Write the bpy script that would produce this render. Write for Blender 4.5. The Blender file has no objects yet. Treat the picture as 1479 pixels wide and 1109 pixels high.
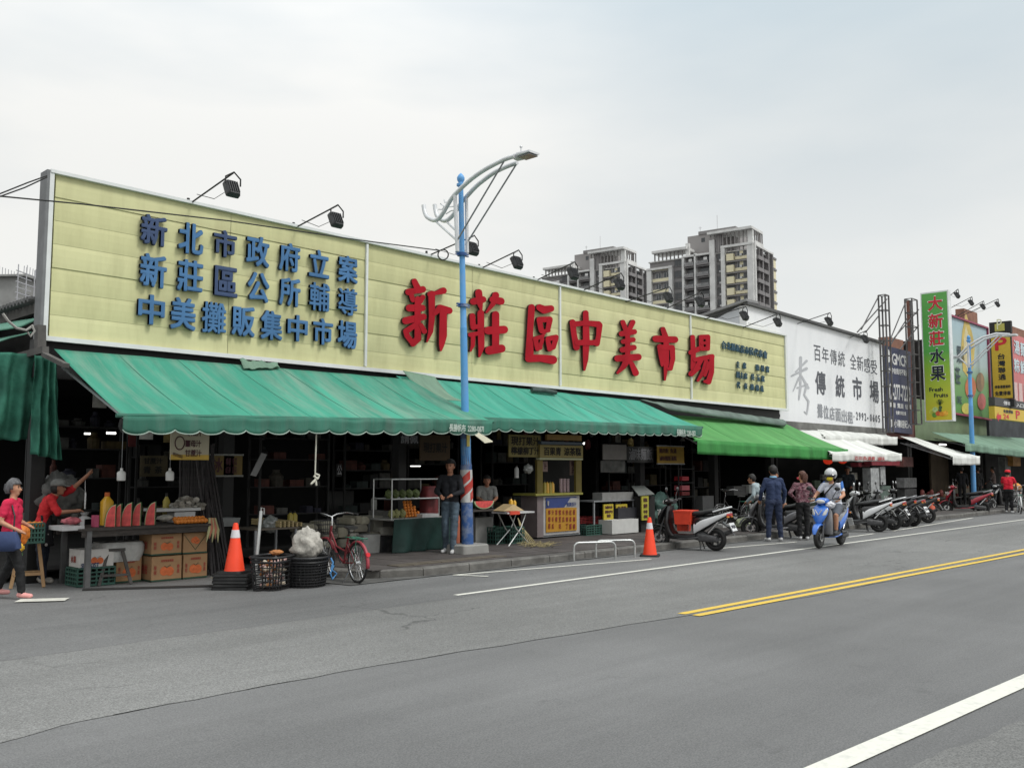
import bpy, bmesh, math, random
import numpy as np
from mathutils import Vector, Matrix, noise
random.seed(7)
R = math.radians
V = Vector
SC = bpy.context.scene
COL = SC.collection

# ------------------------------------------------------------------ camera, sky, sun, exposure
F, TH, PI_, CH = 1350.0, R(43.8), R(5.14), 1.7
cam_d = bpy.data.cameras.new("camera")
cam_d.sensor_width = 36.0
cam_d.lens = 36.0 * F / 1479.0
cam_d.clip_start, cam_d.clip_end = 0.1, 3000
cam = bpy.data.objects.new("camera", cam_d)
COL.objects.link(cam)
cam.location = (0, 0, CH)
cam.rotation_euler = (R(90) + PI_, 0, TH - R(90))
SC.camera = cam

w = bpy.data.worlds.new("World"); SC.world = w; w.use_nodes = True
nt = w.node_tree; nt.nodes.clear()
N = nt.nodes.new; L = nt.links.new
out = N("ShaderNodeOutputWorld"); bg = N("ShaderNodeBackground"); bg2 = N("ShaderNodeBackground")
sky = N("ShaderNodeTexSky"); sky.sky_type = 'NISHITA'; sky.sun_disc = False
SUN_EL, SUN_AZ = R(55), R(-75)                       # azimuth measured like world x axis angles
sky.sun_elevation = SUN_EL; sky.sun_rotation = R(90) - SUN_AZ
bg.inputs[1].default_value = 0.05
L(sky.outputs[0], bg.inputs[0])
tc = N("ShaderNodeTexCoord"); mp = N("ShaderNodeMapping"); mp.inputs['Scale'].default_value = (1, 1, 3.2)
n1 = N("ShaderNodeTexNoise"); n1.inputs['Scale'].default_value = 1.6; n1.inputs['Detail'].default_value = 5
n1.inputs['Roughness'].default_value = 0.5
cr = N("ShaderNodeValToRGB"); cr.color_ramp.elements[0].position = 0.34; cr.color_ramp.elements[1].position = 0.60
cr.color_ramp.elements[0].color = (0.62, 0.69, 0.74, 1); cr.color_ramp.elements[1].color = (0.90, 0.905, 0.89, 1)
L(tc.outputs['Generated'], mp.inputs[0]); L(mp.outputs[0], n1.inputs['Vector']); L(n1.outputs['Fac'], cr.inputs[0])
sp = N("ShaderNodeSeparateXYZ"); L(tc.outputs['Generated'], sp.inputs[0])
hz = N("ShaderNodeMapRange"); hz.inputs[1].default_value = 0.0; hz.inputs[2].default_value = 0.48
hz.inputs[3].default_value = 1.0; hz.inputs[4].default_value = 0.0
L(sp.outputs['Z'], hz.inputs[0])
mx = N("ShaderNodeMix"); mx.data_type = 'RGBA'
L(hz.outputs[0], mx.inputs[0]); L(cr.outputs[0], mx.inputs[6]); mx.inputs[7].default_value = (0.93, 0.925, 0.885, 1)
d0 = N("ShaderNodeVectorMath"); d0.operation = 'DOT_PRODUCT'; L(tc.outputs['Generated'], d0.inputs[0])     # thinner, bluer cloud high on the right
d0.inputs[1].default_value = V((math.cos(R(20)) * math.cos(R(42)), math.sin(R(20)) * math.cos(R(42)), math.sin(R(42))))
bl = N("ShaderNodeMapRange"); bl.interpolation_type = 'SMOOTHSTEP'; bl.inputs[1].default_value = 0.87; bl.inputs[2].default_value = 0.99; bl.inputs[3].default_value = 0; bl.inputs[4].default_value = 0.75
L(d0.outputs['Value'], bl.inputs[0])
mb2 = N("ShaderNodeMix"); mb2.data_type = 'RGBA'; L(bl.outputs[0], mb2.inputs[0]); L(mx.outputs[2], mb2.inputs[6]); mb2.inputs[7].default_value = (0.50, 0.59, 0.64, 1)
L(mb2.outputs[2], bg2.inputs[0])
zn = N("ShaderNodeMapRange"); zn.interpolation_type = 'SMOOTHSTEP'; zn.inputs[1].default_value = 0.25; zn.inputs[2].default_value = 1.0   # overcast sky, paler towards the zenith
zn.inputs[3].default_value = 0.82; zn.inputs[4].default_value = 1.60
L(sp.outputs['Z'], zn.inputs[0]); L(zn.outputs[0], bg2.inputs[1])
ad = N("ShaderNodeAddShader"); L(bg.outputs[0], ad.inputs[0]); L(bg2.outputs[0], ad.inputs[1])
mxs = N("ShaderNodeMixShader"); mxs.inputs[0].default_value = 0.97
L(bg.outputs[0], mxs.inputs[1]); L(bg2.outputs[0], mxs.inputs[2])
L(mxs.outputs[0], out.inputs[0])

sd = bpy.data.lights.new("sun", 'SUN'); sd.energy = 1.5; sd.angle = R(16); sd.color = (1.0, 0.985, 0.95)
so = bpy.data.objects.new("sun", sd); COL.objects.link(so)
sv = V((math.cos(SUN_EL) * math.cos(SUN_AZ), math.cos(SUN_EL) * math.sin(SUN_AZ), math.sin(SUN_EL)))
so.rotation_euler = (-sv).to_track_quat('-Z', 'Y').to_euler(); so.location = (0, -5, 30)
vs = SC.view_settings
vs.view_transform = 'Standard'; vs.look = 'None'; vs.exposure = 0.30; vs.gamma = 1.0; vs.use_curve_mapping = False
SC.cycles.max_bounces = 5; SC.cycles.diffuse_bounces = 3

# ------------------------------------------------------------------ photo geometry helpers
FW = V((math.cos(TH) * math.cos(PI_), math.sin(TH) * math.cos(PI_), math.sin(PI_)))
RT = V((math.sin(TH), -math.cos(TH), 0))
UP = RT.cross(FW)
CP = V((0, 0, CH))
def ray(px, py): return FW + RT * ((px - 739.5) / F) + UP * ((554.5 - py) / F)
def G(px, py, z=0.0):
    r = ray(px, py); return CP + r * ((z - CH) / r.z)
def PY(px, py, Y):
    r = ray(px, py); return CP + r * (Y / r.y)
def PX(px, py, X):
    r = ray(px, py); return CP + r * (X / r.x)
def PD(px, py, D): return CP + ray(px, py) * D
def fr(x0, y0, x1, y1, Y):
    """rectangle on the plane y = Y seen in the photograph from (x0,y0) to (x1,y1)"""
    a = PY(x0, (y0 + y1) / 2, Y).x; b = PY(x1, (y0 + y1) / 2, Y).x
    m = (x0 + x1) / 2
    return a, b, PY(m, y1, Y).z, PY(m, y0, Y).z

# ------------------------------------------------------------------ materials
MATS = {}
def lin(c, k=1.0):
    def f(v):
        v /= 255.0
        return (v / 12.92 if v <= 0.04045 else ((v + 0.055) / 1.055) ** 2.4) * k
    return tuple(f(x) for x in c)
def mat(name, c, rough=0.75, k=1.0, var=0.12, vs=6.0, bump=0.0, bs=60.0, metal=0.0, spec=0.4, dirt=None, da=0.0, dsc=1.5,
        emit=None, es=0.0, grime=None, stretch=(1, 1, 1), coat=0.0):
    if name in MATS: return MATS[name]
    m = bpy.data.materials.new(name); m.use_nodes = True; MATS[name] = m
    t = m.node_tree; b = t.nodes["Principled BSDF"]
    col = lin(c, k) if max(c) > 1.0 else tuple(x * k for x in c)
    b.inputs['Roughness'].default_value = rough; b.inputs['Metallic'].default_value = metal
    b.inputs['Specular IOR Level'].default_value = spec
    if coat: b.inputs['Coat Weight'].default_value = coat; b.inputs['Coat Roughness'].default_value = 0.12
    tc = t.nodes.new("ShaderNodeTexCoord"); mp = t.nodes.new("ShaderNodeMapping")
    mp.inputs['Scale'].default_value = stretch
    t.links.new(tc.outputs['Object'], mp.inputs[0])
    n = t.nodes.new("ShaderNodeTexNoise"); n.inputs['Scale'].default_value = vs; n.inputs['Detail'].default_value = 4
    t.links.new(mp.outputs[0], n.inputs['Vector'])
    rp = t.nodes.new("ShaderNodeValToRGB")
    e = rp.color_ramp.elements; e[0].position = 0.28; e[1].position = 0.72
    e[0].color = tuple(max(0, x * (1 - var)) for x in col) + (1,); e[1].color = tuple(min(1, x * (1 + var)) for x in col) + (1,)
    t.links.new(n.outputs['Fac'], rp.inputs[0]); last = rp.outputs[0]
    if dirt is not None:
        n2 = t.nodes.new("ShaderNodeTexNoise"); n2.inputs['Scale'].default_value = dsc; n2.inputs['Detail'].default_value = 7
        n2.inputs['Roughness'].default_value = 0.65
        t.links.new(mp.outputs[0], n2.inputs['Vector'])
        r2 = t.nodes.new("ShaderNodeValToRGB"); e2 = r2.color_ramp.elements
        e2[0].position = 0.45; e2[1].position = 0.72; e2[0].color = (0, 0, 0, 1); e2[1].color = (da, da, da, 1)
        t.links.new(n2.outputs['Fac'], r2.inputs[0])
        mx = t.nodes.new("ShaderNodeMix"); mx.data_type = 'RGBA'
        t.links.new(r2.outputs[0], mx.inputs[0]); t.links.new(last, mx.inputs[6])
        mx.inputs[7].default_value = (lin(dirt, 1) if max(dirt) > 1 else tuple(dirt)) + (1,)
        last = mx.outputs[2]
    if grime is not None:
        gc, ga, gs, gst = grime
        m3 = t.nodes.new("ShaderNodeMapping"); m3.inputs['Scale'].default_value = gst; t.links.new(tc.outputs['Object'], m3.inputs[0])
        n3 = t.nodes.new("ShaderNodeTexNoise"); n3.inputs['Scale'].default_value = gs; n3.inputs['Detail'].default_value = 8; n3.inputs['Roughness'].default_value = 0.7
        t.links.new(m3.outputs[0], n3.inputs['Vector'])
        r3 = t.nodes.new("ShaderNodeValToRGB"); e3 = r3.color_ramp.elements; e3[0].position = 0.50; e3[1].position = 0.66; e3[0].color = (0, 0, 0, 1); e3[1].color = (ga, ga, ga, 1)
        t.links.new(n3.outputs['Fac'], r3.inputs[0])
        x3 = t.nodes.new("ShaderNodeMix"); x3.data_type = 'RGBA'; t.links.new(r3.outputs[0], x3.inputs[0]); t.links.new(last, x3.inputs[6]); x3.inputs[7].default_value = tuple(gc) + (1,)
        last = x3.outputs[2]
    t.links.new(last, b.inputs['Base Color'])
    if bump:
        nb = t.nodes.new("ShaderNodeTexNoise"); nb.inputs['Scale'].default_value = bs; nb.inputs['Detail'].default_value = 3
        t.links.new(mp.outputs[0], nb.inputs['Vector'])
        bp = t.nodes.new("ShaderNodeBump"); bp.inputs['Strength'].default_value = bump; bp.inputs['Distance'].default_value = 0.02
        t.links.new(nb.outputs['Fac'], bp.inputs['Height']); t.links.new(bp.outputs[0], b.inputs['Normal'])
    if emit is not None:
        b.inputs['Emission Color'].default_value = tuple(emit) + (1,); b.inputs['Emission Strength'].default_value = es
    return m

# ------------------------------------------------------------------ mesh builder
RM = {}
def tagit(o, label=None, cat=None, group=None, kind=None):
    if label and len(label.split()) > 16: print('LONGLABEL', label)
    if label: o['label'] = label
    if cat: o['category'] = cat
    if group: o['group'] = group
    if kind: o['kind'] = kind
    return o
def thing(name, label, cat, loc=(0, 0, 0), rz=0.0, group=None, rx=0.0):
    o = bpy.data.objects.new(name, None); COL.objects.link(o); o.empty_display_size = 0.2
    o.location = loc; o.rotation_euler = (rx, 0, rz)
    RM[o.name] = (Matrix.Translation(V(loc)) @ Matrix.Rotation(rz, 4, 'Z') @ Matrix.Rotation(rx, 4, 'X')).inverted()
    return tagit(o, label, cat, group)
def frame_of(d):
    d = V(d).normalized(); a = V((0, 0, 1)) if abs(d.z) < 0.9 else V((1, 0, 0))
    u = a.cross(d).normalized(); return d, u, d.cross(u)
class MB:
    def __init__(s): s.v = []; s.f = []; s.m = []; s.mi = 0
    def face(s, idx): s.f.append(idx); s.m.append(s.mi)
    def box(s, c, d, rz=0.0, M=None, taper=1.0):
        c = V(c); h = [x / 2 for x in d]; b = len(s.v)
        Mr = M if M is not None else Matrix.Rotation(rz, 3, 'Z')
        for z in (-1, 1):
            k = taper if z > 0 else 1.0
            for x, y in ((-1, -1), (1, -1), (1, 1), (-1, 1)):
                s.v.append(c + Mr @ V((x * h[0] * k, y * h[1] * k, z * h[2])))
        for q in ((3, 2, 1, 0), (4, 5, 6, 7), (0, 1, 5, 4), (1, 2, 6, 5), (2, 3, 7, 6), (3, 0, 4, 7)): s.face([b + i for i in q])
        return s
    def b2(s, x0, x1, y0, y1, z0, z1): return s.box(((x0 + x1) / 2, (y0 + y1) / 2, (z0 + z1) / 2), (abs(x1 - x0), abs(y1 - y0), abs(z1 - z0)))
    def bar(s, p, q, w, t=None):
        p, q = V(p), V(q); d, u, v = frame_of(q - p); t = t or w; b = len(s.v)
        for c in (p, q):
            for x, y in ((-1, -1), (1, -1), (1, 1), (-1, 1)): s.v.append(c + u * x * w / 2 + v * y * t / 2)
        for qd in ((3, 2, 1, 0), (4, 5, 6, 7), (0, 1, 5, 4), (1, 2, 6, 5), (2, 3, 7, 6), (3, 0, 4, 7)): s.face([b + i for i in qd])
        return s
    def path(s, pts, r, n=8, caps=True, closed=False):
        pts = [V(p) for p in pts]; k = len(pts)
        rs = r if isinstance(r, (list, tuple)) else [r] * k
        b = len(s.v); pu = None
        for i, p in enumerate(pts):
            a = pts[i - 1] if i > 0 else (pts[-1] if closed else pts[0])
            c = pts[i + 1] if i < k - 1 else (pts[0] if closed else pts[-1])
            d, u, v = frame_of(c - a)
            if pu is not None:
                u = (pu - d * pu.dot(d)).normalized(); v = d.cross(u)
            pu = u
            for j in range(n):
                t = 2 * math.pi * j / n; s.v.append(p + u * (math.cos(t) * rs[i]) + v * (math.sin(t) * rs[i]))
        for i in range(k if closed else k - 1):
            i2 = (i + 1) % k
            for j in range(n):
                s.face([b + i * n + j, b + i * n + (j + 1) % n, b + i2 * n + (j + 1) % n, b + i2 * n + j])
        if caps and not closed:
            s.face([b + j for j in reversed(range(n))]); s.face([b + (k - 1) * n + j for j in range(n)])
        return s
    def tube(s, p, q, r, r2=None, n=10): return s.path([p, q], [r, r if r2 is None else r2], n)
    def lathe(s, prof, c=(0, 0, 0), ax=(0, 0, 1), n=16):
        d, u, v = frame_of(ax); c = V(c); b = len(s.v)
        for r, h in prof:
            for j in range(n):
                t = 2 * math.pi * j / n; s.v.append(c + d * h + u * (r * math.cos(t)) + v * (r * math.sin(t)))
        for i in range(len(prof) - 1):
            for j in range(n): s.face([b + i * n + j, b + i * n + (j + 1) % n, b + (i + 1) * n + (j + 1) % n, b + (i + 1) * n + j])
        if prof[0][0] > 1e-5: s.face([b + j for j in reversed(range(n))])
        if prof[-1][0] > 1e-5: s.face([b + (len(prof) - 1) * n + j for j in range(n)])
        return s
    def ell(s, c, r, n=12, m=8, M=None, jit=0.0, keep=None):
        c = V(c); b = len(s.v); Mr = M or Matrix.Identity(3)
        r = r if isinstance(r, (list, tuple)) else (r, r, r)
        loc = []
        for i in range(m + 1):
            a = math.pi * i / m
            for j in range(n):
                t = 2 * math.pi * j / n
                p = V((math.sin(a) * math.cos(t), math.sin(a) * math.sin(t), math.cos(a)))
                k = 1.0 + (jit * noise.noise(p * 2.3 + c * 3.1) if jit else 0)
                q = V((p.x * r[0] * k, p.y * r[1] * k, p.z * r[2] * k)); loc.append(q); s.v.append(c + Mr @ q)
        for i in range(m):
            for j in range(n):
                q = [i * n + j, (i + 1) * n + j, (i + 1) * n + (j + 1) % n, i * n + (j + 1) % n]
                if keep:
                    cc = (loc[q[0]] + loc[q[1]] + loc[q[2]] + loc[q[3]]) / 4
                    if not keep(cc): continue
                s.face([b + x for x in q])
        return s
    def prism(s, pts, off):
        """closed polygon of 3-D points, pushed by the vector off"""
        pts = [V(p) for p in pts]; off = V(off); n = len(pts); b = len(s.v)
        s.v += pts + [p + off for p in pts]
        s.face([b + i for i in reversed(range(n))]); s.face([b + n + i for i in range(n)])
        for i in range(n): s.face([b + i, b + (i + 1) % n, b + n + (i + 1) % n, b + n + i])
        return s
    def loft(s, st, n=16, p=2.0):
        """stations: (centre, half axis a, half axis b[, power])"""
        b = len(s.v)
        for q in st:
            c, a, e = V(q[0]), V(q[1]), V(q[2]); pw = q[3] if len(q) > 3 else p
            for j in range(n):
                t = 2 * math.pi * j / n; ct, sn = math.cos(t), math.sin(t)
                s.v.append(c + a * (math.copysign(abs(ct) ** (2 / pw), ct)) + e * (math.copysign(abs(sn) ** (2 / pw), sn)))
        k = len(st)
        for i in range(k - 1):
            for j in range(n): s.face([b + i * n + j, b + i * n + (j + 1) % n, b + (i + 1) * n + (j + 1) % n, b + (i + 1) * n + j])
        s.face([b + j for j in reversed(range(n))]); s.face([b + (k - 1) * n + j for j in range(n)])
        return s
    def lx(s, st, n=14, p=2.6):
        """loft along x: (x, z, half width y, half height z)"""
        return s.loft([((q[0], 0, q[1]), (0, q[2], 0), (0, 0, q[3])) for q in st], n, p)
    def grid(s, fn, nu, nv, th=0.0):
        b = len(s.v)
        for j in range(nv + 1):
            for i in range(nu + 1): s.v.append(V(fn(i / nu, j / nv)))
        for j in range(nv):
            for i in range(nu):
                a = b + j * (nu + 1) + i; s.face([a, a + 1, a + nu + 2, a + nu + 1])
        return s
    def add(s, verts, faces):
        b = len(s.v); s.v += [V(x) for x in verts]
        for f in faces: s.face([b + i for i in f])
        return s
    def sc(s, k): s.v = [x * k for x in s.v]; return s
    def build(s, name, m, parent=None, world=False, smooth=False, loc=None, label=None, cat=None, group=None, kind=None, solid=0.0, norm=True, auto=None):
        me = bpy.data.meshes.new(name)
        vv = s.v
        if world and parent is not None:
            rt = parent
            while rt.parent: rt = rt.parent
            vv = [RM[rt.name] @ x for x in vv] if rt.name in RM else [x - rt.location for x in vv]
        elif parent is None:
            if loc is None:
                xs = [x.x for x in vv]; ys = [x.y for x in vv]; zs = [x.z for x in vv]
                loc = V(((min(xs) + max(xs)) / 2, (min(ys) + max(ys)) / 2, min(zs)))
            vv = [x - V(loc) for x in vv]
        me.from_pydata([tuple(x) for x in vv], [], s.f)
        ms = m if isinstance(m, (list, tuple)) else [m]
        for q in ms: me.materials.append(q)
        if len(ms) > 1: me.polygons.foreach_set('material_index', s.m)
        if norm:
            bm = bmesh.new(); bm.from_mesh(me); bmesh.ops.recalc_face_normals(bm, faces=bm.faces); bm.to_mesh(me); bm.free()
        if smooth: me.polygons.foreach_set('use_smooth', [True] * len(me.polygons))
        if smooth and auto is not False:
            try: me.set_sharp_from_angle(angle=R(auto or 48))
            except Exception: pass
        o = bpy.data.objects.new(name, me); COL.objects.link(o)
        if parent is not None: o.parent = parent
        else: o.location = loc
        if solid:
            md = o.modifiers.new("thickness", 'SOLIDIFY'); md.thickness = solid; md.offset = 0
        return tagit(o, label, cat, group, kind)
ORD = ('leftmost', 'second from left', 'third from left', 'fourth from left', 'fifth from left', 'sixth from left', 'seventh from left', 'eighth from left', 'ninth from left', 'tenth from left', 'eleventh from left', 'twelfth from left')
def nz(x, y=0.0, z=0.0): return noise.noise(V((x, y, z)))

# ------------------------------------------------------------------ lettering (glyph shapes of Blender's own font)
CHARS = set("新北市政府立案莊區公所輔導中美攤販集場台縣民代表會主席副陳根吳長富錦玉珠王秀百年傳統全感受位店面出租大金商用不動產買賣屋估價小經紀人水果灣聯通停車場時免費入口薑母汁甘蔗冰西瓜柳丁請佩戴口罩檸檬原椰子木現打茶咖啡冬青香蕉梨椪柑橙蘋桔勝帆布量販專賣鮮魚湯麵飯糕餅包滷味雞肉粽炸豆花爐烤涼蜜餞禁止營業外帶特紅綠奶"
            "0123456789-:GMCRPFreshuitCDSUNKIWLABEXOTQVJZHY.$+←dbnoacgmpvyW")
_ts = bpy.data.scenes.new("tmp_glyph")
GL = {}
def _glyphs():
    L_ = []
    for ch in CHARS:
        for off in (0.0,):
            c = bpy.data.curves.new('g', 'FONT'); c.body = ch; c.extrude = 0.5; c.offset = off; c.resolution_u = 2
            o = bpy.data.objects.new('g', c); _ts.collection.objects.link(o); L_.append((ch, off, o, c))
    vl = _ts.view_layers[0]; vl.update(); dg = vl.depsgraph
    for ch, off, o, c in L_:
        m = bpy.data.meshes.new_from_object(o.evaluated_get(dg))
        if len(m.vertices) == 0: continue
        vv = [tuple(v.co) for v in m.vertices]; ff = [(tuple(p.vertices), p.normal.z) for p in m.polygons]
        xs = [v[0] for v in vv]
        GL[(ch, off > 0)] = (vv, ff, min(xs), max(xs))
        bpy.data.meshes.remove(m)
    for ch, off, o, c in L_:
        bpy.data.objects.remove(o); bpy.data.curves.remove(c)
_glyphs()
BOLD = ((0, 0), (.026, .0), (.0, .026), (.026, .026), (-.02, .01), (.01, -.02))
def text(mb, s, p, u, v, w=None, h=None, depth=0.004, bold=True, flat=True, gap=0.06, em=False):
    """glyph string s laid from the lower-left corner p along u, up along v, stretched to w x h"""
    p, u, v = V(p), V(u).normalized(), V(v).normalized(); n = u.cross(v)
    VV, FF, x = [], [], 0.0
    for ch in s:
        g = GL.get((ch, False))
        if ch == ' ' or g is None: x += 0.45; continue
        for q, (dx, dy) in enumerate(BOLD if bold else BOLD[:1]):
            b = len(VV)
            for a in g[0]: VV.append((a[0] - g[2] + x + dx, a[1] + dy, a[2] + q * (.0006 / depth if a[2] > 0 else 0)))
            for f, z in g[1]:
                if flat and z < 0.5: continue
                FF.append([b + i for i in f])
        x += g[3] - g[2] + gap
    if not VV: return
    x0 = min(a[0] for a in VV); x1 = max(a[0] for a in VV); y0 = min(a[1] for a in VV); y1 = max(a[1] for a in VV)
    sx = w / (x1 - x0) if w else None; sy = h / (y1 - y0) if h else None
    sx = sx or sy; sy = sy or sx
    mb.add([p + u * ((a[0] - x0) * sx) + v * ((a[1] - y0) * sy) + n * (depth * (a[2] + 0.5)) for a in VV], FF)
def vtext(mb, s, p, u, v, w, h, **k):
    """column of characters from the top-left corner p downwards, total height h"""
    u, v = V(u).normalized(), V(v).normalized(); c = h / len(s)
    for i, ch in enumerate(s):
        if ch != ' ': text(mb, ch, V(p) - v * (c * (i + 0.93)), u, v, w, c * 0.86, **k)
X_, Z_ = V((1, 0, 0)), V((0, 0, 1))
def tpx(mb, s, x0, y0, x1, y1, Y, n=0.006, **k):
    """text filling the photo rectangle on plane y=Y (standing n proud of it)"""
    a, b, c, d = fr(x0, y0, x1, y1, Y); text(mb, s, (a, Y - n, c), X_, Z_, b - a, d - c, **k)

# ------------------------------------------------------------------ people: one remeshed surface per body
def _voxel(verts, faces, vox):
    me = bpy.data.meshes.new('t'); me.from_pydata([tuple(x) for x in verts], [], faces)
    bm = bmesh.new(); bm.from_mesh(me); bmesh.ops.recalc_face_normals(bm, faces=bm.faces); bm.to_mesh(me); bm.free()
    o = bpy.data.objects.new('t', me); _ts.collection.objects.link(o)
    r = o.modifiers.new('r', 'REMESH'); r.mode = 'VOXEL'; r.voxel_size = vox; r.use_smooth_shade = True
    q = o.modifiers.new('s', 'SMOOTH'); q.factor = 0.5; q.iterations = 3
    vl = _ts.view_layers[0]; vl.update()
    m = bpy.data.meshes.new_from_object(o.evaluated_get(vl.depsgraph))
    bpy.data.objects.remove(o); bpy.data.meshes.remove(me)
    return m
BASE = dict(hd=(0.015, 0, 1.60), nk=(0, 0, 1.44), ch=(0, 0, 1.28), wa=(0, 0, 1.06), pv=(0, 0, 0.94),
            sl=(0, .175, 1.385), sr=(0, -.175, 1.385), el=(-.02, .235, 1.12), er=(-.02, -.235, 1.12), wl=(.04, .25, .88), wr=(.04, -.25, .88),
            hl=(0, .085, .90), hr=(0, -.085, .90), kl=(.01, .095, .50), kr=(.01, -.095, .50), al=(-.02, .10, .085), ar=(-.02, -.10, .085))
def person(label, loc, deg, height, pose, skin, top, legs, shoes, sleeve=1.0, trouser=1.0, hair=None, hairm=None, girth=1.0,
           headturn=0.0, toe=None, handdir=None, belly=0.0, glasses=False):
    J = {k: V(v) for k, v in BASE.items()}
    for k, v in pose.items(): J[k] = V(v)
    root = thing("person", label, "person", loc, R(deg)); s = height / 1.72
    P = []                                                    # a, ra, b, rb, material, squash
    g = girth
    def cap(a, ra, b, rb, m): P.append((V(a), ra, V(b), rb, m))
    yv = (J['sl'] - J['sr']).normalized()
    for q in (-1, 1):
        cap(J['ch'] + yv * q * .075, .10 * g, J['wa'] + yv * q * .06, .093 * g, 1)
        cap(J['wa'] + yv * q * .06, .092 * g, J['pv'] + yv * q * .065 + V((0, 0, .03)), .10 * g, 1)
        cap(J['pv'] + yv * q * .06 - V((0, 0, .02)), .105 * g, J['pv'] + yv * q * .07 - V((0.01, 0, .05)), .1 * g, 2)
    if belly: cap(J['wa'] + V((belly, 0, .05)), .11 * g, J['wa'] + V((belly * .6, 0, -.06)), .10 * g, 1)
    cap(J['sl'], .062, J['sr'], .062, 1)
    cap(J['ch'] + V((0, 0, .06)), .09, J['nk'] - V((0, 0, .04)), .06, 1)
    cap(J['nk'] - V((0, 0, .03)), .054, J['hd'] - V((0, 0, .05)), .05, 0)
    hd = J['hd']; Mh = Matrix.Rotation(headturn, 3, 'Z')
    def H(x, y, z): return hd + Mh @ V((x, y, z))
    cap(H(-.012, 0, .035), .086, H(-.005, 0, .0), .082, 0); cap(H(.02, 0, -.02), .07, H(.035, 0, -.075), .045, 0)
    cap(H(.082, 0, -.005), .012, H(.098, 0, -.028), .016, 0)
    for q in (-1, 1): cap(H(-.01, q * .083, .01), .014, H(-.012, q * .085, -.03), .011, 0)
    for q, S, E, Wr in ((1, 'sl', 'el', 'wl'), (-1, 'sr', 'er', 'wr')):
        a, b, c = J[S], J[E], J[Wr]
        if sleeve >= 1.0: cap(a, .060, b, .047, 1); cap(b, .047, c, .036, 1)
        else:
            m = a.lerp(b, max(0.05, sleeve) * 1.0); cap(a, .064, m, .058, 1); cap(m, .047, b, .041, 0); cap(b, .041, c, .028, 0)
        cap(a, .062, a.lerp(b, .3), .056, 1)
        d = (c - b).normalized(); cap(c, .028, c + d * .06, .032, 0)
    for q, Hh_, K, A in ((1, 'hl', 'kl', 'al'), (-1, 'hr', 'kr', 'ar')):
        a, b, c = J[Hh_], J[K], J[A]
        if trouser >= 1: cap(a, .092 * g, b, .068, 2); cap(b, .066, c + V((0, 0, .03)), .056, 2)
        else: cap(a, .095 * g, a.lerp(b, .86), .082, 2); cap(a.lerp(b, .8), .062, b, .055, 0); cap(b, .054, b.lerp(c, .35), .054, 0); cap(b.lerp(c, .35), .054, c, .036, 0)
        t = V((1, q * .15, 0)).normalized() if toe is None else V(toe[0 if q > 0 else 1])
        cap(c - V((0, 0, .035)) - t * .03, .042, c - V((0, 0, .045)) + t * .14, .036, 3)
        cap(c, .043, c - V((0, 0, .03)), .045, 3)
    mb = MB()
    for a, ra, b, rb, m in P:
        d = b - a; Ln = d.length; dn = d.normalized() if Ln > 1e-5 else V((0, 0, 1))
        pr = [(ra * math.sin(t), -ra * math.cos(t)) for t in (0.01, .5, 1.0, 1.57)] + [(rb * math.sin(t), Ln - rb * math.cos(t)) for t in (1.57, 2.1, 2.6, 3.13)]
        mb.lathe(pr, a, dn, 12)
    m = _voxel([v * s for v in mb.v], mb.f, 0.0125)
    nv = len(m.polygons); cen = np.zeros(nv * 3); m.polygons.foreach_get('center', cen); cen = cen.reshape(-1, 3) / s
    best = np.full(nv, 9.0); mi = np.zeros(nv, dtype=np.int32)
    for a, ra, b, rb, k in P:
        a_, b_ = np.array(a), np.array(b); d = b_ - a_; L2 = max(1e-9, d @ d)
        t = np.clip(((cen - a_) @ d) / L2, 0, 1); dist = np.linalg.norm(cen - (a_ + t[:, None] * d), axis=1) - (ra + t * (rb - ra))
        dist = dist + (0.004 if k == 0 else 0.0)
        w_ = dist < best; best[w_] = dist[w_]; mi[w_] = k
    # clean hems
    while len(m.materials): m.materials.pop()
    bm = bmesh.new(); bm.from_mesh(m); cl = set()                # creases in the cloth
    for i, f in enumerate(bm.faces):
        if mi[i] in (1, 2): cl.update(f.verts)
    for v in cl:
        c = v.co; k = noise.noise(V((c.x * 9 + c.z * 5, c.y * 9 - c.z * 4, c.z * 13)) + V(loc)) + .6 * noise.noise(V((c.x * 24, c.y * 24, c.z * 30)) + V(loc)); v.co = c + v.normal * (.011 * k + .003)
    for i, f in enumerate(bm.faces): f.material_index = int(mi[i]); f.smooth = True
    def addin(mb2, idx):
        vs_ = [bm.verts.new(v * s) for v in mb2.v]
        for f in mb2.f:
            try:
                q = bm.faces.new([vs_[i] for i in f]); q.material_index = idx; q.smooth = True
            except ValueError: pass
    fg = MB()
    for q, E, Wr in ((1, 'el', 'wl'), (-1, 'er', 'wr')):
        d = (J[Wr] - J[E]).normalized() if handdir is None else V(handdir[0 if q > 0 else 1]).normalized()
        c = J[Wr] + (J[Wr] - J[E]).normalized() * .065; _, u, v_ = frame_of(d); dn = V((0.3, -q * .2, -1)).normalized()
        for k, ln in enumerate((.062, .072, .068, .052)):
            o_ = c + u * ((k - 1.5) * .017); e1 = o_ + d * ln * .5; e2 = e1 + (d * .6 + dn * .6) * ln * .5
            fg.path([o_ - d * .02, e1, e2], [.0095, .009, .007], 6)
        fg.path([c - d * .045 + u * .02, c + u * .045 - d * .01, c + u * .05 + d * .02], [.012, .010, .008], 6)
    addin(fg, 0)
    ey = MB()
    for q in (-1, 1): ey.ell(H(.072, q * .031, .012), (.012, .013, .008), 8, 5)
    addin(ey, 4)
    bw = MB()
    for q in (-1, 1): bw.path([H(.076, q * .017, .032), H(.073, q * .045, .034)], .004, 5)
    addin(bw, 4)
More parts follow.
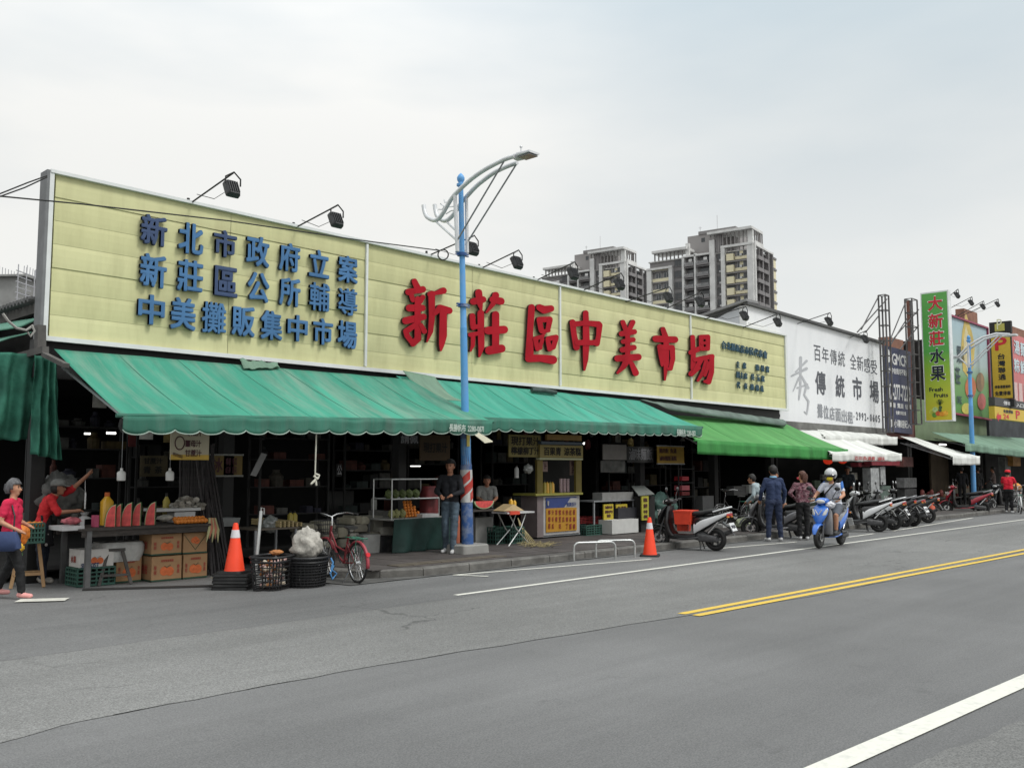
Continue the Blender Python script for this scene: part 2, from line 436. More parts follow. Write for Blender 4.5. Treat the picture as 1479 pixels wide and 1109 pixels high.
    mo = MB(); mo.ell(H(.084, 0, -.058), (.008, .022, .006), 8, 5); addin(mo, 5)
    bmesh.ops.recalc_face_normals(bm, faces=bm.faces)
    bm.to_mesh(m); bm.free(); m.name = "body"
    for q in (skin, top, legs, shoes, mat("eye_dark", (0.02, 0.015, 0.012)), mat("lip", (150, 80, 75), k=.8)): m.materials.append(q)
    ob = bpy.data.objects.new("body", m); COL.objects.link(ob); ob.parent = root
    if hair:
        hb = MB(); lo = {'short': -.03, 'bob': -.10, 'long': -.17}[hair]
        def keep(c): return not (c.x > 0.028 and c.z < 0.035) and not (c.x > -.02 and c.z < lo * .6)
        hb.ell(V((0, 0, 0)), (.104, .097, .112 if hair == 'short' else .118), 20, 14, jit=.10, keep=keep)
        if hair != 'short':
            for q in range(-4, 5):
                a = q * .26
                hb.path([(-.088 * math.cos(a), .088 * math.sin(a), .03), (-.098 * math.cos(a), .098 * math.sin(a), -.05), (-.085 * math.cos(a), .085 * math.sin(a), lo - .01 * abs(nz(q * 3.3)))], [.03, .03, .017], 7)
        hb.v = [H(v.x - .014, v.y, v.z + .03) * s for v in hb.v]
        hb.build("hair", hairm, root, smooth=True, solid=.008)

    def HH(x, y, z): return H(x, y, z) * s
    return root, J, HH, s
# ================================================================== ground, road, pavement
def asphalt(name, c, var, speck, big=0.25, crack=0.0):
    m = bpy.data.materials.new(name); m.use_nodes = True; t = m.node_tree; b = t.nodes["Principled BSDF"]
    tc = t.nodes.new("ShaderNodeTexCoord")
    def no(s, d, r=.5, vec=None):
        n = t.nodes.new("ShaderNodeTexNoise"); n.inputs['Scale'].default_value = s; n.inputs['Detail'].default_value = d; n.inputs['Roughness'].default_value = r
        t.links.new(vec or tc.outputs['Object'], n.inputs['Vector']); return n.outputs['Fac']
    def ramp(f, a, bb, c0, c1):
        r = t.nodes.new("ShaderNodeValToRGB"); e = r.color_ramp.elements; e[0].position = a; e[1].position = bb; e[0].color = c0 + (1,); e[1].color = c1 + (1,)
        t.links.new(f, r.inputs[0]); return r.outputs[0]
    def mix(f, a, bb, mode='MIX'):
        x = t.nodes.new("ShaderNodeMix"); x.data_type = 'RGBA'; x.blend_type = mode
        if isinstance(f, float): x.inputs[0].default_value = f
        else: t.links.new(f, x.inputs[0])
        for k, q in ((6, a), (7, bb)):
            if isinstance(q, tuple): x.inputs[k].default_value = q + (1,)
            else: t.links.new(q, x.inputs[k])
        return x.outputs[2]
    base = ramp(no(.35, 6, .6), .3, .7, tuple(x * (1 - var) for x in c), tuple(x * (1 + var) for x in c))
    mp = t.nodes.new("ShaderNodeMapping"); mp.inputs['Scale'].default_value = (.12, 1.3, 1); t.links.new(tc.outputs['Object'], mp.inputs[0])
    base = mix(.55, base, ramp(no(.9, 5, .6, mp.outputs[0]), .3, .7, tuple(x * (1 - big) for x in c), tuple(x * (1 + big) for x in c)))
    sp = ramp(no(75, 3, .8), .36, .66, (1 - speck,) * 3, (1 + speck,) * 3)
    base = mix(1.0, base, sp, 'MULTIPLY')
    base = mix(1.0, base, ramp(no(.16, 5, .65), .38, .64, (.86,) * 3, (1.10,) * 3), 'MULTIPLY')
    base = mix(1.0, base, ramp(no(.8, 4, .6, mp.outputs[0]), .42, .6, (.93,) * 3, (1.05,) * 3), 'MULTIPLY')
    sp2 = ramp(no(22, 3, .7), .35, .65, (.93,) * 3, (1.07,) * 3)
    base = mix(1.0, base, sp2, 'MULTIPLY')
    st = ramp(no(2.2, 6, .75), .60, .70, (0, 0, 0), (.42,) * 3)      # oil and gum spots
    base = mix(st, base, tuple(x * .55 for x in c))
    if crack:
        mp2 = t.nodes.new("ShaderNodeMapping"); mp2.inputs['Scale'].default_value = (.35, .75, 1)
        ad = t.nodes.new("ShaderNodeVectorMath"); ad.operation = 'ADD'
        nn = t.nodes.new("ShaderNodeTexNoise"); nn.inputs['Scale'].default_value = 1.3; nn.inputs['Detail'].default_value = 5
        t.links.new(tc.outputs['Object'], nn.inputs['Vector']); t.links.new(tc.outputs['Object'], ad.inputs[0]); t.links.new(nn.outputs['Color'], ad.inputs[1])
        t.links.new(ad.outputs[0], mp2.inputs[0])
        vo = t.nodes.new("ShaderNodeTexVoronoi"); vo.feature = 'DISTANCE_TO_EDGE'; vo.inputs['Scale'].default_value = .8
        t.links.new(mp2.outputs[0], vo.inputs['Vector'])
        cm = ramp(vo.outputs['Distance'], .002, .009, (1, 1, 1), (0, 0, 0))
        ms = ramp(no(.5, 3), .52, .6, (0, 0, 0), (crack,) * 3)
        base = mix(mix(1.0, cm, ms, 'MULTIPLY'), base, tuple(x * .35 for x in c))
    t.links.new(base, b.inputs['Base Color']); b.inputs['Roughness'].default_value = .85; b.inputs['Specular IOR Level'].default_value = .3
    bp = t.nodes.new("ShaderNodeBump"); bp.inputs['Strength'].default_value = .5; bp.inputs['Distance'].default_value = .006
    t.links.new(no(90, 3, .8), bp.inputs['Height']); t.links.new(bp.outputs[0], b.inputs['Normal'])
    MATS[name] = m; return m
M_road = asphalt("asphalt_near", (.150, .150, .149), .10, .30, .10, .0)
M_old = asphalt("asphalt_old", (.180, .180, .174), .14, .42, .14, .75)
M_side = asphalt("asphalt_side", (.150, .150, .148), .16, .32, .16, .5)
M_pave = asphalt("paving", (.07, .064, .06), .25, .25, .3, .0)
M_grd = asphalt("ground_earth", (.09, .09, .09), .2, .3, .3)
def flat(name, pts, z, m, kind='structure'):
    mb = MB(); mb.v = [V((p[0], p[1], z)) for p in pts]; mb.face(list(range(len(pts))))
    return mb.build(name, m, loc=(0, 0, 0), kind=kind, norm=False)
flat("ground", [(-900, -900), (1500, -900), (1500, 1500), (-900, 1500)], -.02, M_grd)
flat("road", [(-80, -14), (260, -14), (260, 11.6), (-80, 11.6)], 0.0, M_road)
flat("side_street", [(-80, 11.4), (9.6, 11.4), (9.6, 26), (-80, 26)], -.004, M_side)
# worn lane band and kerb-side band, laid as thin sheets
def edge(pts, dens=10):
    o = []
    for i in range(len(pts) - 1):
        a, b = V(pts[i]), V(pts[i + 1])
        for k in range(dens):
            p = a.lerp(b, k / dens); o.append((p.x, p.y + .05 * nz(p.x * 2.1, i) + .03 * nz(p.x * 9, 3)))
    o.append(tuple(pts[-1])[:2]); return o
seamA = [G(-260, 1140), G(120, 1041), G(480, 972), G(985, 890), G(1180, 860), G(1330, 829), (60, 6.4, 0)]
seamB = [(60, 9.2, 0), G(1300, 777), G(1140, 801), G(900, 830), G(658, 864), G(430, 896), G(0, 955), G(-300, 990)]
A_ = edge(seamA); B_ = edge(seamB)
flat("asphalt_patch", A_ + B_, .004, M_old)
flat("asphalt_band", [(x, y + .01) for x, y in B_[::-1]] + [(-20, 11.6), (60, 11.6)][::-1], .0035, M_side)
cr_ = MB()
for i in range(len(A_) - 1):
    a, b = V((*A_[i], .0065)), V((*A_[i + 1], .0065)); wd = .001 + .007 * max(0, nz(i * .33) + .12); n_ = V((0, wd, 0))
    if G(120, 1041).x < a.x < 24: cr_.v += [a - n_, b - n_, b + n_, a + n_]; k = len(cr_.v); cr_.face([k - 4, k - 3, k - 2, k - 1])
cr_.build("road_seam", mat("tar_seam", (.06, .06, .06), .7), loc=(0, 0, 0), kind='structure', norm=False)
cn = edge([G(1250, 1180), G(1330, 1100), G(1400, 1072), G(1479, 1040), G(1600, 990)], 8)
flat("asphalt_corner", cn + [tuple(G(1700, 1200))[:2]], .004, M_old)
M_wl = mat("road_paint_white", (.66, .65, .58), .7, var=.12, vs=9, dirt=(.3, .3, .29), da=.6, dsc=9)
M_yl = mat("road_paint_yellow", (.68, .46, .06), .7, var=.12, vs=9, dirt=(.2, .18, .12), da=.5, dsc=9)
def stripe(p, q, wd, m, z=.009, name="road_marking", dens=40):
    p, q = V(p), V(q); d = (q - p); n = V((-d.y, d.x, 0)).normalized() * wd / 2; t1, t2 = [], []
    for k in range(dens + 1):
        c = p + d * (k / dens); j = .012 * nz(k * 1.7, wd * 7); t1.append(c + n * (1 + j * 2)); t2.append(c - n * (1 - j * 2))
    return flat(name, [(v.x, v.y) for v in t2] + [(v.x, v.y) for v in reversed(t1)], z, m)
a = G(658, 860); b = G(1479, 750.5); stripe(a, b + (b - a) * 2.5, .10, M_wl)
a = G(1005, 889.5); b = G(1479, 799.5); stripe(a, b + (b - a) * 2.5, .11, M_yl)
a = G(984, 887); b = G(1479, 794); stripe(a, b + (b - a) * 2.5, .11, M_yl)
a = G(1196, 1109); b = G(1479, 984); stripe(a - (b - a) * .6, b + (b - a) * 3, .17, M_wl)
for x0, y0, x1, y1 in ((655, 831, 940, 808), (1030, 793, 1150, 783), (1225, 776, 1262, 771), (1290, 767, 1405, 748)):
    a, b = G(x0, y0), G(x1, y1); stripe(a, b, .085, M_wl, z=.0105)
stripe(G(25, 868), G(97, 866), .28, M_wl, z=.0105)
stripe(G(655, 831), G(705, 833), .08, M_wl, z=.0125)
# the broken line going away to the right
# pavement and kerb of single stones
KZ = .13
kerbpts = [(8.75, 14.2), (8.62, 13.0), (8.75, 12.2), (9.15, 11.6), (9.8, 11.33)]
kx = 9.8
M_kerb = mat("kerb_concrete", (.135, .13, .12), .85, var=.3, vs=5, bump=.4, bs=40, dirt=(.06, .055, .05), da=.7, dsc=2.2)
pav = flat("pavement", [(p[0] + .1, p[1] + .05) for p in kerbpts] + [(140, 11.40), (140, 24.5), (8.85, 24.5)], KZ, M_pave)
def stone(a, b, k):
    a, b = V((*a, 0)), V((*b, 0)); d = (b - a).normalized(); n = V((-d.y, d.x, 0)); a2, b2 = a + d * .008, b - d * .008
    mb = MB(); t = .005 * math.sin(k * 5.1)
    pr = [(0, -.05), (0, KZ - .02 + t), (.02, KZ + .003 + t), (.17, KZ + .006 + t), (.17, -.05)]
    v0 = [a2 + n * x + Z_ * z for x, z in pr]; mb.prism(v0, b2 - a2)
    mb.build("kerb_stone", M_kerb, pav, world=False)
rev = kerbpts
for i in range(len(rev) - 1): stone(rev[i], rev[i + 1], i)
x = kx; k = 9
while x < 60: stone((x, 11.33), (x + 1.0, 11.33), k); x += 1.0; k += 1
# gutter strip and tactile paving
flat("gutter", [(8.3, 11.2), (60, 11.2), (60, 11.36), (9.7, 11.36), (9.0, 11.64), (8.4, 12.4), (8.15, 12.2)], .0145, mat("gutter_concrete", (.10, .098, .092), .8, var=.3, vs=3, dirt=(.03, .03, .03), da=.8, dsc=2))
M_tac = mat("tactile_tile", (.105, .088, .066), .8, var=.2, dirt=(.09, .08, .07), da=.8, dsc=3)
tl = MB(); M_tile = mat("pavement_tile", (.080, .070, .066), .8, var=.3, vs=1.4, bump=.3, dirt=(.045, .04, .038), da=.8, dsc=1.2)
for i in range(26):
    for j in range(9):
        c = (9.3 + i * .62, 11.75 + j * .31, KZ + .004 + .003 * nz(i * 3.1, j * 2.3))
        tl.box(c, (.60, .295, .012))
tl.build("paving_tiles", M_tile, pav, kind='stuff')
tt = MB()
for i in range(8): tt.box((9.75 + i * .31, 11.85, KZ + .016), (.29, .29, .012))
tt.build("tactile_strip", M_tac, pav)
# steel channel cover in front of the corner stall
ch = MB(); p0, p1 = G(120, 852), G(335, 846)
ch.bar((p0.x, p0.y, .01), (p1.x, p1.y, .01), .12, .02); ch.build("drain_cover", mat("dark_iron", (.03, .028, .027), .6), loc=(0, 0, 0), kind='structure')

# ================================================================== market building
SY = 14.6
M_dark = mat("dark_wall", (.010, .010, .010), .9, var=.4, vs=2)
M_dk2 = mat("dark_concrete", (.020, .019, .018), .9, var=.4, vs=2)  # near-black walls and concrete carry the hall's interior shade in their colour
M_steel = mat("grey_steel", (.28, .29, .30), .5, var=.15, metal=.3)
M_black = mat("black_iron", (.018, .018, .018), .6)
mk = thing("market_building", "long low market hall with dark open shop bays behind the green awnings", "building", (16, 20, 0))
def wb(name, *bx, m=M_dark, parent=mk, **k):
    mb = MB()
    for q in bx: mb.b2(*q)
    return mb.build(name, m, parent, world=True, **k)
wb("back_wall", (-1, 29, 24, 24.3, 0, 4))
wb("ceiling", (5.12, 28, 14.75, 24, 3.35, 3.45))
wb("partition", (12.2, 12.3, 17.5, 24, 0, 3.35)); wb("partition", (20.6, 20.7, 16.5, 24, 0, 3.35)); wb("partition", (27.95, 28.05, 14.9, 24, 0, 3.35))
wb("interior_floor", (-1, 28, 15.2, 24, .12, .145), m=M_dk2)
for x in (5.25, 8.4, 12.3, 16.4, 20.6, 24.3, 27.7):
    wb("column", (x - .1, x + .1, 14.9, 15.1, 0, 3.35), m=mat("column_shaded", (.018, .018, .018), .7))  # base colour darkened to sink the columns into the interior shade
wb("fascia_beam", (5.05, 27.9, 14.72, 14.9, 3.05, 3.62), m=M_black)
RZ = PX(62, 432, 5.21).z
# corrugated roof seen beyond the left end of the sign
rf = MB()
for side in (-1, 1):
    rf.grid(lambda u, v: (5.2 + u * 22.8, 14.85 + v * 9.6, RZ - .12 + .03 * math.sin(u * 700)), 460, 4)
    break
rf.build("roof", mat("rusty_roof", (.10, .095, .09), .8, var=.4, vs=1.5, dirt=(.05, .035, .03), da=.8), mk, world=True, solid=.02)
e1 = PX(62, 432, 5.21); e2 = V((5.21, 24.0, e1.z))
ed = MB()
for k in range(60):
    a = e1.lerp(e2, k / 60); ed.tube(a + V((-.22, 0, -.03)), a + V((.4, 0, .02)), .045, n=6)
ed.build("roof_edge", mat("old_sheet", (.12, .12, .12), .8, var=.4, vs=2), mk, world=True)
ga = MB(); ga.prism([e1 + V((.1, 0, 0)), e2 + V((.1, 0, 0)), V((5.31, e2.y, 2.9)), V((5.31, e1.y, 2.9))], (.05, 0, 0))
ga.build("gable_panel", M_dk2, mk, world=True)
bb = MB(); bb.bar(e1 + V((0, 0, -.12)), e2 + V((0, 0, -.12)), .1, .16); bb.build("eaves_beam", mat("weathered_wood", (.09, .085, .08), .85, var=.3), mk, world=True)

# ------------------------------------------------------------------ the yellow market sign
xl, xr = PY(69, 360, SY).x, PY(1135, 540, SY).x
zb, zt = PY(600, 535.5, SY).z, PY(600, 369, SY).z
zbl = PY(66, 488, SY).z; zbr = PY(1136, 591.5, SY).z; ztl = PY(74, 249, SY).z; ztr = PY(1134, 485, SY).z
sign = thing("market_sign", "very long pale yellow panelled market signboard with blue and red raised characters above the awnings", "sign", ((xl + xr) / 2, SY, zb))
def sz(x, t):  # bottom / top edge height along the sign
    k = (x - xl) / (xr - xl); lo = zbl + (zbr - zbl) * k; hi = ztl + (ztr - ztl) * k; return lo + (hi - lo) * t
M_sy = mat("sign_yellow", (.605, .595, .33), .65, var=.05, vs=1.2, spec=.15, dirt=(.38, .37, .19), da=.45, dsc=1.6, grime=((.36, .34, .18), .22, 1.3, (2, 1, .3)), stretch=(1, 1, .25), bump=.03, bs=3)
M_sy2 = mat("sign_yellow_pale", (.62, .61, .345), .65, var=.05, vs=.9, spec=.15, dirt=(.40, .39, .21), da=.4, dsc=1.4, grime=((.36, .34, .18), .22, 1.3, (2, 1, .3)), stretch=(1, 1, .25), bump=.03, bs=3)
M_trim = mat("sign_trim_white", (.68, .70, .69), .45, var=.05)
xs = [xl + .07, PY(528, 437, SY).x, PY(808, 486, SY).x, PY(997, 515, SY).x, xr - .05]
for s_ in range(4):
    n_sub = (2, 2, 1, 1)[s_]
    for k in range(7):
        for q in range(n_sub):
            x0 = xs[s_] + (xs[s_ + 1] - xs[s_]) * q / n_sub + .004; x1 = xs[s_] + (xs[s_ + 1] - xs[s_]) * (q + 1) / n_sub - .004
            dz = .0012; mb = MB(); y0 = SY + .004 * ((k * 7 + q * 3 + s_) % 3)
            # each panel leans back at its top like a lap board
            z = [sz(x0, k / 7) + dz, sz(x1, k / 7) + dz, sz(x1, (k + 1) / 7) - dz, sz(x0, (k + 1) / 7) - dz]
            pz = [(.0, .005), (.22, .001), (.5, .0), (.8, .004), (1., .012)]
            for t, dy in pz: mb.v += [V((x0, y0 + dy, z[0] + (z[3] - z[0]) * t)), V((x1, y0 + dy, z[1] + (z[2] - z[1]) * t))]
            for i in range(4): mb.face([2 * i, 2 * i + 1, 2 * i + 3, 2 * i + 2])
            mb.v += [V((x0, y0 + .06, z[0])), V((x1, y0 + .06, z[1])), V((x1, y0 + .06, z[2])), V((x0, y0 + .06, z[3]))]; mb.face([0, 10, 11, 1]); mb.face([8, 9, 12, 13]); mb.face([10, 13, 12, 11])
            mb.build("panel", M_sy if (k * 2 + q + s_) % 3 else M_sy2, sign, world=True)
bk = MB(); bk.prism([(xl, SY + .09, zbl), (xr, SY + .09, zbr), (xr, SY + .09, ztr), (xl, SY + .09, ztl)], (0, .16, 0)); bk.build("backing", mat("joint_brown", (.40, .39, .20), .8), sign, world=True)
fm = MB()
fm.bar((xl, SY - .02, zbl), (xl, SY - .02, ztl), .055, .07); fm.bar((xl - .02, SY - .02, ztl + .01), (xr + .03, SY - .02, ztr + .01), .08, .05)
fm.bar((xl - .02, SY - .03, zbl - .01), (xr + .03, SY - .03, zbr - .01), .08, .07); fm.bar((xr, SY - .01, zbr), (xr, SY - .01, ztr), .07, .12)
fm.build("frame", M_trim, sign, world=True)
for x in xs[1:4]:
    mb = MB(); mb.bar((x, SY - .02, sz(x, 0.02)), (x, SY - .02, sz(x, .985)), .045, .05); mb.build("divider", M_trim, sign, world=True)
sf = MB(); sf.b2(xl - .075, xl - .03, SY - .05, SY + .22, zbl - .1, ztl + .02); sf.build("side_flange", mat("flange_grey", (.17, .175, .18), .6), sign, world=True)

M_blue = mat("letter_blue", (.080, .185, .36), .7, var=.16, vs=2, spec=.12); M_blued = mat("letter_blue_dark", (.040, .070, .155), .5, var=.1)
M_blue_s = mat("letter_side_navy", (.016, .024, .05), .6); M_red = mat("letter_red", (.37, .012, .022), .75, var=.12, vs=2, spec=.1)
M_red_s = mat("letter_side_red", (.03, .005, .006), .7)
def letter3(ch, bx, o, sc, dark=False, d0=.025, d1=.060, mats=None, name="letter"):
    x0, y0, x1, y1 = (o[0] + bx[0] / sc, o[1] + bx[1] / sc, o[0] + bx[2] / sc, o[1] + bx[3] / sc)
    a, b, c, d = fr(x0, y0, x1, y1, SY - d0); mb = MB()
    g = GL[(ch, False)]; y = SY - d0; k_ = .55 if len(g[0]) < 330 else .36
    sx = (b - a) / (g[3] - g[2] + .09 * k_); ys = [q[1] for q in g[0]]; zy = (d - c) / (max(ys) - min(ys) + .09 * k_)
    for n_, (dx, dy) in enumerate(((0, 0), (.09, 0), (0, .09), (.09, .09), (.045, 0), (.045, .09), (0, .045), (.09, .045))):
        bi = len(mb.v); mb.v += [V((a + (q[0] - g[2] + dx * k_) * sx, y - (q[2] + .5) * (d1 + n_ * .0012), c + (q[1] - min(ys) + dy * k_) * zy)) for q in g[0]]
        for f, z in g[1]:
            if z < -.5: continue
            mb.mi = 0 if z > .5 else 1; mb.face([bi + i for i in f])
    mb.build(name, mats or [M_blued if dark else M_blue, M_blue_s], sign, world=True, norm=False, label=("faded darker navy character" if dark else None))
O1, S1 = (180, 290), 4.108
M_teal = mat("letter_teal", (.03, .08, .12), .5)
rows = (("新北市政府立案", ((88, 90, 243, 268), (310, 137, 458, 320), (518, 180, 655, 338), (712, 215, 848, 393), (907, 255, 1030, 423), (1084, 295, 1203, 458), (1257, 330, 1372, 490)), (0, 2)),
        ("新莊區公所輔導", ((82, 320, 240, 516), (303, 355, 455, 543), (524, 395, 660, 570), (719, 428, 848, 603), (908, 460, 1032, 628), (1086, 490, 1205, 656), (1257, 522, 1370, 683)), (2,)),
        ("中美攤販集中市場", ((70, 560, 228, 738), (263, 578, 412, 768), (448, 605, 592, 788), (626, 628, 762, 806), (798, 655, 925, 828), (956, 680, 1075, 836), (1107, 700, 1225, 856), (1253, 715, 1368, 878)), ()))
for s_, bxs, dk in rows:
    for i, (ch, bx) in enumerate(zip(s_, bxs)): letter3(ch, bx, O1, S1, i in dk)
# brush characters: every stroke a rounded slab with a swelling width
C2, C3 = ((540, 380), 4.93), ((800, 400), 4.226)
RED = [
 (C2, [((278, 132, 20), (303, 188, 24)), ((236, 208, 24), (290, 200, 20), (336, 190, 24)), ((255, 228, 17), (266, 265, 17)), ((336, 245, 18), (318, 282, 14)),
       ((240, 322, 25), (332, 322, 24)), ((214, 412, 26), (340, 385, 23)), ((300, 260, 22), (298, 400, 22), (300, 540, 24), (265, 575, 22)), ((285, 440, 18), (215, 488, 21), (222, 520, 19), (258, 566, 18)),
       ((322, 445, 16), (345, 488, 19)), ((480, 200, 24), (430, 216, 14), (385, 225, 20)), ((396, 225, 24), (398, 380, 22), (388, 490, 18), (362, 562, 5)),
       ((420, 360, 16), (455, 322, 24), (520, 342, 24)), ((478, 340, 26), (475, 520, 28), (466, 580, 20), (460, 622, 8))]),
 (C2, [((697, 276, 24), (765, 262, 24)), ((735, 212, 25), (742, 280, 24), (752, 330, 10)), ((835, 262, 24), (893, 274, 26)), ((855, 232, 25), (838, 290, 18), (790, 352, 8)),
       ((688, 378, 20), (694, 460, 20)), ((748, 358, 24), (750, 500, 24), (752, 600, 22), (738, 664, 8)), ((690, 458, 16), (745, 452, 16)), ((672, 512, 16), (745, 500, 14)), ((692, 530, 16), (690, 585, 15), (674, 628, 6)),
       ((852, 370, 26), (852, 610, 25)), ((798, 482, 28), (912, 476, 28)), ((806, 624, 30), (893, 610, 29))]),
 (C2, [((1112, 318, 24), (1100, 500, 22), (1096, 660, 30)), ((1092, 680, 27), (1180, 678, 26), (1262, 690, 31)), ((1168, 318, 24), (1200, 335, 28), (1248, 326, 24)),
       ((1165, 405, 20), (1240, 402, 20)), ((1165, 405, 20), (1178, 480, 18), (1200, 500, 12)), ((1240, 405, 20), (1225, 480, 17)), ((1180, 490, 14), (1230, 482, 14)),
       ((1135, 542, 17), (1190, 520, 12)), ((1135, 542, 17), (1150, 612, 17)), ((1185, 545, 14), (1170, 600, 14)), ((1150, 612, 15), (1172, 605, 14)),
       ((1225, 540, 17), (1282, 530, 19)), ((1222, 545, 16), (1235, 615, 17)), ((1282, 535, 18), (1262, 600, 18)), ((1235, 612, 17), (1262, 600, 18))]),
 (C3, [((185, 222, 17), (188, 380, 21), (184, 500, 17), (177, 568, 6)), ((104, 278, 18), (112, 350, 17), (128, 430, 20)), ((112, 290, 17), (180, 282, 15), (262, 290, 19)), ((268, 296, 18), (262, 360, 15), (252, 408, 17)), ((130, 402, 17), (252, 402, 16))]),
 (C3, [((412, 278, 15), (430, 325, 15)), ((472, 278, 16), (452, 322, 14)), ((402, 348, 16), (482, 336, 16)), ((440, 340, 15), (440, 480, 16)), ((412, 396, 14), (474, 384, 15)), ((408, 446, 17), (478, 432, 17)),
       ((378, 498, 20), (504, 490, 21)), ((438, 505, 22), (414, 548, 16), (378, 586, 8)), ((462, 528, 14), (488, 586, 20))]),
 (C3, [((657, 320, 15), (672, 368, 18)), ((612, 378, 20), (730, 384, 20)), ((676, 380, 17), (676, 520, 17), (668, 628, 6)), ((638, 428, 18), (648, 492, 17), (650, 540, 8)), ((640, 430, 16), (712, 432, 16)), ((712, 435, 17), (715, 500, 15), (702, 560, 13), (688, 562, 10))]),
 (C3, [((838, 368, 14), (842, 470, 15), (840, 560, 15)), ((825, 462, 14), (872, 442, 16)), ((828, 592, 17), (874, 555, 13)), ((888, 370, 13), (890, 435, 14)), ((888, 368, 14), (930, 366, 14)), ((930, 368, 15), (930, 440, 13)), ((892, 405, 9), (926, 403, 9)), ((892, 440, 12), (926, 438, 12)),
       ((850, 506, 13), (955, 486, 15)), ((888, 505, 15), (850, 572, 14), (828, 600, 8)), ((918, 520, 14), (900, 580, 13), (868, 632, 9)), ((952, 492, 15), (950, 580, 16), (932, 640, 17), (908, 638, 9)), ((934, 530, 12), (908, 600, 10))])]
for (o, sc_), strokes in RED:
    mb = MB(); q = 0
    for st in strokes:
        for i in range(len(st) - 1):
            (xa, ya, ra), (xb, yb, rb) = st[i], st[i + 1]; pts = []
            an = math.atan2(yb - ya, xb - xa)
            for k in range(9): t = an + math.pi / 2 + math.pi * k / 8; pts.append((xa + ra * math.cos(t), ya + ra * math.sin(t)))
            for k in range(9): t = an - math.pi / 2 + math.pi * k / 8; pts.append((xb + rb * math.cos(t), yb + rb * math.sin(t)))
            y = SY - .04; dd = .052 + .0012 * q; q += 1
            w3 = [PY(o[0] + x / sc_, o[1] + y_ / sc_, y) for x, y_ in pts]
            w3 = w3[::-1]; n = len(w3); b = len(mb.v); mb.v += w3 + [p - V((0, dd, 0)) for p in w3]
            # bevelled front
            c = sum((p for p in w3), V()) / n
            mb.mi = 0; mb.face([b + n + i_ for i_ in range(n)]); mb.mi = 1
            for i_ in range(n): mb.face([b + i_, b + (i_ + 1) % n, b + n + (i_ + 1) % n, b + n + i_])
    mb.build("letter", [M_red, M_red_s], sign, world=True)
for i, ch in enumerate("台北縣新莊市民代表會"):
    x0 = 1018 + i * 27.9; y0 = 392 + i * 6.6; sm = MB()
    tpx(sm, ch, 800 + x0 / 4.226, 400 + y0 / 4.226, 800 + (x0 + 25) / 4.226, 400 + (y0 + 48) / 4.226, SY, n=.03, flat=False, depth=.03); sm.build("small_letter", M_teal, sign, world=True)
for r_, s_ in enumerate(("主席 陳根富", "副主席吳玉富", "代表 陳錦珠")):
    xx = [1105, 1145, 1195, 1225, 1255, 1285] if r_ == 0 else ([1105, 1128, 1152, 1195, 1228, 1257] if r_ == 1 else [1108, 1152, 1170, 1192, 1222, 1252])
    for i, ch in enumerate(s_):
        if ch == ' ': continue
        sm = MB(); x0 = xx[i]; y0 = 515 + r_ * 62 + (x0 - 1105) * .16
        tpx(sm, ch, 800 + x0 / 4.226, 400 + y0 / 4.226, 800 + (x0 + 20) / 4.226, 400 + (y0 + 40) / 4.226, SY, n=.03, flat=False, depth=.03); sm.build("small_letter", M_teal, sign, world=True)

# ------------------------------------------------------------------ awnings
def fabric(name, c, dirt, da=.5, ga=.45, rough=.75):
    m = mat(name, c, rough, var=.24, vs=.6, bump=.45, bs=5, spec=.12, dirt=dirt, da=da, dsc=1.0, stretch=(3.2, .35, .35), grime=(tuple(x * .42 + .012 for x in c), ga, .9, (2.2, .6, .6)))
    return m
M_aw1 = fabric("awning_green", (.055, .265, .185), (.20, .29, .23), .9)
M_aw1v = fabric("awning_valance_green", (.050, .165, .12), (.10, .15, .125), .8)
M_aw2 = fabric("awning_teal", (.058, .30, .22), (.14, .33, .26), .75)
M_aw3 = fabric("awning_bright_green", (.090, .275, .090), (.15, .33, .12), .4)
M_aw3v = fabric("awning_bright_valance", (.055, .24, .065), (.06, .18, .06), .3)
M_aww = fabric("awning_white", (.62, .63, .60), (.42, .42, .38), .5, .15)
M_awg = fabric("awning_faded", (.17, .27, .20), (.12, .18, .14), .5)
M_tube = mat("galvanised_tube", (.42, .43, .44), .4, var=.1, metal=.6)
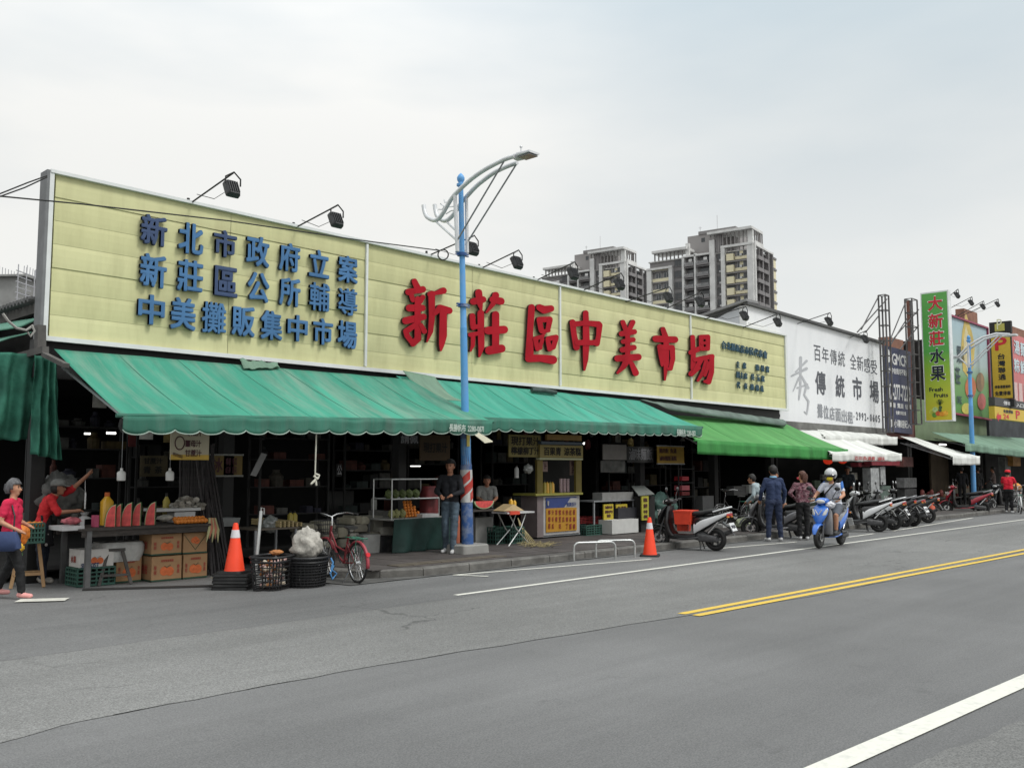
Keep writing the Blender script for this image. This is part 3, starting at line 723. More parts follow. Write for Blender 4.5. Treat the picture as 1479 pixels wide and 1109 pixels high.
def awning(label, TL, TR, FL, FR_, Yt, Yf, vh, m, mv, sc=True, wave=.02, nsc=14, txt=None, sag=.05, group="awnings along the market front", cat="awning", vsc=1.0, seams=6, ytr=None, ink=None):
    a, b = PY(TL[0], TL[1], Yt), PY(TR[0], TR[1], ytr or Yt); c, d = PY(FL[0], FL[1], Yf), PY(FR_[0], FR_[1], Yf)
    root = thing("awning", label, cat, tuple((a + b) / 2 - V((0, 0, 0))), 0, group)
    Ln = (d - c).length
    def f(u, v):
        p = a.lerp(b, u).lerp(c.lerp(d, u), v)
        p.z += -sag * math.sin(math.pi * v) * (.6 + .4 * math.sin(u * 9)) - .045 * abs(math.sin(u * math.pi * seams)) * math.sin(math.pi * min(1, v * 1.1)) + wave * nz(u * 14 * Ln / 8, v * 1.6, Ln) * (.5 + v)
        return p
    MB().grid(f, int(Ln * 9), 14).build("canopy", m, root, world=True, smooth=True, auto=False, solid=.006)
    n_ = int(Ln * 40)
    def g(u, v):
        p = c.lerp(d, u) + V((0, 0, -.0)); s = abs(math.sin(u * math.pi * nsc)) ** .6 if sc else 1
        h = vh * (1 - (.26 * (1 - s) if sc else 0)) + (.012 * nz(u * 30, 2) if sc else .004 * nz(u * 20))
        p.z -= v * h; p.y += -.004 + .035 * v * nz(u * Ln * 3.0, v) + .012 * v * math.sin(u * nsc * math.pi * 2 + 1); p.z += wave * nz(u * 14 * Ln / 8, 1.6, Ln) * 1.5 * (1 - v * .4)
        return p
    MB().grid(g, n_, 4).build("valance", mv, root, world=True, smooth=True, auto=False, solid=.005)
    if sc:                                                                    # pale piping along the scalloped hem
        MB().path([g(i / n_, 1.0) - V((0, .006, 0)) for i in range(n_ + 1)], .009, 5).build("piping", mat("piping_pale", (.30, .38, .33), .7), root, world=True)
    tb = MB(); tb.tube(c + V((-.08, .03, .0)), d + V((.06, .03, 0)), .03, n=8); tb.build("front_tube", mv, root, world=True)
    for u in (.02, .34, .66, .98): am = MB(); am.bar(c.lerp(d, u) + V((0, .05, -.10)), a.lerp(b, u) + V((0, 0, -.26)), .035); am.build("support_arm", M_tube, root, world=True)
    for k in range(1, seams):
        u = k / seams; mb = MB(); mb.path([f(u, v / 10) + V((0, 0, .004)) for v in range(11)], .004, 4); mb.build("seam", mat("seam_thread", (.035, .17, .12), .8) if m in (M_aw1, M_aw2) else mv, root, world=True)
    if txt:
        mb = MB(); s_, x0, y0, x1, y1 = txt; tpx(mb, s_, x0, y0, x1, y1, Yf, n=.045); mb.build("lettering", ink or mat("print_white", (.45, .52, .47), .7), root, world=True)
    return root
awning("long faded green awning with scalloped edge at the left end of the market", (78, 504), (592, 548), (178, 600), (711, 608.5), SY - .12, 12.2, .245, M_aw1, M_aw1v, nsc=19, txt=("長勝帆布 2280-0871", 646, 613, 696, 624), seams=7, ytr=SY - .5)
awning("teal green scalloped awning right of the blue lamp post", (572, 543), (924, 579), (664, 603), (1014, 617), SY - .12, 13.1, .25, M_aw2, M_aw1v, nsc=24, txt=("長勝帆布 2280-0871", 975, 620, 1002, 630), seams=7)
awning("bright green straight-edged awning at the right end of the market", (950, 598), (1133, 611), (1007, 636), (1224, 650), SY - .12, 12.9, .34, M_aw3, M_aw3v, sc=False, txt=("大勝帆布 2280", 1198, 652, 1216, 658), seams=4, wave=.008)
# loose flap between the first two awnings
fl = MB(); q = [PY(582, 541, 14.4), PY(628, 550, 14.4), PY(672, 585, 13.3), PY(634, 583, 13.3)]
fl.grid(lambda u, v: q[0].lerp(q[1], u).lerp(q[3].lerp(q[2], u), v) + V((0, 0, .08 - .12 * math.sin(math.pi * v))), 8, 10)
fl.build("canvas_flap", M_awg, loc=tuple(q[0]), smooth=True, solid=.01, label="loose olive canvas flap lying between the two green awnings", cat="tarpaulin")
sc = MB(); q = [PY(346, 527, 14.35), PY(400, 533, 14.35), PY(404, 539, 14.15), PY(352, 541, 14.05)]
sc.grid(lambda u, v: q[0].lerp(q[1], u).lerp(q[3].lerp(q[2], u), v) + V((0, 0, .10 + .05 * nz(u * 6, v * 4))), 14, 6)
sc.build("canvas_scrap", M_awg, loc=tuple(q[0]), smooth=True, solid=.008, label="small torn canvas scrap lying on the first green awning under the blue characters", cat="canvas scrap")
# grey-green rolled tarp over the bright awning
tp = MB(); a = PY(925, 577, SY - .2); b = PY(1131, 606, SY - .2); c = PY(965, 592, SY - .45); d = PY(1133, 616, SY - .45)
tp.grid(lambda u, v: a.lerp(b, u).lerp(c.lerp(d, u), v) + V((0, -.1 * math.sin(math.pi * v), .02 * nz(u * 20, v * 3))), 50, 6)
tp.build("tarpaulin", mat("tarp_grey_green", (.11, .15, .13), .8, var=.35, vs=2), loc=tuple(a), smooth=True, solid=.01, label="dull grey-green tarpaulin strip under the right end of the yellow sign", cat="tarpaulin")
rl = MB(); a = PY(768, 563, 14.3); b = PY(803, 567, 14.3); rl.path([a, a.lerp(b, .5) + V((0, 0, .02)), b], [.05, .06, .05], 8)
rl.build("rolled_canvas", mat("canvas_dark", (.05, .07, .065), .8, var=.3), loc=tuple(a), smooth=True, label="small rolled dark canvas lying on top of the teal awning below the sign", cat="canvas roll")
# pale loose board under the gap, next to the post
fb = MB(); q = [PY(682, 626, 12.9), PY(692, 625, 12.9), PY(712, 638, 12.5), PY(700, 640, 12.5)]; fb.prism(q, (0, .01, .015))
fb.build("loose_board", mat("cream_board", (.50, .47, .36), .7), loc=tuple(q[0]), label="small cream board hanging askew beside the lamp post under the awning", cat="board")
# white awnings of the next shops
awning("white awning with red print hanging beyond the bright green one", (1146, 621), (1205, 622), (1202, 655), (1302, 656), SY - .2, 12.7, .24, M_aww, M_aww, sc=False, txt=("百年魚湯青菜滷味", 1232, 659, 1276, 665), seams=3, ink=mat("print_crimson", (.35, .05, .05), .7))
awning("short dirty white awning under the white signboard", (1180, 620), (1280, 628), (1192, 630), (1296, 632), SY - .1, SY - .8, .28, M_aww, M_aww, sc=False, seams=2)
awning("plain white awning in front of the stall with cured meats", (1300, 630), (1322, 632), (1376, 659), (1415, 659.5), SY - .2, 12.3, .32, M_aww, M_aww, sc=False, seams=2)
awning("large faded green awning at the far right above the red-shirted cyclist", (1345, 624), (1500, 634), (1394, 640), (1560, 662), SY - .1, 12.6, .30, M_awg, M_awg, sc=False, seams=3, wave=.03)

# ------------------------------------------------------------------ floodlights on booms over the sign
M_lamp = mat("lamp_housing", (.035, .036, .038), .5); M_glass = mat("lamp_glass", (.13, .13, .13), .2, spec=.8)
def flood(hx, hy, bx, by, Yh, label, sc=1.0, plane=SY + .1, grp="floodlights on arms along the top of the yellow sign"):
    b = PY(bx, by, plane); h = PY(hx, hy, Yh)
    root = thing("floodlight", label, "floodlight", tuple(b), 0, grp); b0 = V((0, 0, 0)); h0 = h - b
    mb = MB(); mb.tube(b0 + V((0, .02, -.1)), h0, .014, n=6); mb.tube(b0 + V((0, 0, -.45)), b0 + V((0, 0, .02)), .025, n=6); mb.build("arm", M_black, root)
    s = sc * .26; yk = MB(); yk.path([h0 + V((-s * .5, 0, -s * .75)), h0 + V((-s * .5, 0, -.08)), h0 + V((0, -.02, .01)), h0 + V((s * .5, 0, -.08)), h0 + V((s * .5, 0, -s * .75))], .013, 6); yk.build("bracket", M_black, root)
    Mx = Matrix.Rotation(R(-28), 3, 'X'); c = h0 + V((0, .02, -s * .95))
    ho = MB(); ho.loft([(c + Mx @ V((0, -.045, 0)), Mx @ V((s * .38, 0, 0)), Mx @ V((0, 0, s * .5)), 6), (c + Mx @ V((0, .0, 0)), Mx @ V((s * .45, 0, 0)), Mx @ V((0, 0, s * .55)), 8), (c + Mx @ V((0, .06, 0)), Mx @ V((s * .45, 0, 0)), Mx @ V((0, 0, s * .55)), 8)], 20)
    for k in range(5): ho.box(c + Mx @ V((-s * .3 + k * s * .15, -.055, 0)), (.01, .03, s * .8), M=Mx)
    ho.build("housing", M_lamp, root)
    gl = MB(); gl.box(c + Mx @ V((0, .064, 0)), (s * .8, .008, s), M=Mx); gl.build("lens", M_glass, root)
    cb = MB(); cb.path([h0 + V((0, .03, -s * .9)), h0 * .6 + V((0, 0, -.25)), h0 * .2 + V((0, 0, .0))], .006, 4); cb.build("cable", M_black, root)
FL_ = ((337, 250, 272, 288), (487, 297, 424, 323), (684, 341, 616, 364), (748, 362, 692, 383), (829, 379, 771, 401), (896, 395, 838, 416), (966, 415, 900, 432), (1012, 422, 958, 443), (1076, 443, 1014, 457), (1124, 453, 1070, 470))
FLN = ("leftmost floodlight, over the first blue characters", "second floodlight from the left, above the last blue characters", "floodlight just right of the blue lamp post above the sign", "floodlight against the sky between lamp post and left tower",
       "floodlight in front of the left edge of the left apartment tower", "floodlight in front of the right part of the left apartment tower", "floodlight in front of the left edge of the right apartment tower", "floodlight before the balconies of the right apartment tower", "floodlight in front of the gable of the white signboard building", "last floodlight above the right end of the yellow sign")
for q, lb in zip(FL_, FLN): flood(*q, SY - 1.35, lb)
FR2 = ((1198, 452, 1150, 464), (1250, 478, 1228, 484))
for q, lb in zip(FR2, ("floodlight against the sky above the white signboard", "floodlight at the right end of the white signboard")): flood(*q, 13.6, lb, sc=1.1, plane=SY + .3, grp="floodlights above the white signboard")
# ================================================================== white signboard building and its neighbours
WY = 14.85
M_wh = mat("signboard_white", (.80, .81, .82), .5, var=.02, vs=1, dirt=(.56, .58, .6), da=.3, dsc=1.2, stretch=(1, 1, .2))
x0, x1 = PY(1079, 500, WY).x, PY(1276, 560, WY).x
wsb = thing("signboard_building", "shop block with a big white painted signboard right of the yellow sign", "building", ((x0 + x1) / 2, 18, 0))
zt0, zt1 = PY(1079, 441, WY).z, PY(1272, 497, WY).z; zb0, zb1 = PY(1145, 608, WY).z, PY(1280, 623, WY).z
mb = MB(); mb.prism([(x0, WY, zb0), (x1, WY, zb1), (x1, WY, zt1), (x0, WY, zt0)], (0, .25, 0)); mb.build("signboard", M_wh, wsb, world=True)
mb = MB(); mb.bar((x0 - .1, WY - .04, zt0 + .05), (x1 + .05, WY - .04, zt1 + .05), .16, .08); mb.build("coping", mat("coping_dark", (.10, .10, .10), .7), wsb, world=True)
mb = MB(); p = PX(1032, 462, x0)
mb.prism([(x0, WY + .26, zt0), (x0, p.y, p.z), (x0, p.y, 2.5), (x0, WY + .26, 2.5)], (.2, 0, 0)); mb.build("side_wall", mat("side_white", (.58, .60, .64), .6, var=.05, dirt=(.4, .42, .44), da=.4), wsb, world=True)
mb = MB(); mb.prism([(x0 - .15, WY - .1, zt0 + .1), (x0 - .15, p.y + .5, p.z + .12), (x0 + .6, p.y + .5, p.z + .12), (x0 + .6, WY - .1, zt0 + .1)], (0, 0, .08)); mb.build("roof_sheet", mat("roof_grey", (.25, .25, .25), .8), wsb, world=True)
mb = MB(); mb.b2(x0, x1, 23.5, 23.8, 0, 4); mb.b2(x0, x1, WY + .3, 23.5, 3.2, 3.3); mb.build("shop_shell", M_dark, wsb, world=True)
mb = MB(); mb.b2(x0, x1, WY - .05, WY + .2, 2.75, zb0 - .02); mb.build("lintel", mat("old_soffit", (.16, .16, .15), .8, var=.4, vs=2), wsb, world=True)
q = MB(); q2 = MB(); o, s = (1120, 400), 4.12
def cpx(mbq, str_, bx, Y, n=.006, **k): tpx(mbq, str_, o[0] + bx[0] / s, o[1] + bx[1] / s, o[0] + bx[2] / s, o[1] + bx[3] / s, Y, n=n, **k)
for i, ch in enumerate("百年傳統"): cpx(q, ch, (228 + i * 48, 408 + i * 12, 268 + i * 48, 500 + i * 11), WY, bold=False)
for i, ch in enumerate("全新感受"): cpx(q, ch, (443 + i * 41, 458 + i * 12, 480 + i * 41, 548 + i * 10), WY, bold=False)
for i, ch in enumerate("傳統市場"): cpx(q, ch, ((236, 356, 458, 560)[i], (562, 585, 595, 618)[i], (298, 410, 514, 614)[i], (700, 718, 732, 750)[i]), WY)
for i, ch in enumerate("攤位店面出租"): cpx(q2, ch, (248 + i * 36, 755 + i * 9, 280 + i * 36, 838 + i * 7), WY)
for i, ch in enumerate(":2992-0605"): cpx(q, ch, (462 + i * 16.5, (802, 800)[i > 0] + i * 2.5, 473 + i * 16.5, 848 + i * 2), WY) if ch not in ':-' else cpx(q, ch, (462 + i * 16.5, 825 + i * 2, 470 + i * 16.5, 835 + i * 2), WY)
q.build("lettering", mat("ink_dark", (.10, .105, .12), .6), wsb, world=True); q2.build("lettering", mat("ink_grey", (.30, .31, .33), .6), wsb, world=True)
br = MB()
for st in (((185, 500, 8), (120, 565, 4)), ((95, 590, 5), (185, 545, 9)), ((150, 480, 9), (148, 640, 7)), ((140, 600, 7), (105, 680, 3)), ((155, 590, 6), (195, 660, 8)), ((130, 660, 5), (190, 640, 6)), ((150, 650, 8), (140, 730, 4)), ((185, 650, 7), (172, 700, 5), (198, 740, 6), (188, 815, 4), (172, 800, 3))):
    for i in range(len(st) - 1):
        (xa, ya, ra), (xb, yb, rb) = st[i], st[i + 1]; an = math.atan2(yb - ya, xb - xa); pts = []
        for k in range(7): t = an + math.pi / 2 + math.pi * k / 6; pts.append((xa + ra * math.cos(t), ya + ra * math.sin(t)))
        for k in range(7): t = an - math.pi / 2 + math.pi * k / 6; pts.append((xb + rb * math.cos(t), yb + rb * math.sin(t)))
        w3 = [PY(o[0] + x / s, o[1] + y / s, WY - .004 - .001 * len(br.f)) for x, y in pts][::-1]; b = len(br.v); br.v += w3; br.face([b + i_ for i_ in range(len(w3))])
br.build("brush_character", mat("ink_silver", (.44, .45, .47), .5), wsb, world=True)

# navy estate agency board
M_navy = mat("board_navy", (.055, .06, .11), .5, var=.1)
nb = thing("signboard", "dark navy board with white phone number beside the white signboard", "sign", tuple(PY(1298, 560, WY)))
ps = [PY(1279, 499, WY), PY(1315, 508, WY), PY(1318, 627, WY), PY(1283, 623, WY)]
mb = MB(); mb.prism(ps, (0, .15, 0)); mb.build("board", M_navy, nb, world=True)
q = MB()
cpx(q, "GMCR", (692, 462, 784, 530), WY); cpx(q, "大中金商用不動產", (672, 545, 790, 582), WY); cpx(q, "02-277-7220", (668, 640, 800, 735), WY)
cpx(q, "買屋 賣屋 估價", (676, 752, 806, 782), WY); cpx(q, "免費市場估價", (715, 798, 775, 822), WY); cpx(q, "買小陳經紀人", (684, 850, 804, 898), WY)
q.build("lettering", mat("board_white", (.66, .66, .66), .6), nb, world=True)
q = MB(); q.ell(PY(1120 + 672 / s, 400 + 470 / s, WY) , (.2, .012, .27), 12, 8); q.build("emblem", mat("board_white", (.7, .7, .7)), nb, world=True)
# lattice sign towers
M_rust = mat("lattice_steel", (.10, .095, .095), .7, var=.4, vs=4)
def lattice(pxa, pxb, ytop, ybot, Y, dep, label, n=8, braces=()):
    a, b = PY(pxa, 500, Y).x, PY(pxb, 500, Y).x; z1 = PY((pxa + pxb) / 2, ytop, Y).z; z0 = PY((pxa + pxb) / 2, ybot, Y).z
    root = thing("lattice_tower", label, "lattice tower", ((a + b) / 2, Y, z0), 0, "steel lattice frames for signs")
    for x in (a, b):
        for y in (Y, Y + dep): mb = MB(); mb.bar((x, y, z0), (x, y, z1), .05); mb.build("upright", M_rust, root, world=True)
    for k in range(n + 1):
        z = z0 + (z1 - z0) * k / n; mb = MB()
        mb.bar((a, Y, z), (b, Y, z), .03); mb.bar((a, Y + dep, z), (b, Y + dep, z), .03); mb.bar((a, Y, z), (a, Y + dep, z), .03); mb.bar((b, Y, z), (b, Y + dep, z), .03)
        mb.build("rung", M_rust, root, world=True)
    for (px0, py0, px1, py1) in braces:
        mb = MB(); mb.bar(PY(px0, py0, Y + dep), PY(px1, py1, Y + .2), .035); mb.build("brace", M_rust, root, world=True)
lattice(1281, 1286, 427, 624, 14.2, .26, "steel lattice tower in front of the navy board", 9, ((1268, 430, 1244, 476), (1281, 432, 1238, 480), (1270, 455, 1250, 480)))
lattice(1319.5, 1327, 433, 612, 14.3, .28, "steel lattice tower immediately left of the tall green fruit sign", 9, ((1309, 434, 1286, 490), (1327, 447, 1288, 492), (1310, 460, 1285, 500), (1327, 470, 1300, 505)))
# the tall projecting fruit sign
def proj(name, label, L0, R0, yT, yB, Yr, thick, grp=None):
    """box sign standing out from the facade; its face looks down the street (towards -x)"""
    r = PY(R0, yT[1], Yr); l = PX(L0, yT[0], r.x); zb_ = PY(R0, yB, Yr).z
    root = thing(name, label, "sign", (r.x, (l.y + r.y) / 2, zb_), 0, grp); return root, r.x, l.y, r.y, r.z, zb_
fs, fx, fy1, fy0, fz1, fz0 = proj("fruit_sign", "tall narrow green and yellow fruit shop sign standing out from the facade", 1329, 1369, (424, 418.5), 607, 13.2, .35)
M_fg = bpy.data.materials.new("fruit_sign_print"); M_fg.use_nodes = True
t = M_fg.node_tree; bsd = t.nodes["Principled BSDF"]; tc = t.nodes.new("ShaderNodeTexCoord"); se = t.nodes.new("ShaderNodeSeparateXYZ"); t.links.new(tc.outputs['Object'], se.inputs[0])
mr = t.nodes.new("ShaderNodeMapRange"); mr.inputs[1].default_value = 0; mr.inputs[2].default_value = fz1 - fz0; t.links.new(se.outputs['Z'], mr.inputs[0])
wv = t.nodes.new("ShaderNodeTexWave"); wv.inputs['Scale'].default_value = .22; wv.inputs['Distortion'].default_value = 5; wv.inputs['Detail'].default_value = 0; t.links.new(tc.outputs['Object'], wv.inputs['Vector'])
am_ = t.nodes.new("ShaderNodeMath"); am_.operation = 'MULTIPLY_ADD'; am_.inputs[1].default_value = .16; t.links.new(wv.outputs['Fac'], am_.inputs[0]); t.links.new(mr.outputs[0], am_.inputs[2])
rp = t.nodes.new("ShaderNodeValToRGB"); e = rp.color_ramp.elements; e[0].position = .0; e[0].color = (.62, .50, .03, 1); e[1].position = 1; e[1].color = (.10, .36, .07, 1)
x_ = e.new(.22); x_.color = (.50, .55, .04, 1); x_ = e.new(.42); x_.color = (.24, .46, .04, 1); x_ = e.new(.55); x_.color = (.08, .36, .06, 1)
t.links.new(am_.outputs[0], rp.inputs[0]); t.links.new(rp.outputs[0], bsd.inputs['Base Color']); bsd.inputs['Roughness'].default_value = .45
mb = MB(); mb.b2(fx, fx + .3, fy0, fy1, fz0, fz1); mb.build("cabinet", mat("cabinet_white", (.72, .74, .74), .5), fs, world=True)
mb = MB(); mb.b2(fx - .015, fx, fy0 + .05, fy1 - .05, fz0 + .05, fz1 - .06); mb.build("face", M_fg, fs, world=True)
UY, D_ = V((0, -1, 0)), V((0, 0, 1))
W_ = fy1 - fy0; H_ = fz1 - fz0
def fsx(a): return fy1 - W_ * a
M_fr, M_fk, M_fw = mat("print_red", (.55, .02, .04), .5), mat("print_ink", (.01, .015, .03), .5), mat("print_white2", (.75, .78, .72), .5)
for i, ch in enumerate("大新莊水果"):
    zc = fz1 - H_ * (.035 + .135 * i)
    for grow, mm, n_ in ((.03, M_fw, .017), (0, M_fr if i < 3 else M_fk, .021)):
        mb = MB(); text(mb, ch, (fx - n_, fsx(.27) + grow, zc - H_ * .115 - grow), UY, D_, W_ * .52 + 2 * grow, H_ * .112 + 2 * grow, depth=.002); mb.build("lettering", mm, fs, world=True)
mb = MB(); text(mb, "Fresh", (fx - .02, fsx(.2), fz0 + H_ * .228), UY, D_, W_ * .48, H_ * .032, depth=.002); text(mb, "Fruits", (fx - .02, fsx(.36), fz0 + H_ * .182), UY, D_, W_ * .5, H_ * .032, depth=.002); mb.build("lettering", M_fk, fs, world=True)
for (a, h, r, cc) in ((.25, .075, .1, (.5, .55, .08)), (.38, .09, .11, (.45, .6, .25)), (.48, .06, .1, (.6, .12, .04)), (.62, .055, .1, (.7, .3, .03)), (.74, .06, .11, (.75, .42, .05)), (.35, .05, .1, (.12, .3, .05)), (.55, .085, .07, (.08, .12, .05)), (.57, .105, .07, (.05, .1, .04))):
    mb = MB(); mb.lathe([(r, 0), (r, .004)], (fx - .02 - .001 * len(MATS) % .004, fsx(a), fz0 + H_ * h), (-1, 0, 0), 12); mb.build("printed_fruit", mat("fruit_print_%d" % int(a * 100), cc, .5, var=.3, vs=12), fs, world=True)
mb = MB()
for k in range(7): c = V((fx - .024, fsx(.56), fz0 + H_ * .12)); mb.bar(c, c + V((0, .16 * math.sin((k - 3) * .4), .26 * math.cos((k - 3) * .3))), .03, .003)
mb.build("printed_leaves", mat("leaf_print", (.02, .05, .02), .5), fs, world=True)

# green-walled building with the mural board
GY = 15.0
def facade(name, label, pa, pb, ztop, m, Y=GY, dep=9, z0=2.9):
    a, b = PY(pa, 600, Y).x, PY(pb, 600, Y).x
    r_ = thing(name, label, "building", ((a + b) / 2, Y + dep / 2, 0))
    mb = MB(); mb.b2(a, b, Y, Y + .25, z0, ztop); mb.build("upper_wall", m, r_, world=True)
    mb = MB(); mb.b2(a, a + .2, Y + .25, Y + dep, 0, ztop - .01); mb.b2(b - .2, b, Y + .25, Y + dep, 0, ztop - .01); mb.b2(a + .2, b - .2, Y + dep - .2, Y + dep, 0, ztop - .01); mb.b2(a + .2, b - .2, Y + .25, Y + dep - .2, ztop - .25, ztop - .05); mb.build("shell", M_dk2, r_, world=True)
    mb = MB(); mb.b2(a + .2, b - .2, Y + 3.5, Y + 3.7, .13, z0); mb.b2(a + .2, b - .2, Y + .25, Y + 3.6, z0, z0 + .1); mb.build("shop_back", M_dk2, r_, world=True)
    return r_, a, b
M_gw = mat("green_tile_wall", (.16, .22, .12), .7, var=.2, vs=3, dirt=(.10, .11, .08), da=.6)
gb, ga_, gb_ = facade("shop_building", "green walled shop building behind the tall fruit sign", 1321, 1424, PY(1390, 585, GY).z, M_gw)
rb = MB(); rb.b2(ga_ - .14, ga_ - .02, GY + .0, GY + .12, 2.9, PY(1322, 437, GY).z); rb.build("brick_side", mat("brick_brown", (.17, .075, .055), .85, var=.3, vs=4), gb, world=True)
for (a, b, t_, b_, lab) in ((1283, 1305, 489, 512, 1), (1393, 1412, 449, 480, 2), (1456, 1490, 475, 490, 3)):
    mb = MB(); X0, X1, z0, z1 = fr(a, t_, b, b_, 19); mb.b2(X0, X1, 19, 19.5, z0 - 4, z1); 
    mb.build("rooftop_block", mat("brick_brown2", (.26, .13, .09), .85, var=.25, vs=2), loc=(X0, 20, z0 - 4), label=("brown rooftop block above the navy board", "brown brick chimney block behind the fruit mural", "brown block on the roof behind the pink billboard")[lab - 1], cat="roof block")
mu = thing("mural_board", "large tilted blue and green fruit billboard in a magenta frame", "billboard", tuple(PY(1400, 600, GY - .1)))
MY = GY - .15
ps = [PY(1370, 455, MY), PY(1425, 474, MY), PY(1430, 606, MY), PY(1376, 597, MY)]
M_mu = bpy.data.materials.new("mural_print"); M_mu.use_nodes = True; t = M_mu.node_tree; bsd = t.nodes["Principled BSDF"]; tc = t.nodes.new("ShaderNodeTexCoord"); se = t.nodes.new("ShaderNodeSeparateXYZ"); t.links.new(tc.outputs['Object'], se.inputs[0])
mr = t.nodes.new("ShaderNodeMapRange"); mr.inputs[1].default_value = 0; mr.inputs[2].default_value = 5.5; t.links.new(se.outputs['Z'], mr.inputs[0])
rp = t.nodes.new("ShaderNodeValToRGB"); e = rp.color_ramp.elements; e[0].position = 0; e[0].color = (.10, .26, .07, 1); e[1].position = 1; e[1].color = (.22, .40, .55, 1)
x_ = e.new(.3); x_.color = (.16, .32, .12, 1); x_ = e.new(.45); x_.color = (.40, .50, .48, 1); x_ = e.new(.8); x_.color = (.38, .52, .58, 1)
t.links.new(mr.outputs[0], rp.inputs[0]); t.links.new(rp.outputs[0], bsd.inputs['Base Color']); bsd.inputs['Roughness'].default_value = .5
mb = MB(); mb.prism(ps, (0, .12, 0)); mb.build("board", M_mu, mu, world=True)
for p in (ps[0].lerp(ps[3], .0), ps[1], ps[0].lerp(ps[1], .5)): mb = MB(); mb.bar((p.x, GY + .2, 3.5), (p.x, GY + .2, p.z - .1), .12); mb.build("post", M_rust, mu, world=True)
mb = MB()
for i in range(4): mb.bar(ps[i] - V((0, .02, 0)), ps[(i + 1) % 4] - V((0, .02, 0)), .14, .08)
mb.build("frame", mat("magenta_frame", (.30, .05, .10), .5), mu, world=True)
def mdisc(pts, c, name="printed_fruit", dy=.012):
    mb = MB(); w3 = [PY(x, y, MY - dy) for x, y in pts]; mb.prism(w3, (0, .004, 0)); mb.build(name, c, mu, world=True)
def el(cx, cy, rx, ry, n=18, pw=1): return [(cx + rx * math.cos(t * 2 * math.pi / n), cy + ry * math.sin(t * 2 * math.pi / n)) for t in range(n)]
mdisc([(1395, 452), (1404, 480), (1408, 500), (1406, 530), (1398, 545), (1391, 535), (1388, 505), (1390, 478)], mat("print_gold", (.55, .42, .12), .5, var=.2, vs=2))
mdisc([(1395, 470), (1401, 490), (1402, 520), (1397, 536), (1393, 520), (1392, 490)], mat("print_pale", (.62, .55, .33), .5), dy=.018)
mdisc(el(1402, 560, 8, 16), mat("print_orange", (.50, .16, .07), .5, var=.2, vs=3), dy=.02); mdisc(el(1416, 552, 6, 14), mat("print_brown", (.26, .16, .07), .5, var=.3, vs=3), dy=.022)
mdisc(el(1418, 580, 6, 12), mat("print_rose", (.48, .12, .10), .5, var=.2), dy=.026); mdisc(el(1396, 590, 7, 8), mat("print_lemon", (.55, .50, .12), .5), dy=.024)
q = MB()
for ch, bx in (("果", (1381, 500, 1388, 525)), ("水", (1388, 500, 1391.5, 524)), ("莊", (1379, 530, 1386, 555))): tpx(q, ch, *bx, MY, n=.03)
tpx(q, "ORE", 1381, 572, 1388, 583, MY, n=.03); q.build("lettering", mat("ink_green_dark", (.05, .08, .10), .5), mu, world=True)
# little lamps over the fruit sign and mural
for i, (hx, hy, bx, by) in enumerate(((1383, 418, 1370, 426), (1403, 429, 1371, 443), (1420, 435, 1380, 455), (1441, 432, 1384, 456))):
    flood(hx, hy, bx, by, 13.0 + .1 * i, "small black lamp on a thin arm, %s over the fruit billboard" % ("nearest the tall green sign", "second from the green sign", "third from the green sign", "farthest from the green sign")[i], sc=.95, plane=15.0, grp="small lamps over the fruit billboard")
# projecting parking sign
pk, kx_, ky1, ky0, kz1, kz0 = proj("parking_sign", "black and yellow vertical parking sign with a big red P", 1429, 1459, (465, 463), 575, 13.4, .4)
kz0 = PY(1462, 575, 13.4).z; hm = kz1 - (kz1 - kz0) * .155
mb = MB(); mb.b2(kx_, kx_ + .22, ky0 - .02, ky1 + .02, hm, kz1); mb.build("top_box", M_black, pk, world=True)
mb = MB(); mb.b2(kx_ - .02, kx_, ky1 - (ky1 - ky0) * .72, ky1 - (ky1 - ky0) * .25, hm + .12, kz1 - .1); mb.build("emblem_plate", mat("plate_gold", (.45, .42, .10), .5), pk, world=True)
mb = MB(); text(mb, "P", (kx_ - .026, ky1 - (ky1 - ky0) * .36, hm + .2), UY, D_, (ky1 - ky0) * .25, .5, depth=.003, bold=False); mb.build("emblem", mat("emblem_pale", (.7, .7, .5), .5), pk, world=True)
M_py = mat("parking_yellow", (.60, .42, .05), .5, var=.05)
mb = MB(); mb.b2(kx_, kx_ + .16, ky0, ky1, kz0, hm - .01); mb.build("cabinet", M_black, pk, world=True)
mb = MB(); mb.b2(kx_ - .02, kx_, ky0 + .04, ky1 - .04, kz0 + .03, hm - .15); mb.build("face", M_py, pk, world=True)
kw = ky1 - ky0; kh = hm - kz0
mb = MB(); text(mb, "P", (kx_ - .026, ky1 - kw * .22, hm - kh * .26), UY, D_, kw * .58, kh * .2, depth=.003); mb.build("lettering", M_fr, pk, world=True)
mb = MB(); vtext(mb, "台灣聯通", (kx_ - .026, ky1 - kw * .32, hm - kh * .3), UY, D_, kw * .36, kh * .42, depth=.003)
text(mb, "停車場營業時", (kx_ - .026, ky1 - kw * .12, kz0 + kh * .16), UY, D_, kw * .76, kh * .05, depth=.003); text(mb, "免費停車", (kx_ - .026, ky1 - kw * .12, kz0 + kh * .05), UY, D_, kw * .76, kh * .07, depth=.003)
mb.build("lettering", M_fk, pk, world=True)
mb = MB(); mb.b2(kx_ - .05, kx_ + .2, ky0 - .02, ky1 + .02, kz0 - .4, kz0 - .02); mb.build("base_box", M_black, pk, world=True)
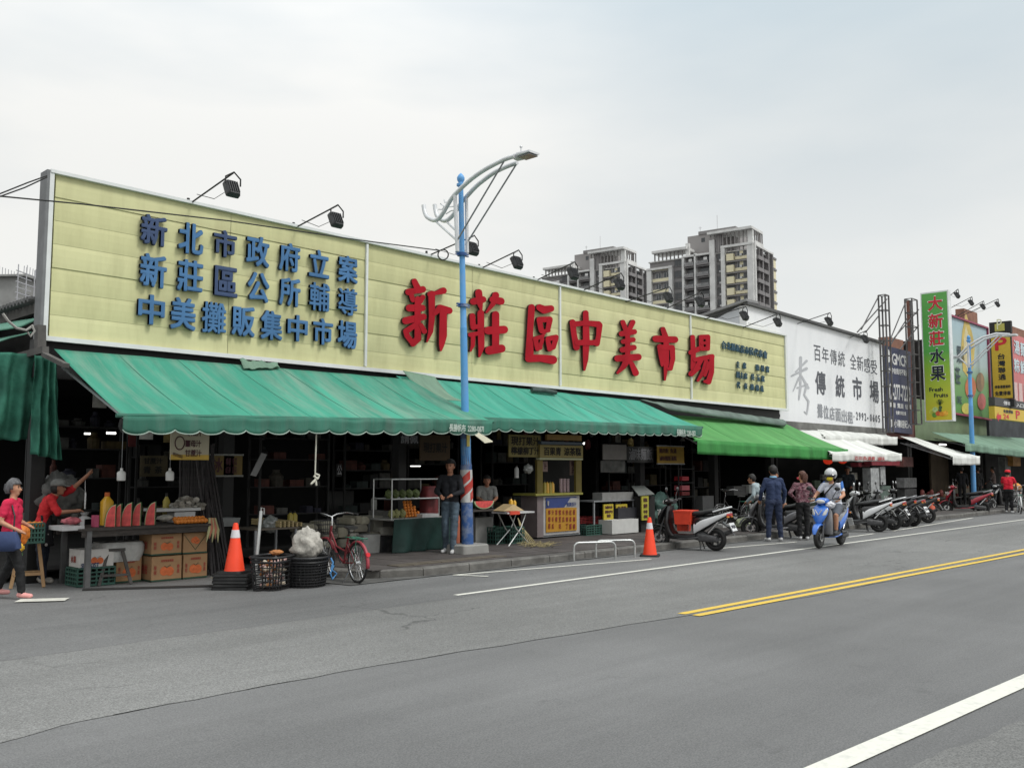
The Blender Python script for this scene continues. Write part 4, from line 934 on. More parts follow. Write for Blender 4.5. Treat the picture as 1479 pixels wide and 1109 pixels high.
# lower arrow board
lo = thing("parking_board", "low yellow parking board with red arrow and P below the parking sign", "sign", tuple(PY(1460, 607, 13.6)))
X0, X1, z0, z1 = fr(1437, 590, 1484, 607, 13.6)
mb = MB(); mb.b2(X0, X1, 13.6, 13.85, z0, z1); mb.build("board", M_py, lo, world=True)
mb = MB(); mb.b2(X0, X1, 13.58, 13.85, z1 + .03, z1 + .42); mb.build("header", mat("header_dark", (.06, .06, .06), .6), lo, world=True)
mb = MB(); tpx(mb, "停車場入口", 1449, 581, 1478, 587, 13.58); mb.build("lettering", mat("board_white", (.7, .7, .7)), lo, world=True)
mb = MB(); tpx(mb, "免費停車", 1449, 592, 1463, 597, 13.6); mb.build("lettering", M_fk, lo, world=True)
mb = MB(); tpx(mb, "24", 1449, 598, 1457, 605, 13.6); tpx(mb, "P", 1467, 593, 1473, 605, 13.6)
a = PY(1439, 602, 13.592); b = PY(1446, 602, 13.592); mb.prism([a, a.lerp(b, .45) + V((0, 0, .22)), a.lerp(b, .45) + V((0, 0, .1)), b + V((0, 0, .1)), b - V((0, 0, .1)), a.lerp(b, .45) - V((0, 0, .1)), a.lerp(b, .45) - V((0, 0, .22))], (0, -.005, 0)); mb.build("lettering", M_fr, lo, world=True)
# pink billboard beyond
pb = thing("billboard", "pink and red billboard with white characters at the right edge", "billboard", tuple(PY(1475, 580, GY)))
BY = GY - .3; ps = [PY(1457, 480, BY), PY(1540, 510, BY), PY(1540, 600, BY), PY(1462, 592, BY)]
mb = MB(); mb.prism(ps, (0, .15, 0)); mb.build("board", mat("board_pink", (.55, .16, .16), .5, var=.2, vs=.6), pb, world=True)
mb = MB()
for k, (yy) in enumerate((492, 518)): 
    for i in range(3): tpx(mb, "湯麵飯粽鮮魚"[k * 3 + i], 1464 + i * 9, yy + i * 3, 1472 + i * 9, yy + 20 + i * 3, BY, n=.02)
mb.build("lettering", mat("print_skywhite", (.55, .66, .70), .5), pb, world=True)
for i in range(3):
    mb = MB(); mb.b2(PY(1464 + i * 7, 560, BY).x, PY(1469 + i * 7, 560, BY).x, BY - .02, BY - .004, PY(1466, 588, BY).z, PY(1466, 552, BY).z); mb.build("picture_strip", mat("strip_pale", (.6, .42, .40), .5), pb, world=True)
db, _, _ = facade("shop_building", "dark shop building under the parking signs at the far right", 1428, 1600, 8.4, mat("dark_grey_wall", (.05, .055, .06), .8, var=.5, vs=1))
gm, _, _ = facade("shop_building", "brown shop block behind the navy board", 1281, 1320, PY(1300, 612, GY).z, mat("brown_wall", (.16, .07, .06), .8, var=.3, vs=2))
# far block closing the street on the right
for i, (a, b, h, c) in enumerate(((118, 150, 11, (.30, .28, .26)), (152, 190, 9, (.22, .24, .25)), (192, 250, 13, (.33, .30, .26)))):
    t_ = thing("far_building", ("beige", "grey", "tan")[i] + " block farther down the street beyond the right edge", "building", (a, 15, 0)); mb = MB(); mb.b2(a, b, 14.8, 26, 0, h); mb.build("wall", mat("far_wall%d" % i, c, .8), t_, world=True)

# ================================================================== apartment towers
M_tg = mat("tower_grey_tile", (.215, .205, .205), .8, var=.12, vs=.3); M_tc = mat("tower_column_stone", (.66, .655, .64), .8, var=.12, vs=.5, dirt=(.36, .36, .35), da=.5, dsc=.3)
M_ty = mat("tower_cream", (.72, .66, .46), .8, var=.06, vs=.3); M_tw = mat("tower_window", (.03, .035, .04), .2, spec=.7, var=.5, vs=.5); M_tr = mat("tower_recess", (.13, .125, .125), .8, var=.3, vs=.3)
M_tf = mat("tower_frame", (.50, .50, .50), .6); M_tcore = mat("tower_core", (.27, .255, .25), .8, var=.06, vs=.2)
def tower(label, pxc, Z, ytop):
    # near corner at column pxc, distance Z; local X runs along the side face, local Y along the main face
    c = CP + V((math.cos(TH), math.sin(TH), 0)) * Z + RT * ((pxc - 739.5) / F * Z)
    Tz = PD(pxc, ytop, Z / (FW.x * math.cos(TH) + FW.y * math.sin(TH))).z
    r_ = thing("apartment_tower", label, "building", (c.x, c.y, 0), R(8.8), "high-rise apartment towers behind the market")
    def part(name, m, *bx, par=None):
        mb = MB()
        for b in bx: mb.b2(*b)
        return mb.build(name, m, par or r_)
    def T(cpx_):                    # enlarged-crop column of the right tower -> metres along the main face
        u = (760 + cpx_ / 3.892 - 739.5) / F; return (64.5 - 246 * u) / (.574 * u + .819)
    fh = 3.15; nf = 11; B0 = Tz - nf * fh; W = T(690); D = 16.0
    part("core_wall", M_tg, (.6, D, .6, W - .6, 0, Tz - .6))
    part("roof_slab", M_tc, (.2, D - .4, .2, W - .3, Tz - .55, Tz - .25))
    # columns on the main face (x = 0 side)
    for a, b, pr, tp in ((690, 716, -.5, -3.0), (815, 835, -.5, -2.2), (895, 908, -.9, -.6), (965, 975, -1.0, .2), (1050, 1080, -.6, 3.3), (1116, 1138, -.7, .9), (1265, 1299, -.6, 1.2)):
        part("column", M_tc, (pr, .6, T(b), T(a), B0, Tz + tp))
    part("cornice", M_tc, (-.8, .6, T(1299), T(1116), Tz + .6, Tz + 1.25), ); part("cornice", M_tc, (-.6, .6, T(835), T(690), Tz - 2.9, Tz - 2.3)); part("cornice", M_tc, (-1.0, .6, T(1050), T(895), Tz - .6, Tz - .1))
    for k in range(nf):
        z = Tz - (k + 1) * fh; ztop = -2.6 if k == 0 else 0
        part("spandrel", M_ty, (.25, .58, T(812), T(718), z, z + .9 + .02)); 
        if k > 0: part("spandrel", M_tg, (.05, .58, T(812), T(718), z + 2.75, z + fh))
        for a, b in ((735, 765), (780, 813)):
            if k == 0: continue
            w_ = part("window", M_tf, (.42, .56, T(b), T(a), z + 1.0, z + 2.6)); part("pane", M_tw, (.38, .41, T(b) + .1, (T(a) + T(b)) / 2 - .06, z + 1.1, z + 2.5), (.38, .41, (T(a) + T(b)) / 2 + .06, T(a) - .1, z + 1.1, z + 2.5), par=w_)
        w_ = part("window", M_tr, (.44, .57, T(890), T(840), z + .5, z + 2.6)); part("pane", M_tw, (.40, .43, T(862), T(845), z + .9, z + 2.4), (.40, .43, T(886), T(866), z + .9, z + 2.4), par=w_)
        # balconies
        for a, b in ((908, 962), (980, 1048)):
            bal = part("balcony", M_tg, (-1.2, .58, T(b), T(a), z - .15, z + .35), (-1.25, -1.1, T(b), T(a), z + .95, z + 1.05))
            rr = MB()
            for i in range(10): yy = T(b) + (T(a) - T(b)) * (i + .5) / 10; rr.b2(-1.22, -1.14, yy - .05, yy + .05, z + .36, z + .94)
            rr.build("railing", M_tf, bal)
            part("balcony_door", M_tw, (.50, .57, T(b) + .5, T(a) - .5, z + .4, z + 2.5)); part("lintel", M_tg, (-.9, .58, T(b), T(a), z + 2.6, z + 2.85))
            if (k * 3 + int(a)) % 4 == 0: part("laundry", M_tc, (-.6, -.4, T(b) + .6, T(b) + 1.6, z + 1.2, z + 2.0))
        w_ = part("window", M_tr, (.46, .57, T(1112), T(1084), z + .5, z + 2.7)); part("pane", M_tw, (.42, .45, T(1110), T(1090), z + 1.1, z + 2.5), par=w_)
        part("air_conditioner", M_tf, (.1, .45, T(1112) + .1, T(1100), z + .5, z + 1.0))
        # cream box balcony, windows, sill band
        part("balcony", M_ty, (-.5, .58, T(1186), T(1146), z + .1, z + 2.0)); part("balcony_door", M_tw, (.5, .58, T(1186), T(1146), z + 2.05, z + 2.9))
        part("spandrel", M_ty, (.3, .58, T(1262), T(1190), z + .35, z + 1.15)); part("ledge", M_tg, (-.3, .58, T(1263), T(1142), z - .35, z + .06))
        for a, b in ((1200, 1216), (1236, 1260)):
            w_ = part("window", M_tf, (.40, .54, T(b), T(a), z + 1.2, z + 2.8)); part("pane", M_tw, (.36, .39, T(b) + .1, T(a) - .1, z + 1.3, z + 2.7), par=w_)
        part("air_conditioner", M_tf, (.0, .42, T(1230), T(1218), z + 1.2, z + 1.8)); part("spandrel", M_ty, (.34, .57, T(1235), T(1217), z + 1.85, z + 2.9))
        # side face (y = 0 side)
        part("balcony", M_tg, (.8, 5.2, -1.1, .58, z - .1, z + .9)); part("balcony_door", M_tw, (1.0, 5.0, .5, .58, z + .95, z + 2.6)); part("column", M_tg, (2.9, 3.2, -.6, .5, z + .9, z + fh - .11))
        part("balcony", M_tg, (6.4, 9.6, -.8, .58, z + .1, z + 1.1)); w_ = part("window", M_tf, (6.6, 9.4, .42, .56, z + 1.2, z + 2.6)); part("pane", M_tw, (6.7, 7.9, .38, .41, z + 1.3, z + 2.5), (8.1, 9.3, .38, .41, z + 1.3, z + 2.5), par=w_)
        w_ = part("window", M_tf, (11.2, 13.2, .42, .56, z + 1.0, z + 2.6)); part("pane", M_tw, (11.3, 13.1, .38, .41, z + 1.1, z + 2.5), par=w_)
        part("cream_pier", M_ty, (14.2, 16.3, -.4, .58, z, z + 2.3)); part("ledge", M_tg, (13.9, 16.5, -.6, .58, z + 2.32, z + 2.9))
    for a, b, tp in ((0.0, .7, 1.2), (5.4, 6.2, .9), (10.0, 10.8, .9), (13.4, 14.0, .2)): part("column", M_tc if a < 1 else M_tg, (a + .01, b, -.55, .55, B0, Tz + tp - .03))
    part("cornice", M_tc, (.7, 14.0, -.65, .5, Tz + .3, Tz + .8))
    # roof pergolas
    def perg(a, b, dep, z1, x0=-1.3):
        y0, y1 = T(b), T(a); pg = part("pergola", M_tc, (x0, dep, y0 - .6, y1 + .4, z1 - .7, z1))
        n_ = int((y1 - y0) / 1.1)
        for i in range(n_ + 1): yy = y0 + (y1 - y0) * i / n_; part("pergola_post", M_tcore, (-.2, .1, yy - .16, yy + .16, Tz - .3, z1 - .71), par=pg)
        part("pergola_post", M_tcore, (dep - 1.2, dep - .8, y0, y0 + .5, Tz - .3, z1 - .71), par=pg)
    perg(735, 915, 5, Tz + 2.4); perg(1055, 1290, 7, Tz + 5.4, -1.6)
    part("pergola_wall", M_tc, (-.55, .3, T(935), T(915), Tz - .2, Tz + 3.4)); part("pergola_wall", M_tc, (-.5, .4, T(1299), T(1270), Tz + 1.26, Tz + 4.65)); part("pergola_wall", M_tg, (-.1, .4, T(1116), T(1085), Tz - .2, Tz + 4.6))
    part("pergola_wall", M_tc, (.8, 7, -.3, .1, Tz + .85, Tz + 1.9)); 
    for i in range(5): part("pergola_post", M_tcore, (1.0 + i * 1.4, 1.3 + i * 1.4, -.2, .1, Tz + 1.91, Tz + 4.66))
    cw = part("stair_core", M_tcore, (4.5, 13.5, T(1140) - 1, T(885), Tz - .2, Tz + 6.6)); part("core_cap", M_tg, (4.2, 13.8, T(1140) - 1.3, T(950), Tz + 6.61, Tz + 7.5)); part("pane", M_tw, (4.44, 4.49, T(985), T(965), Tz + 4.4, Tz + 5.6), par=cw)
    rd = MB()
    for (yy, hh) in ((T(1030), 12.5), (T(930), 10)): rd.tube((8, yy, Tz + 7.4), (8, yy, Tz + hh), .07, n=5)
    rd.b2(7.95, 8.05, T(938), T(922), Tz + 9.5, Tz + 9.6); rd.build("antenna", M_tf, r_)
    return r_
tower("right apartment tower, the larger and nearer one, grey with cream panels", 1094, 246, 352)
tower("left apartment tower, smaller and farther, rising behind the left floodlights", 906, 282, 379)
# concrete frame of a building site at the far left
cx = PD(33, 420, 90); bs = thing("construction_frame", "unfinished grey concrete block with scaffold rods at the left edge", "building", (cx.x, cx.y, 0), R(40))
mb = MB(); mb.b2(-2, 2.4, -1.2, 2, 0, cx.z + .9); mb.build("concrete_core", mat("raw_concrete", (.30, .30, .29), .85, var=.2, vs=.8), bs)
mb = MB(); mb.b2(-2.5, 2.9, -1.7, 2.5, cx.z + .92, cx.z + 1.1); mb.build("top_slab", mat("raw_concrete", (.3, .3, .29)), bs)
for i in range(12):
    mb = MB(); xx = -2.4 + i * .47; mb.tube((xx, -1.5, cx.z + 1.1), (xx + .05, -1.5, cx.z + 1.9 + .4 * abs(nz(i * 1.3))), .04, n=5); mb.tube((xx, 1.5, cx.z + 1.1), (xx, 1.5, cx.z + 2.1), .04, n=5); mb.build("rebar", mat("pale_rod", (.4, .4, .42), .6), bs)
for k in range(5):
    z = cx.z + .9 - k * 1.0; mb = MB(); mb.bar((-5, -2.4, z), (2.2, -2.4, z), .08); mb.bar((-5 + .01, -2.4, z - .5), (-2.6, -2.4, z - .5), .06)
    mb.build("scaffold_rail", mat("pale_rod", (.4, .4, .42), .6), bs)
for k in range(6): mb = MB(); mb.bar((-4.8 + k * 1.3, -2.45, cx.z - 5), (-4.8 + k * 1.3, -2.45, cx.z + 1.5), .07); mb.build("scaffold_post", mat("pale_rod", (.4, .4, .42), .6), bs)
for i in range(4): mb = MB(); mb.b2(-1.6 + i * .95, -1.0 + i * .95, -1.26, -1.21, cx.z - 1.6, cx.z - .6); mb.build("window_opening", M_tr, bs)
# ================================================================== street lamps
M_pb = mat("pole_blue", (.095, .31, .62), .45, var=.08, vs=2, dirt=(.34, .40, .46), da=.25, dsc=2.5); M_pb2 = mat("pole_blue_worn", (.03, .09, .26), .5, var=.1, dirt=(.35, .37, .38), da=.85, dsc=5)
M_pw = mat("arm_white", (.62, .63, .64), .4, var=.12, vs=5, metal=.2); M_pr = mat("stripe_red", (.42, .03, .02), .5, dirt=(.3, .2, .18), da=.4, dsc=6)
def lamp(label, base, top, zb_, arms, k, wl=.065, bw=.10, stripe=None, group="blue street lamps"):
    b, t = V(base), V(top); root = thing("street_lamp", label, "street lamp", tuple(b), 0, group); P = lambda px, py, X: PX(px, py, X) - b
    h = (t - b).length; d = (t - b)
    mb = MB(); mb.path([V((0, 0, 0)), d * .30, d * .302, d * .60], [bw, bw * .95, wl + .01, wl], 14); mb.path([d * .6, d * .602, d], [wl, wl * .92, wl * .72], 14); mb.build("pole", M_pb, root, smooth=True)
    mb = MB(); mb.lathe([(.02, -.1), (wl + .015, -.08), (wl + .015, -.04), (.04, -.02), (.07, .03), (.075, .08), (.05, .13), (.01, .17)], d, (0, 0, 1), 14); mb.build("finial", M_pb, root, smooth=True)
    for f in (.80, .66):
        mb = MB(); c = d * f; mb.lathe([(wl + .03, -.03), (wl + .03, .03)], c, n=14); mb.bar(c + V((-.16, 0, .02)), c + V((.16, 0, .02)), .035, .03); mb.bar(c + V((-.16, 0, -.02)), c + V((.16, 0, -.02)), .035, .02); mb.build("clamp", M_pb2, root)
    for a in arms: a(root, P)
    return root
bx = PY(675.5, 797, 12.75); tp_ = PY(665.5, 263, 12.75)
X0 = tp_.x
c5 = lambda x, y: (590 + x / 5.543, 200 + y / 5.543)
def main_arms(root, P):
    A = [P(*c5(x, y), X0 - .14) for x, y in ((120, 535), (128, 585), (150, 630), (200, 655), (238, 645), (275, 600), (318, 525), (370, 450), (480, 345), (560, 283), (640, 233), (760, 172), (850, 142))]
    B = [P(*c5(x, y), X0 + .12) for x, y in ((210, 530), (216, 580), (235, 630), (288, 660), (330, 640), (370, 595), (420, 520), (455, 478), (540, 385), (620, 320), (690, 272), (780, 228), (870, 195))]
    def sub(pts):
        o = []
        for i in range(len(pts) - 1):
            p0, p1, p2, p3 = pts[max(0, i - 1)], pts[i], pts[i + 1], pts[min(len(pts) - 1, i + 2)]
            for q in range(3):
                t = q / 3; o.append(.5 * ((2 * p1) + (p2 - p0) * t + (2 * p0 - 5 * p1 + 4 * p2 - p3) * t * t + (3 * p1 - p0 - 3 * p2 + p3) * t ** 3))
        return o + [pts[-1]]
    for q in (A, B): q = sub(q); mb = MB(); mb.path(q, [.042] * len(q), 10); mb.build("arm", M_pw, root, smooth=True)
    mb = MB(); mb.tube(P(*c5(372, 455), X0 - .14), P(*c5(392, 905), X0 - .14), .038); mb.tube(P(*c5(463, 475), X0 + .12), P(*c5(470, 915), X0 + .12), .034); mb.build("upright", M_pw, root, smooth=True)
    mb = MB(); mb.tube(P(*c5(768, 178), X0 - .14), P(*c5(388, 820), X0 - .14), .016, n=6); mb.tube(P(*c5(865, 205), X0 + .12), P(*c5(482, 815), X0 + .12), .016, n=6); mb.build("tie_rod", M_steel, root)
    mb = MB(); mb.tube(P(*c5(215, 662), X0 - .14), P(*c5(390, 820), X0 - .14), .02, n=6); mb.tube(P(*c5(302, 665), X0 + .12), P(*c5(386, 745), X0 + .02), .02, n=6); mb.build("brace", M_pw, root)
    mb = MB(); mb.path([P(*c5(x, y), X0) for x, y in ((240, 568), (270, 570), (285, 545), (255, 525), (262, 520))], .012, 5); mb.path([P(*c5(x, y), X0) for x, y in ((285, 490), (290, 515), (305, 510), (320, 550), (360, 545))], .012, 5); mb.path([P(*c5(x, y), X0) for x, y in ((300, 605), (340, 580), (370, 575), (395, 560))], .012, 5); mb.build("ornament", M_pw, root)
    hd = MB(); p0 = P(*c5(862, 178), X0 - .0); p1 = P(*c5(1035, 172), X0 - .0); dd = (p1 - p0); dd.z = .02; dd.normalize()
    nn = V((1, 0, 0)); L_ = .44; m = p0 + dd * L_ * .5 + V((0, 0, .03))
    hd.loft([(p0 + V((0, 0, .05)), nn * .08, V((0, 0, .05)), 4), (p0 + dd * .14 + V((0, 0, .05)), nn * .14, V((0, 0, .04)), 5), (p0 + dd * L_ + V((0, 0, .03)), nn * .14, V((0, 0, .02)), 6)], 16)
    hd.build("lamp_head", M_pw, root, smooth=True); ln = MB(); ln.box(m + dd * .06 - V((0, 0, .035)), (.23, .28, .012)); ln.build("lens", M_glass, root)
    mb = MB(); c = p0 + dd * .12 + V((0, 0, .1)); mb.tube(c, c + V((0, 0, .1)), .012, n=6); mb.ell(c + V((0, 0, .12)), .028, 8, 6); mb.build("photocell", M_pw, root)
lmp = lamp("tall blue street lamp with barber-striped post in front of the yellow sign", bx, tp_, 0, [main_arms], 1)
d = (tp_ - bx)
def on(z): return d * (z / d.z)
mb = MB(); mb.path([on(.0), on(1.62), on(1.625), on(2.35)], [.112, .106, .096, .092], 16); mb.build("post_sleeve", M_pb2, lmp, smooth=True)
mb = MB(); mb.path([on(.92), on(1.52)], [.116, .114], 20); mb.build("white_band", mat("band_white", (.55, .55, .53), .5, dirt=(.25, .25, .25), da=.6, dsc=4), lmp, smooth=True)
for k in range(3):
    mb = MB(); n_ = 22
    for i in range(n_ + 1):
        a = i / n_ * 4.2 + k * 2.09 + .4; z = .93 + .42 * i / n_
        for zz in (max(.925, min(1.51, z + (k - 1) * .0)), max(.926, min(1.515, z + .16))): c = on(zz); mb.v.append(c + V((.120 * math.cos(a), .120 * math.sin(a), 0)))
    for i in range(n_): mb.face([2 * i, 2 * i + 2, 2 * i + 3, 2 * i + 1])
    mb.build("red_stripe", M_pr, lmp)
mb = MB(); mb.box(on(2.12) + V((-.03, -.105, 0)), (.075, .012, .34)); mb.build("sticker", mat("sticker_yellow", (.55, .45, .1), .6), lmp)
mb = MB(); mb.loft([((0, 0, -.01), (.34, 0, 0), (0, .27, 0), 8), ((0, 0, .13), (.33, 0, 0), (0, .26, 0), 8), ((0, 0, .15), (.31, 0, 0), (0, .24, 0), 8)], 28); mb.build("plinth", mat("plinth_concrete", (.27, .265, .25), .85, var=.2, bump=.4, dirt=(.1, .1, .09), da=.5, dsc=3), lmp)
# second lamp down the street
b2 = PY(1407.5, 742, 12.75); b2.z = KZ; t2 = PY(1399, 490, 12.75); X2 = t2.x; c7 = lambda x, y: (1300 + x / 5.04, 400 + y / 5.04)
def arms2(root, P):
    for dx, pts in ((-.14, ((383, 578), (425, 578), (500, 497), (600, 440), (700, 412), (800, 418))), (.12, ((385, 588), (432, 588), (520, 515), (620, 452), (720, 425), (800, 430)))):
        mb = MB(); mb.path([P(*c7(*q), X2 + dx) for q in pts], .045, 7); mb.build("arm", M_pw, root, smooth=True)
    mb = MB(); mb.tube(P(*c7(495, 480), X2 - .14), P(*c7(503, 660), X2 - .14), .04); mb.tube(P(*c7(430, 588), X2 - .14), P(*c7(500, 650), X2 - .14), .03); mb.build("upright", M_pw, root)
    mb = MB(); mb.tube(P(*c7(715, 430), X2 - .14), P(*c7(505, 640), X2 - .14), .025); mb.tube(P(*c7(740, 432), X2 + .12), P(*c7(520, 650), X2 + .12), .025); mb.build("tie_rod", M_pw, root)
    mb = MB(); p = P(*c7(800, 425), X2); mb.box(p, (.34, .5, .07)); mb.build("lamp_head", M_pw, root)
lamp("second blue street lamp, farther right in front of the parking sign", b2, t2, 0, [arms2], 2, wl=.085, bw=.10)
# overhead cables
def cable(label, pts, r=.011):
    mb = MB(); o = []
    for i in range(len(pts) - 1):
        for k in range(8): t = k / 8; o.append(V(pts[i]).lerp(V(pts[i + 1]), t))
    o.append(V(pts[-1])); mb.path(o, r, 5); mb.build("cable", M_black, loc=tuple(pts[0]), label=label, cat="cable")
cable("black cable crossing the blue lettering from the left edge to the lamp post", [PY(-60, 273, 12.75), PY(0, 283.5, 12.75), PY(120, 295, 12.75), PY(330, 319, 12.75), PY(520, 347, 12.75), PY(636, 362, 12.75)])
cable("upper black cable from the left edge to the corner of the yellow sign", [PY(-60, 300, 14.4), PY(0, 280, 14.4), PY(40, 264, 14.4), PY(68, 254, 14.4)])
cable("second black cable just below the top left corner of the sign", [PY(-60, 309, 14.5), PY(0, 284, 14.5), PY(36, 271, 14.5), PY(68, 256, 14.5)])
lp = MB(); lp.path([PY(640 + 7.5 * math.cos(t), 368 + 7.5 * math.sin(t), 12.8) for t in [i * .4 for i in range(17)]], .013, 5); lp.build("cable_coil", M_black, loc=tuple(PY(640, 375, 12.8)), label="coil of black cable hanging left of the lamp post at the sign's top edge", cat="cable coil")
# rope with a knot
rp_ = MB(); q = [PY(457, 625, 12.3), PY(456.2, 650, 12.3), PY(455.5, 672, 12.3), PY(455, 688, 12.3)]; rp_.path(q, .012, 7)
for a, b in (((455, 684), (461, 686)), ((461, 686), (459, 691)), ((459, 689), (449, 699)), ((456, 692), (457, 701)), ((457, 690), (452, 697)), ((453, 687), (459, 692))): rp_.tube(PY(*a, 12.3), PY(*b, 12.27), .016, n=7)
rp_.build("rope", mat("rope_cream", (.55, .54, .46), .9, bump=.5, bs=120), loc=tuple(q[0]), smooth=True, label="cream rope with a knotted end hanging from the first green awning", cat="rope")

# ================================================================== green tarps at the corner
M_tarp = mat("tarp_green", (.036, .145, .10), .7, var=.45, spec=.15, vs=2.5, bump=.9, bs=6, dirt=(.018, .06, .045), da=.8, dsc=1.5)
def hang(label, pts, Y, amp, folds, d2=0.0, tilt=0.0):
    TL, TR, BL, BR = [PY(x, y, Y) for x, y in pts]
    def f(u, v):
        p = TL.lerp(TR, u).lerp(BL.lerp(BR, u), v); k = math.sin(u * folds * math.pi + 1.7 * v + 2 * nz(u * 3, v * 2, folds))
        p.y += amp * k * (.5 + .5 * v) + d2 * nz(u * 5, v * 5); p.z += .04 * nz(u * 7, 3) * v; return p
    MB().grid(f, 50, 30).build("hanging_tarp", M_tarp, loc=tuple(TL), smooth=True, auto=False, solid=.006, label=label, cat="tarpaulin", group="green tarpaulins tied up at the corner")
hang("left green tarpaulin hanging flat at the left edge above the walking woman", ((-60, 505), (60, 512), (-60, 640), (42, 634)), 14.75, .10, 6)
hang("right green tarpaulin bunched in folds beside the corner of the yellow sign", ((50, 512), (84, 522), (46, 656), (88, 664)), 14.3, .09, 6.5, .05)
for i, (q_, lb) in enumerate(((((-90, 482), (58, 459), (-90, 494), (44, 474)), "upper green canvas slat at the left of the sign"), (((-90, 506), (46, 480), (-90, 532), (30, 489)), "lower green canvas slat at the left of the sign"))):
    a, b, c, d_ = [PX(x, y, 5.12 - .06 * i) for x, y in q_]; mb = MB(); mb.grid(lambda u, v: a.lerp(b, u).lerp(c.lerp(d_, u), v) + V((-.15 * v, 0, .01 * nz(u * 9, v))), 20, 3)
    mb.build("side_awning", mat("slat_green", (.16, .38, .28), .7, var=.15, vs=2), loc=tuple(b), smooth=True, solid=.02, label=lb, cat="awning")
mb = MB(); mb.path([PY(4, 453, 14.4), PY(12, 464, 14.4), PY(24, 474, 14.4), PY(38, 477, 14.4), PY(48, 470, 14.4)], .02, 6); mb.path([PY(46, 470, 14.3), PY(50, 478, 14.3), PY(44, 486, 14.3), PY(40, 480, 14.3)], .016, 6)
mb.build("rope_bundle", mat("rope_grey", (.30, .29, .27), .9), loc=tuple(PY(30, 477, 14.4)), smooth=True, label="knotted grey rope tied between the canvas slats and the sign corner", cat="rope")
mb = MB(); mb.bar(PY(64, 512, 14.2), PY(96, 528, 13.6), .09, .06); mb.bar(PY(58, 470, 14.5), PY(58, 505, 14.5), .14, .12); mb.bar(PY(66, 505, 14.3), PY(30, 515, 15), .1, .1); mb.build("corner_bracket", mat("weathered_wood", (.1, .1, .1)), loc=tuple(PY(64, 515, 14.2)), label="weathered beams and bracket under the left corner of the sign", cat="bracket")

# ================================================================== cones, racks, baskets
M_or = mat("cone_orange", (.80, .055, .015), .5, var=.06, vs=4); M_or2 = mat("cone_faded", (.55, .10, .05), .6, var=.2, dirt=(.2, .08, .05), da=.5, dsc=6); M_rf = mat("reflective_white", (.62, .60, .62), .4)
M_rub = mat("rubber_black", (.016, .016, .016), .6, var=.3, vs=8)
def cone(label, p, h, m, base=True, band=True, r=.15):
    root = thing("traffic_cone", label, "traffic cone", tuple(p), R(30), "orange traffic cones")
    mb = MB(); mb.loft([((0, 0, 0), (r * 1.35, 0, 0), (0, r * 1.35, 0), 8), ((0, 0, .03), (r * 1.3, 0, 0), (0, r * 1.3, 0), 8)], 24); mb.build("base", M_rub, root)
    mb = MB(); mb.lathe([(r, .03), (r * .95, .05), (.035, h - .02), (.025, h), (.0, h)], n=24); mb.build("body", m, root, smooth=True)
    if band:
        f = lambda z: r * .95 + (.035 - r * .95) * (z - .05) / (h - .07) + .003
        z0, z1 = h * .70, h * .86; mb = MB(); mb.path([(0, 0, z0), (0, 0, z1)], [f(z0), f(z1)], 24, caps=False); mb.build("reflective_band", M_rf, root, smooth=True)
gc = G(352, 852); 
pads = []
for k in range(5):
    mb = MB(); mb.loft([((0, 0, 0), (.26, 0, 0), (0, .22, 0), 8), ((0, 0, .035), (.255, 0, 0), (0, .215, 0), 8)], 24)
    o = mb.build("rubber_pad", M_rub, loc=(0, 0, 0)); o.location = (gc.x + .01 * math.sin(k * 3), gc.y + .28 + .012 * math.cos(k * 5), .046 * k); o.rotation_euler = (0, 0, R(-46 + 4 * math.sin(k * 2)))
    tagit(o, ("lowest", "second lowest", "middle", "second highest", "topmost")[k] + " black rubber pad of the stack under the left cone", "rubber pad", "stacked rubber pads under the cone")
cone("bright orange cone with white band on the stack of black pads beside the baskets", (gc.x + .01, gc.y + .28, .222), .70, M_or, r=.145)
gc2 = G(948, 804); cone("orange cone in front of the parked black scooter", (gc2.x, gc2.y + .15, .0095), .74, M_or, r=.14)
gc3 = G(1352, 744); cone("faded dull orange cone between the black and the red scooter at the right", (gc3.x, gc3.y + .15, 0.0095), .72, M_or2, band=False, r=.17)
M_ss = mat("steel_rack", (.50, .51, .50), .35, var=.15, metal=.7)
for i, (fa, fb, lb) in enumerate((((829, 810), (889, 808), "front"), ((861, 806), (917, 805), "rear"))):
    a, b = G(*fa), G(*fb); h = .33; d = (b - a); k_ = .12
    mb = MB(); pts = [a, a + V((0, 0, h - .1))] + [a + d * (k_ * (1 - math.cos(t))) + V((0, 0, h - .1 + .1 * math.sin(t))) for t in (.4, .8, 1.2, 1.57)] + [b - d * (k_ * (1 - math.cos(t))) + V((0, 0, h - .1 + .1 * math.sin(t))) for t in (1.57, 1.2, .8, .4)] + [b + V((0, 0, h - .1)), b]
    mb.path(pts, .020, 10); mb.build("bike_rack", M_ss, loc=tuple(a), smooth=True, label="%s U-shaped steel tube rack at the kerb before the cone" % lb, cat="bike rack", group="steel tube racks at the kerb")
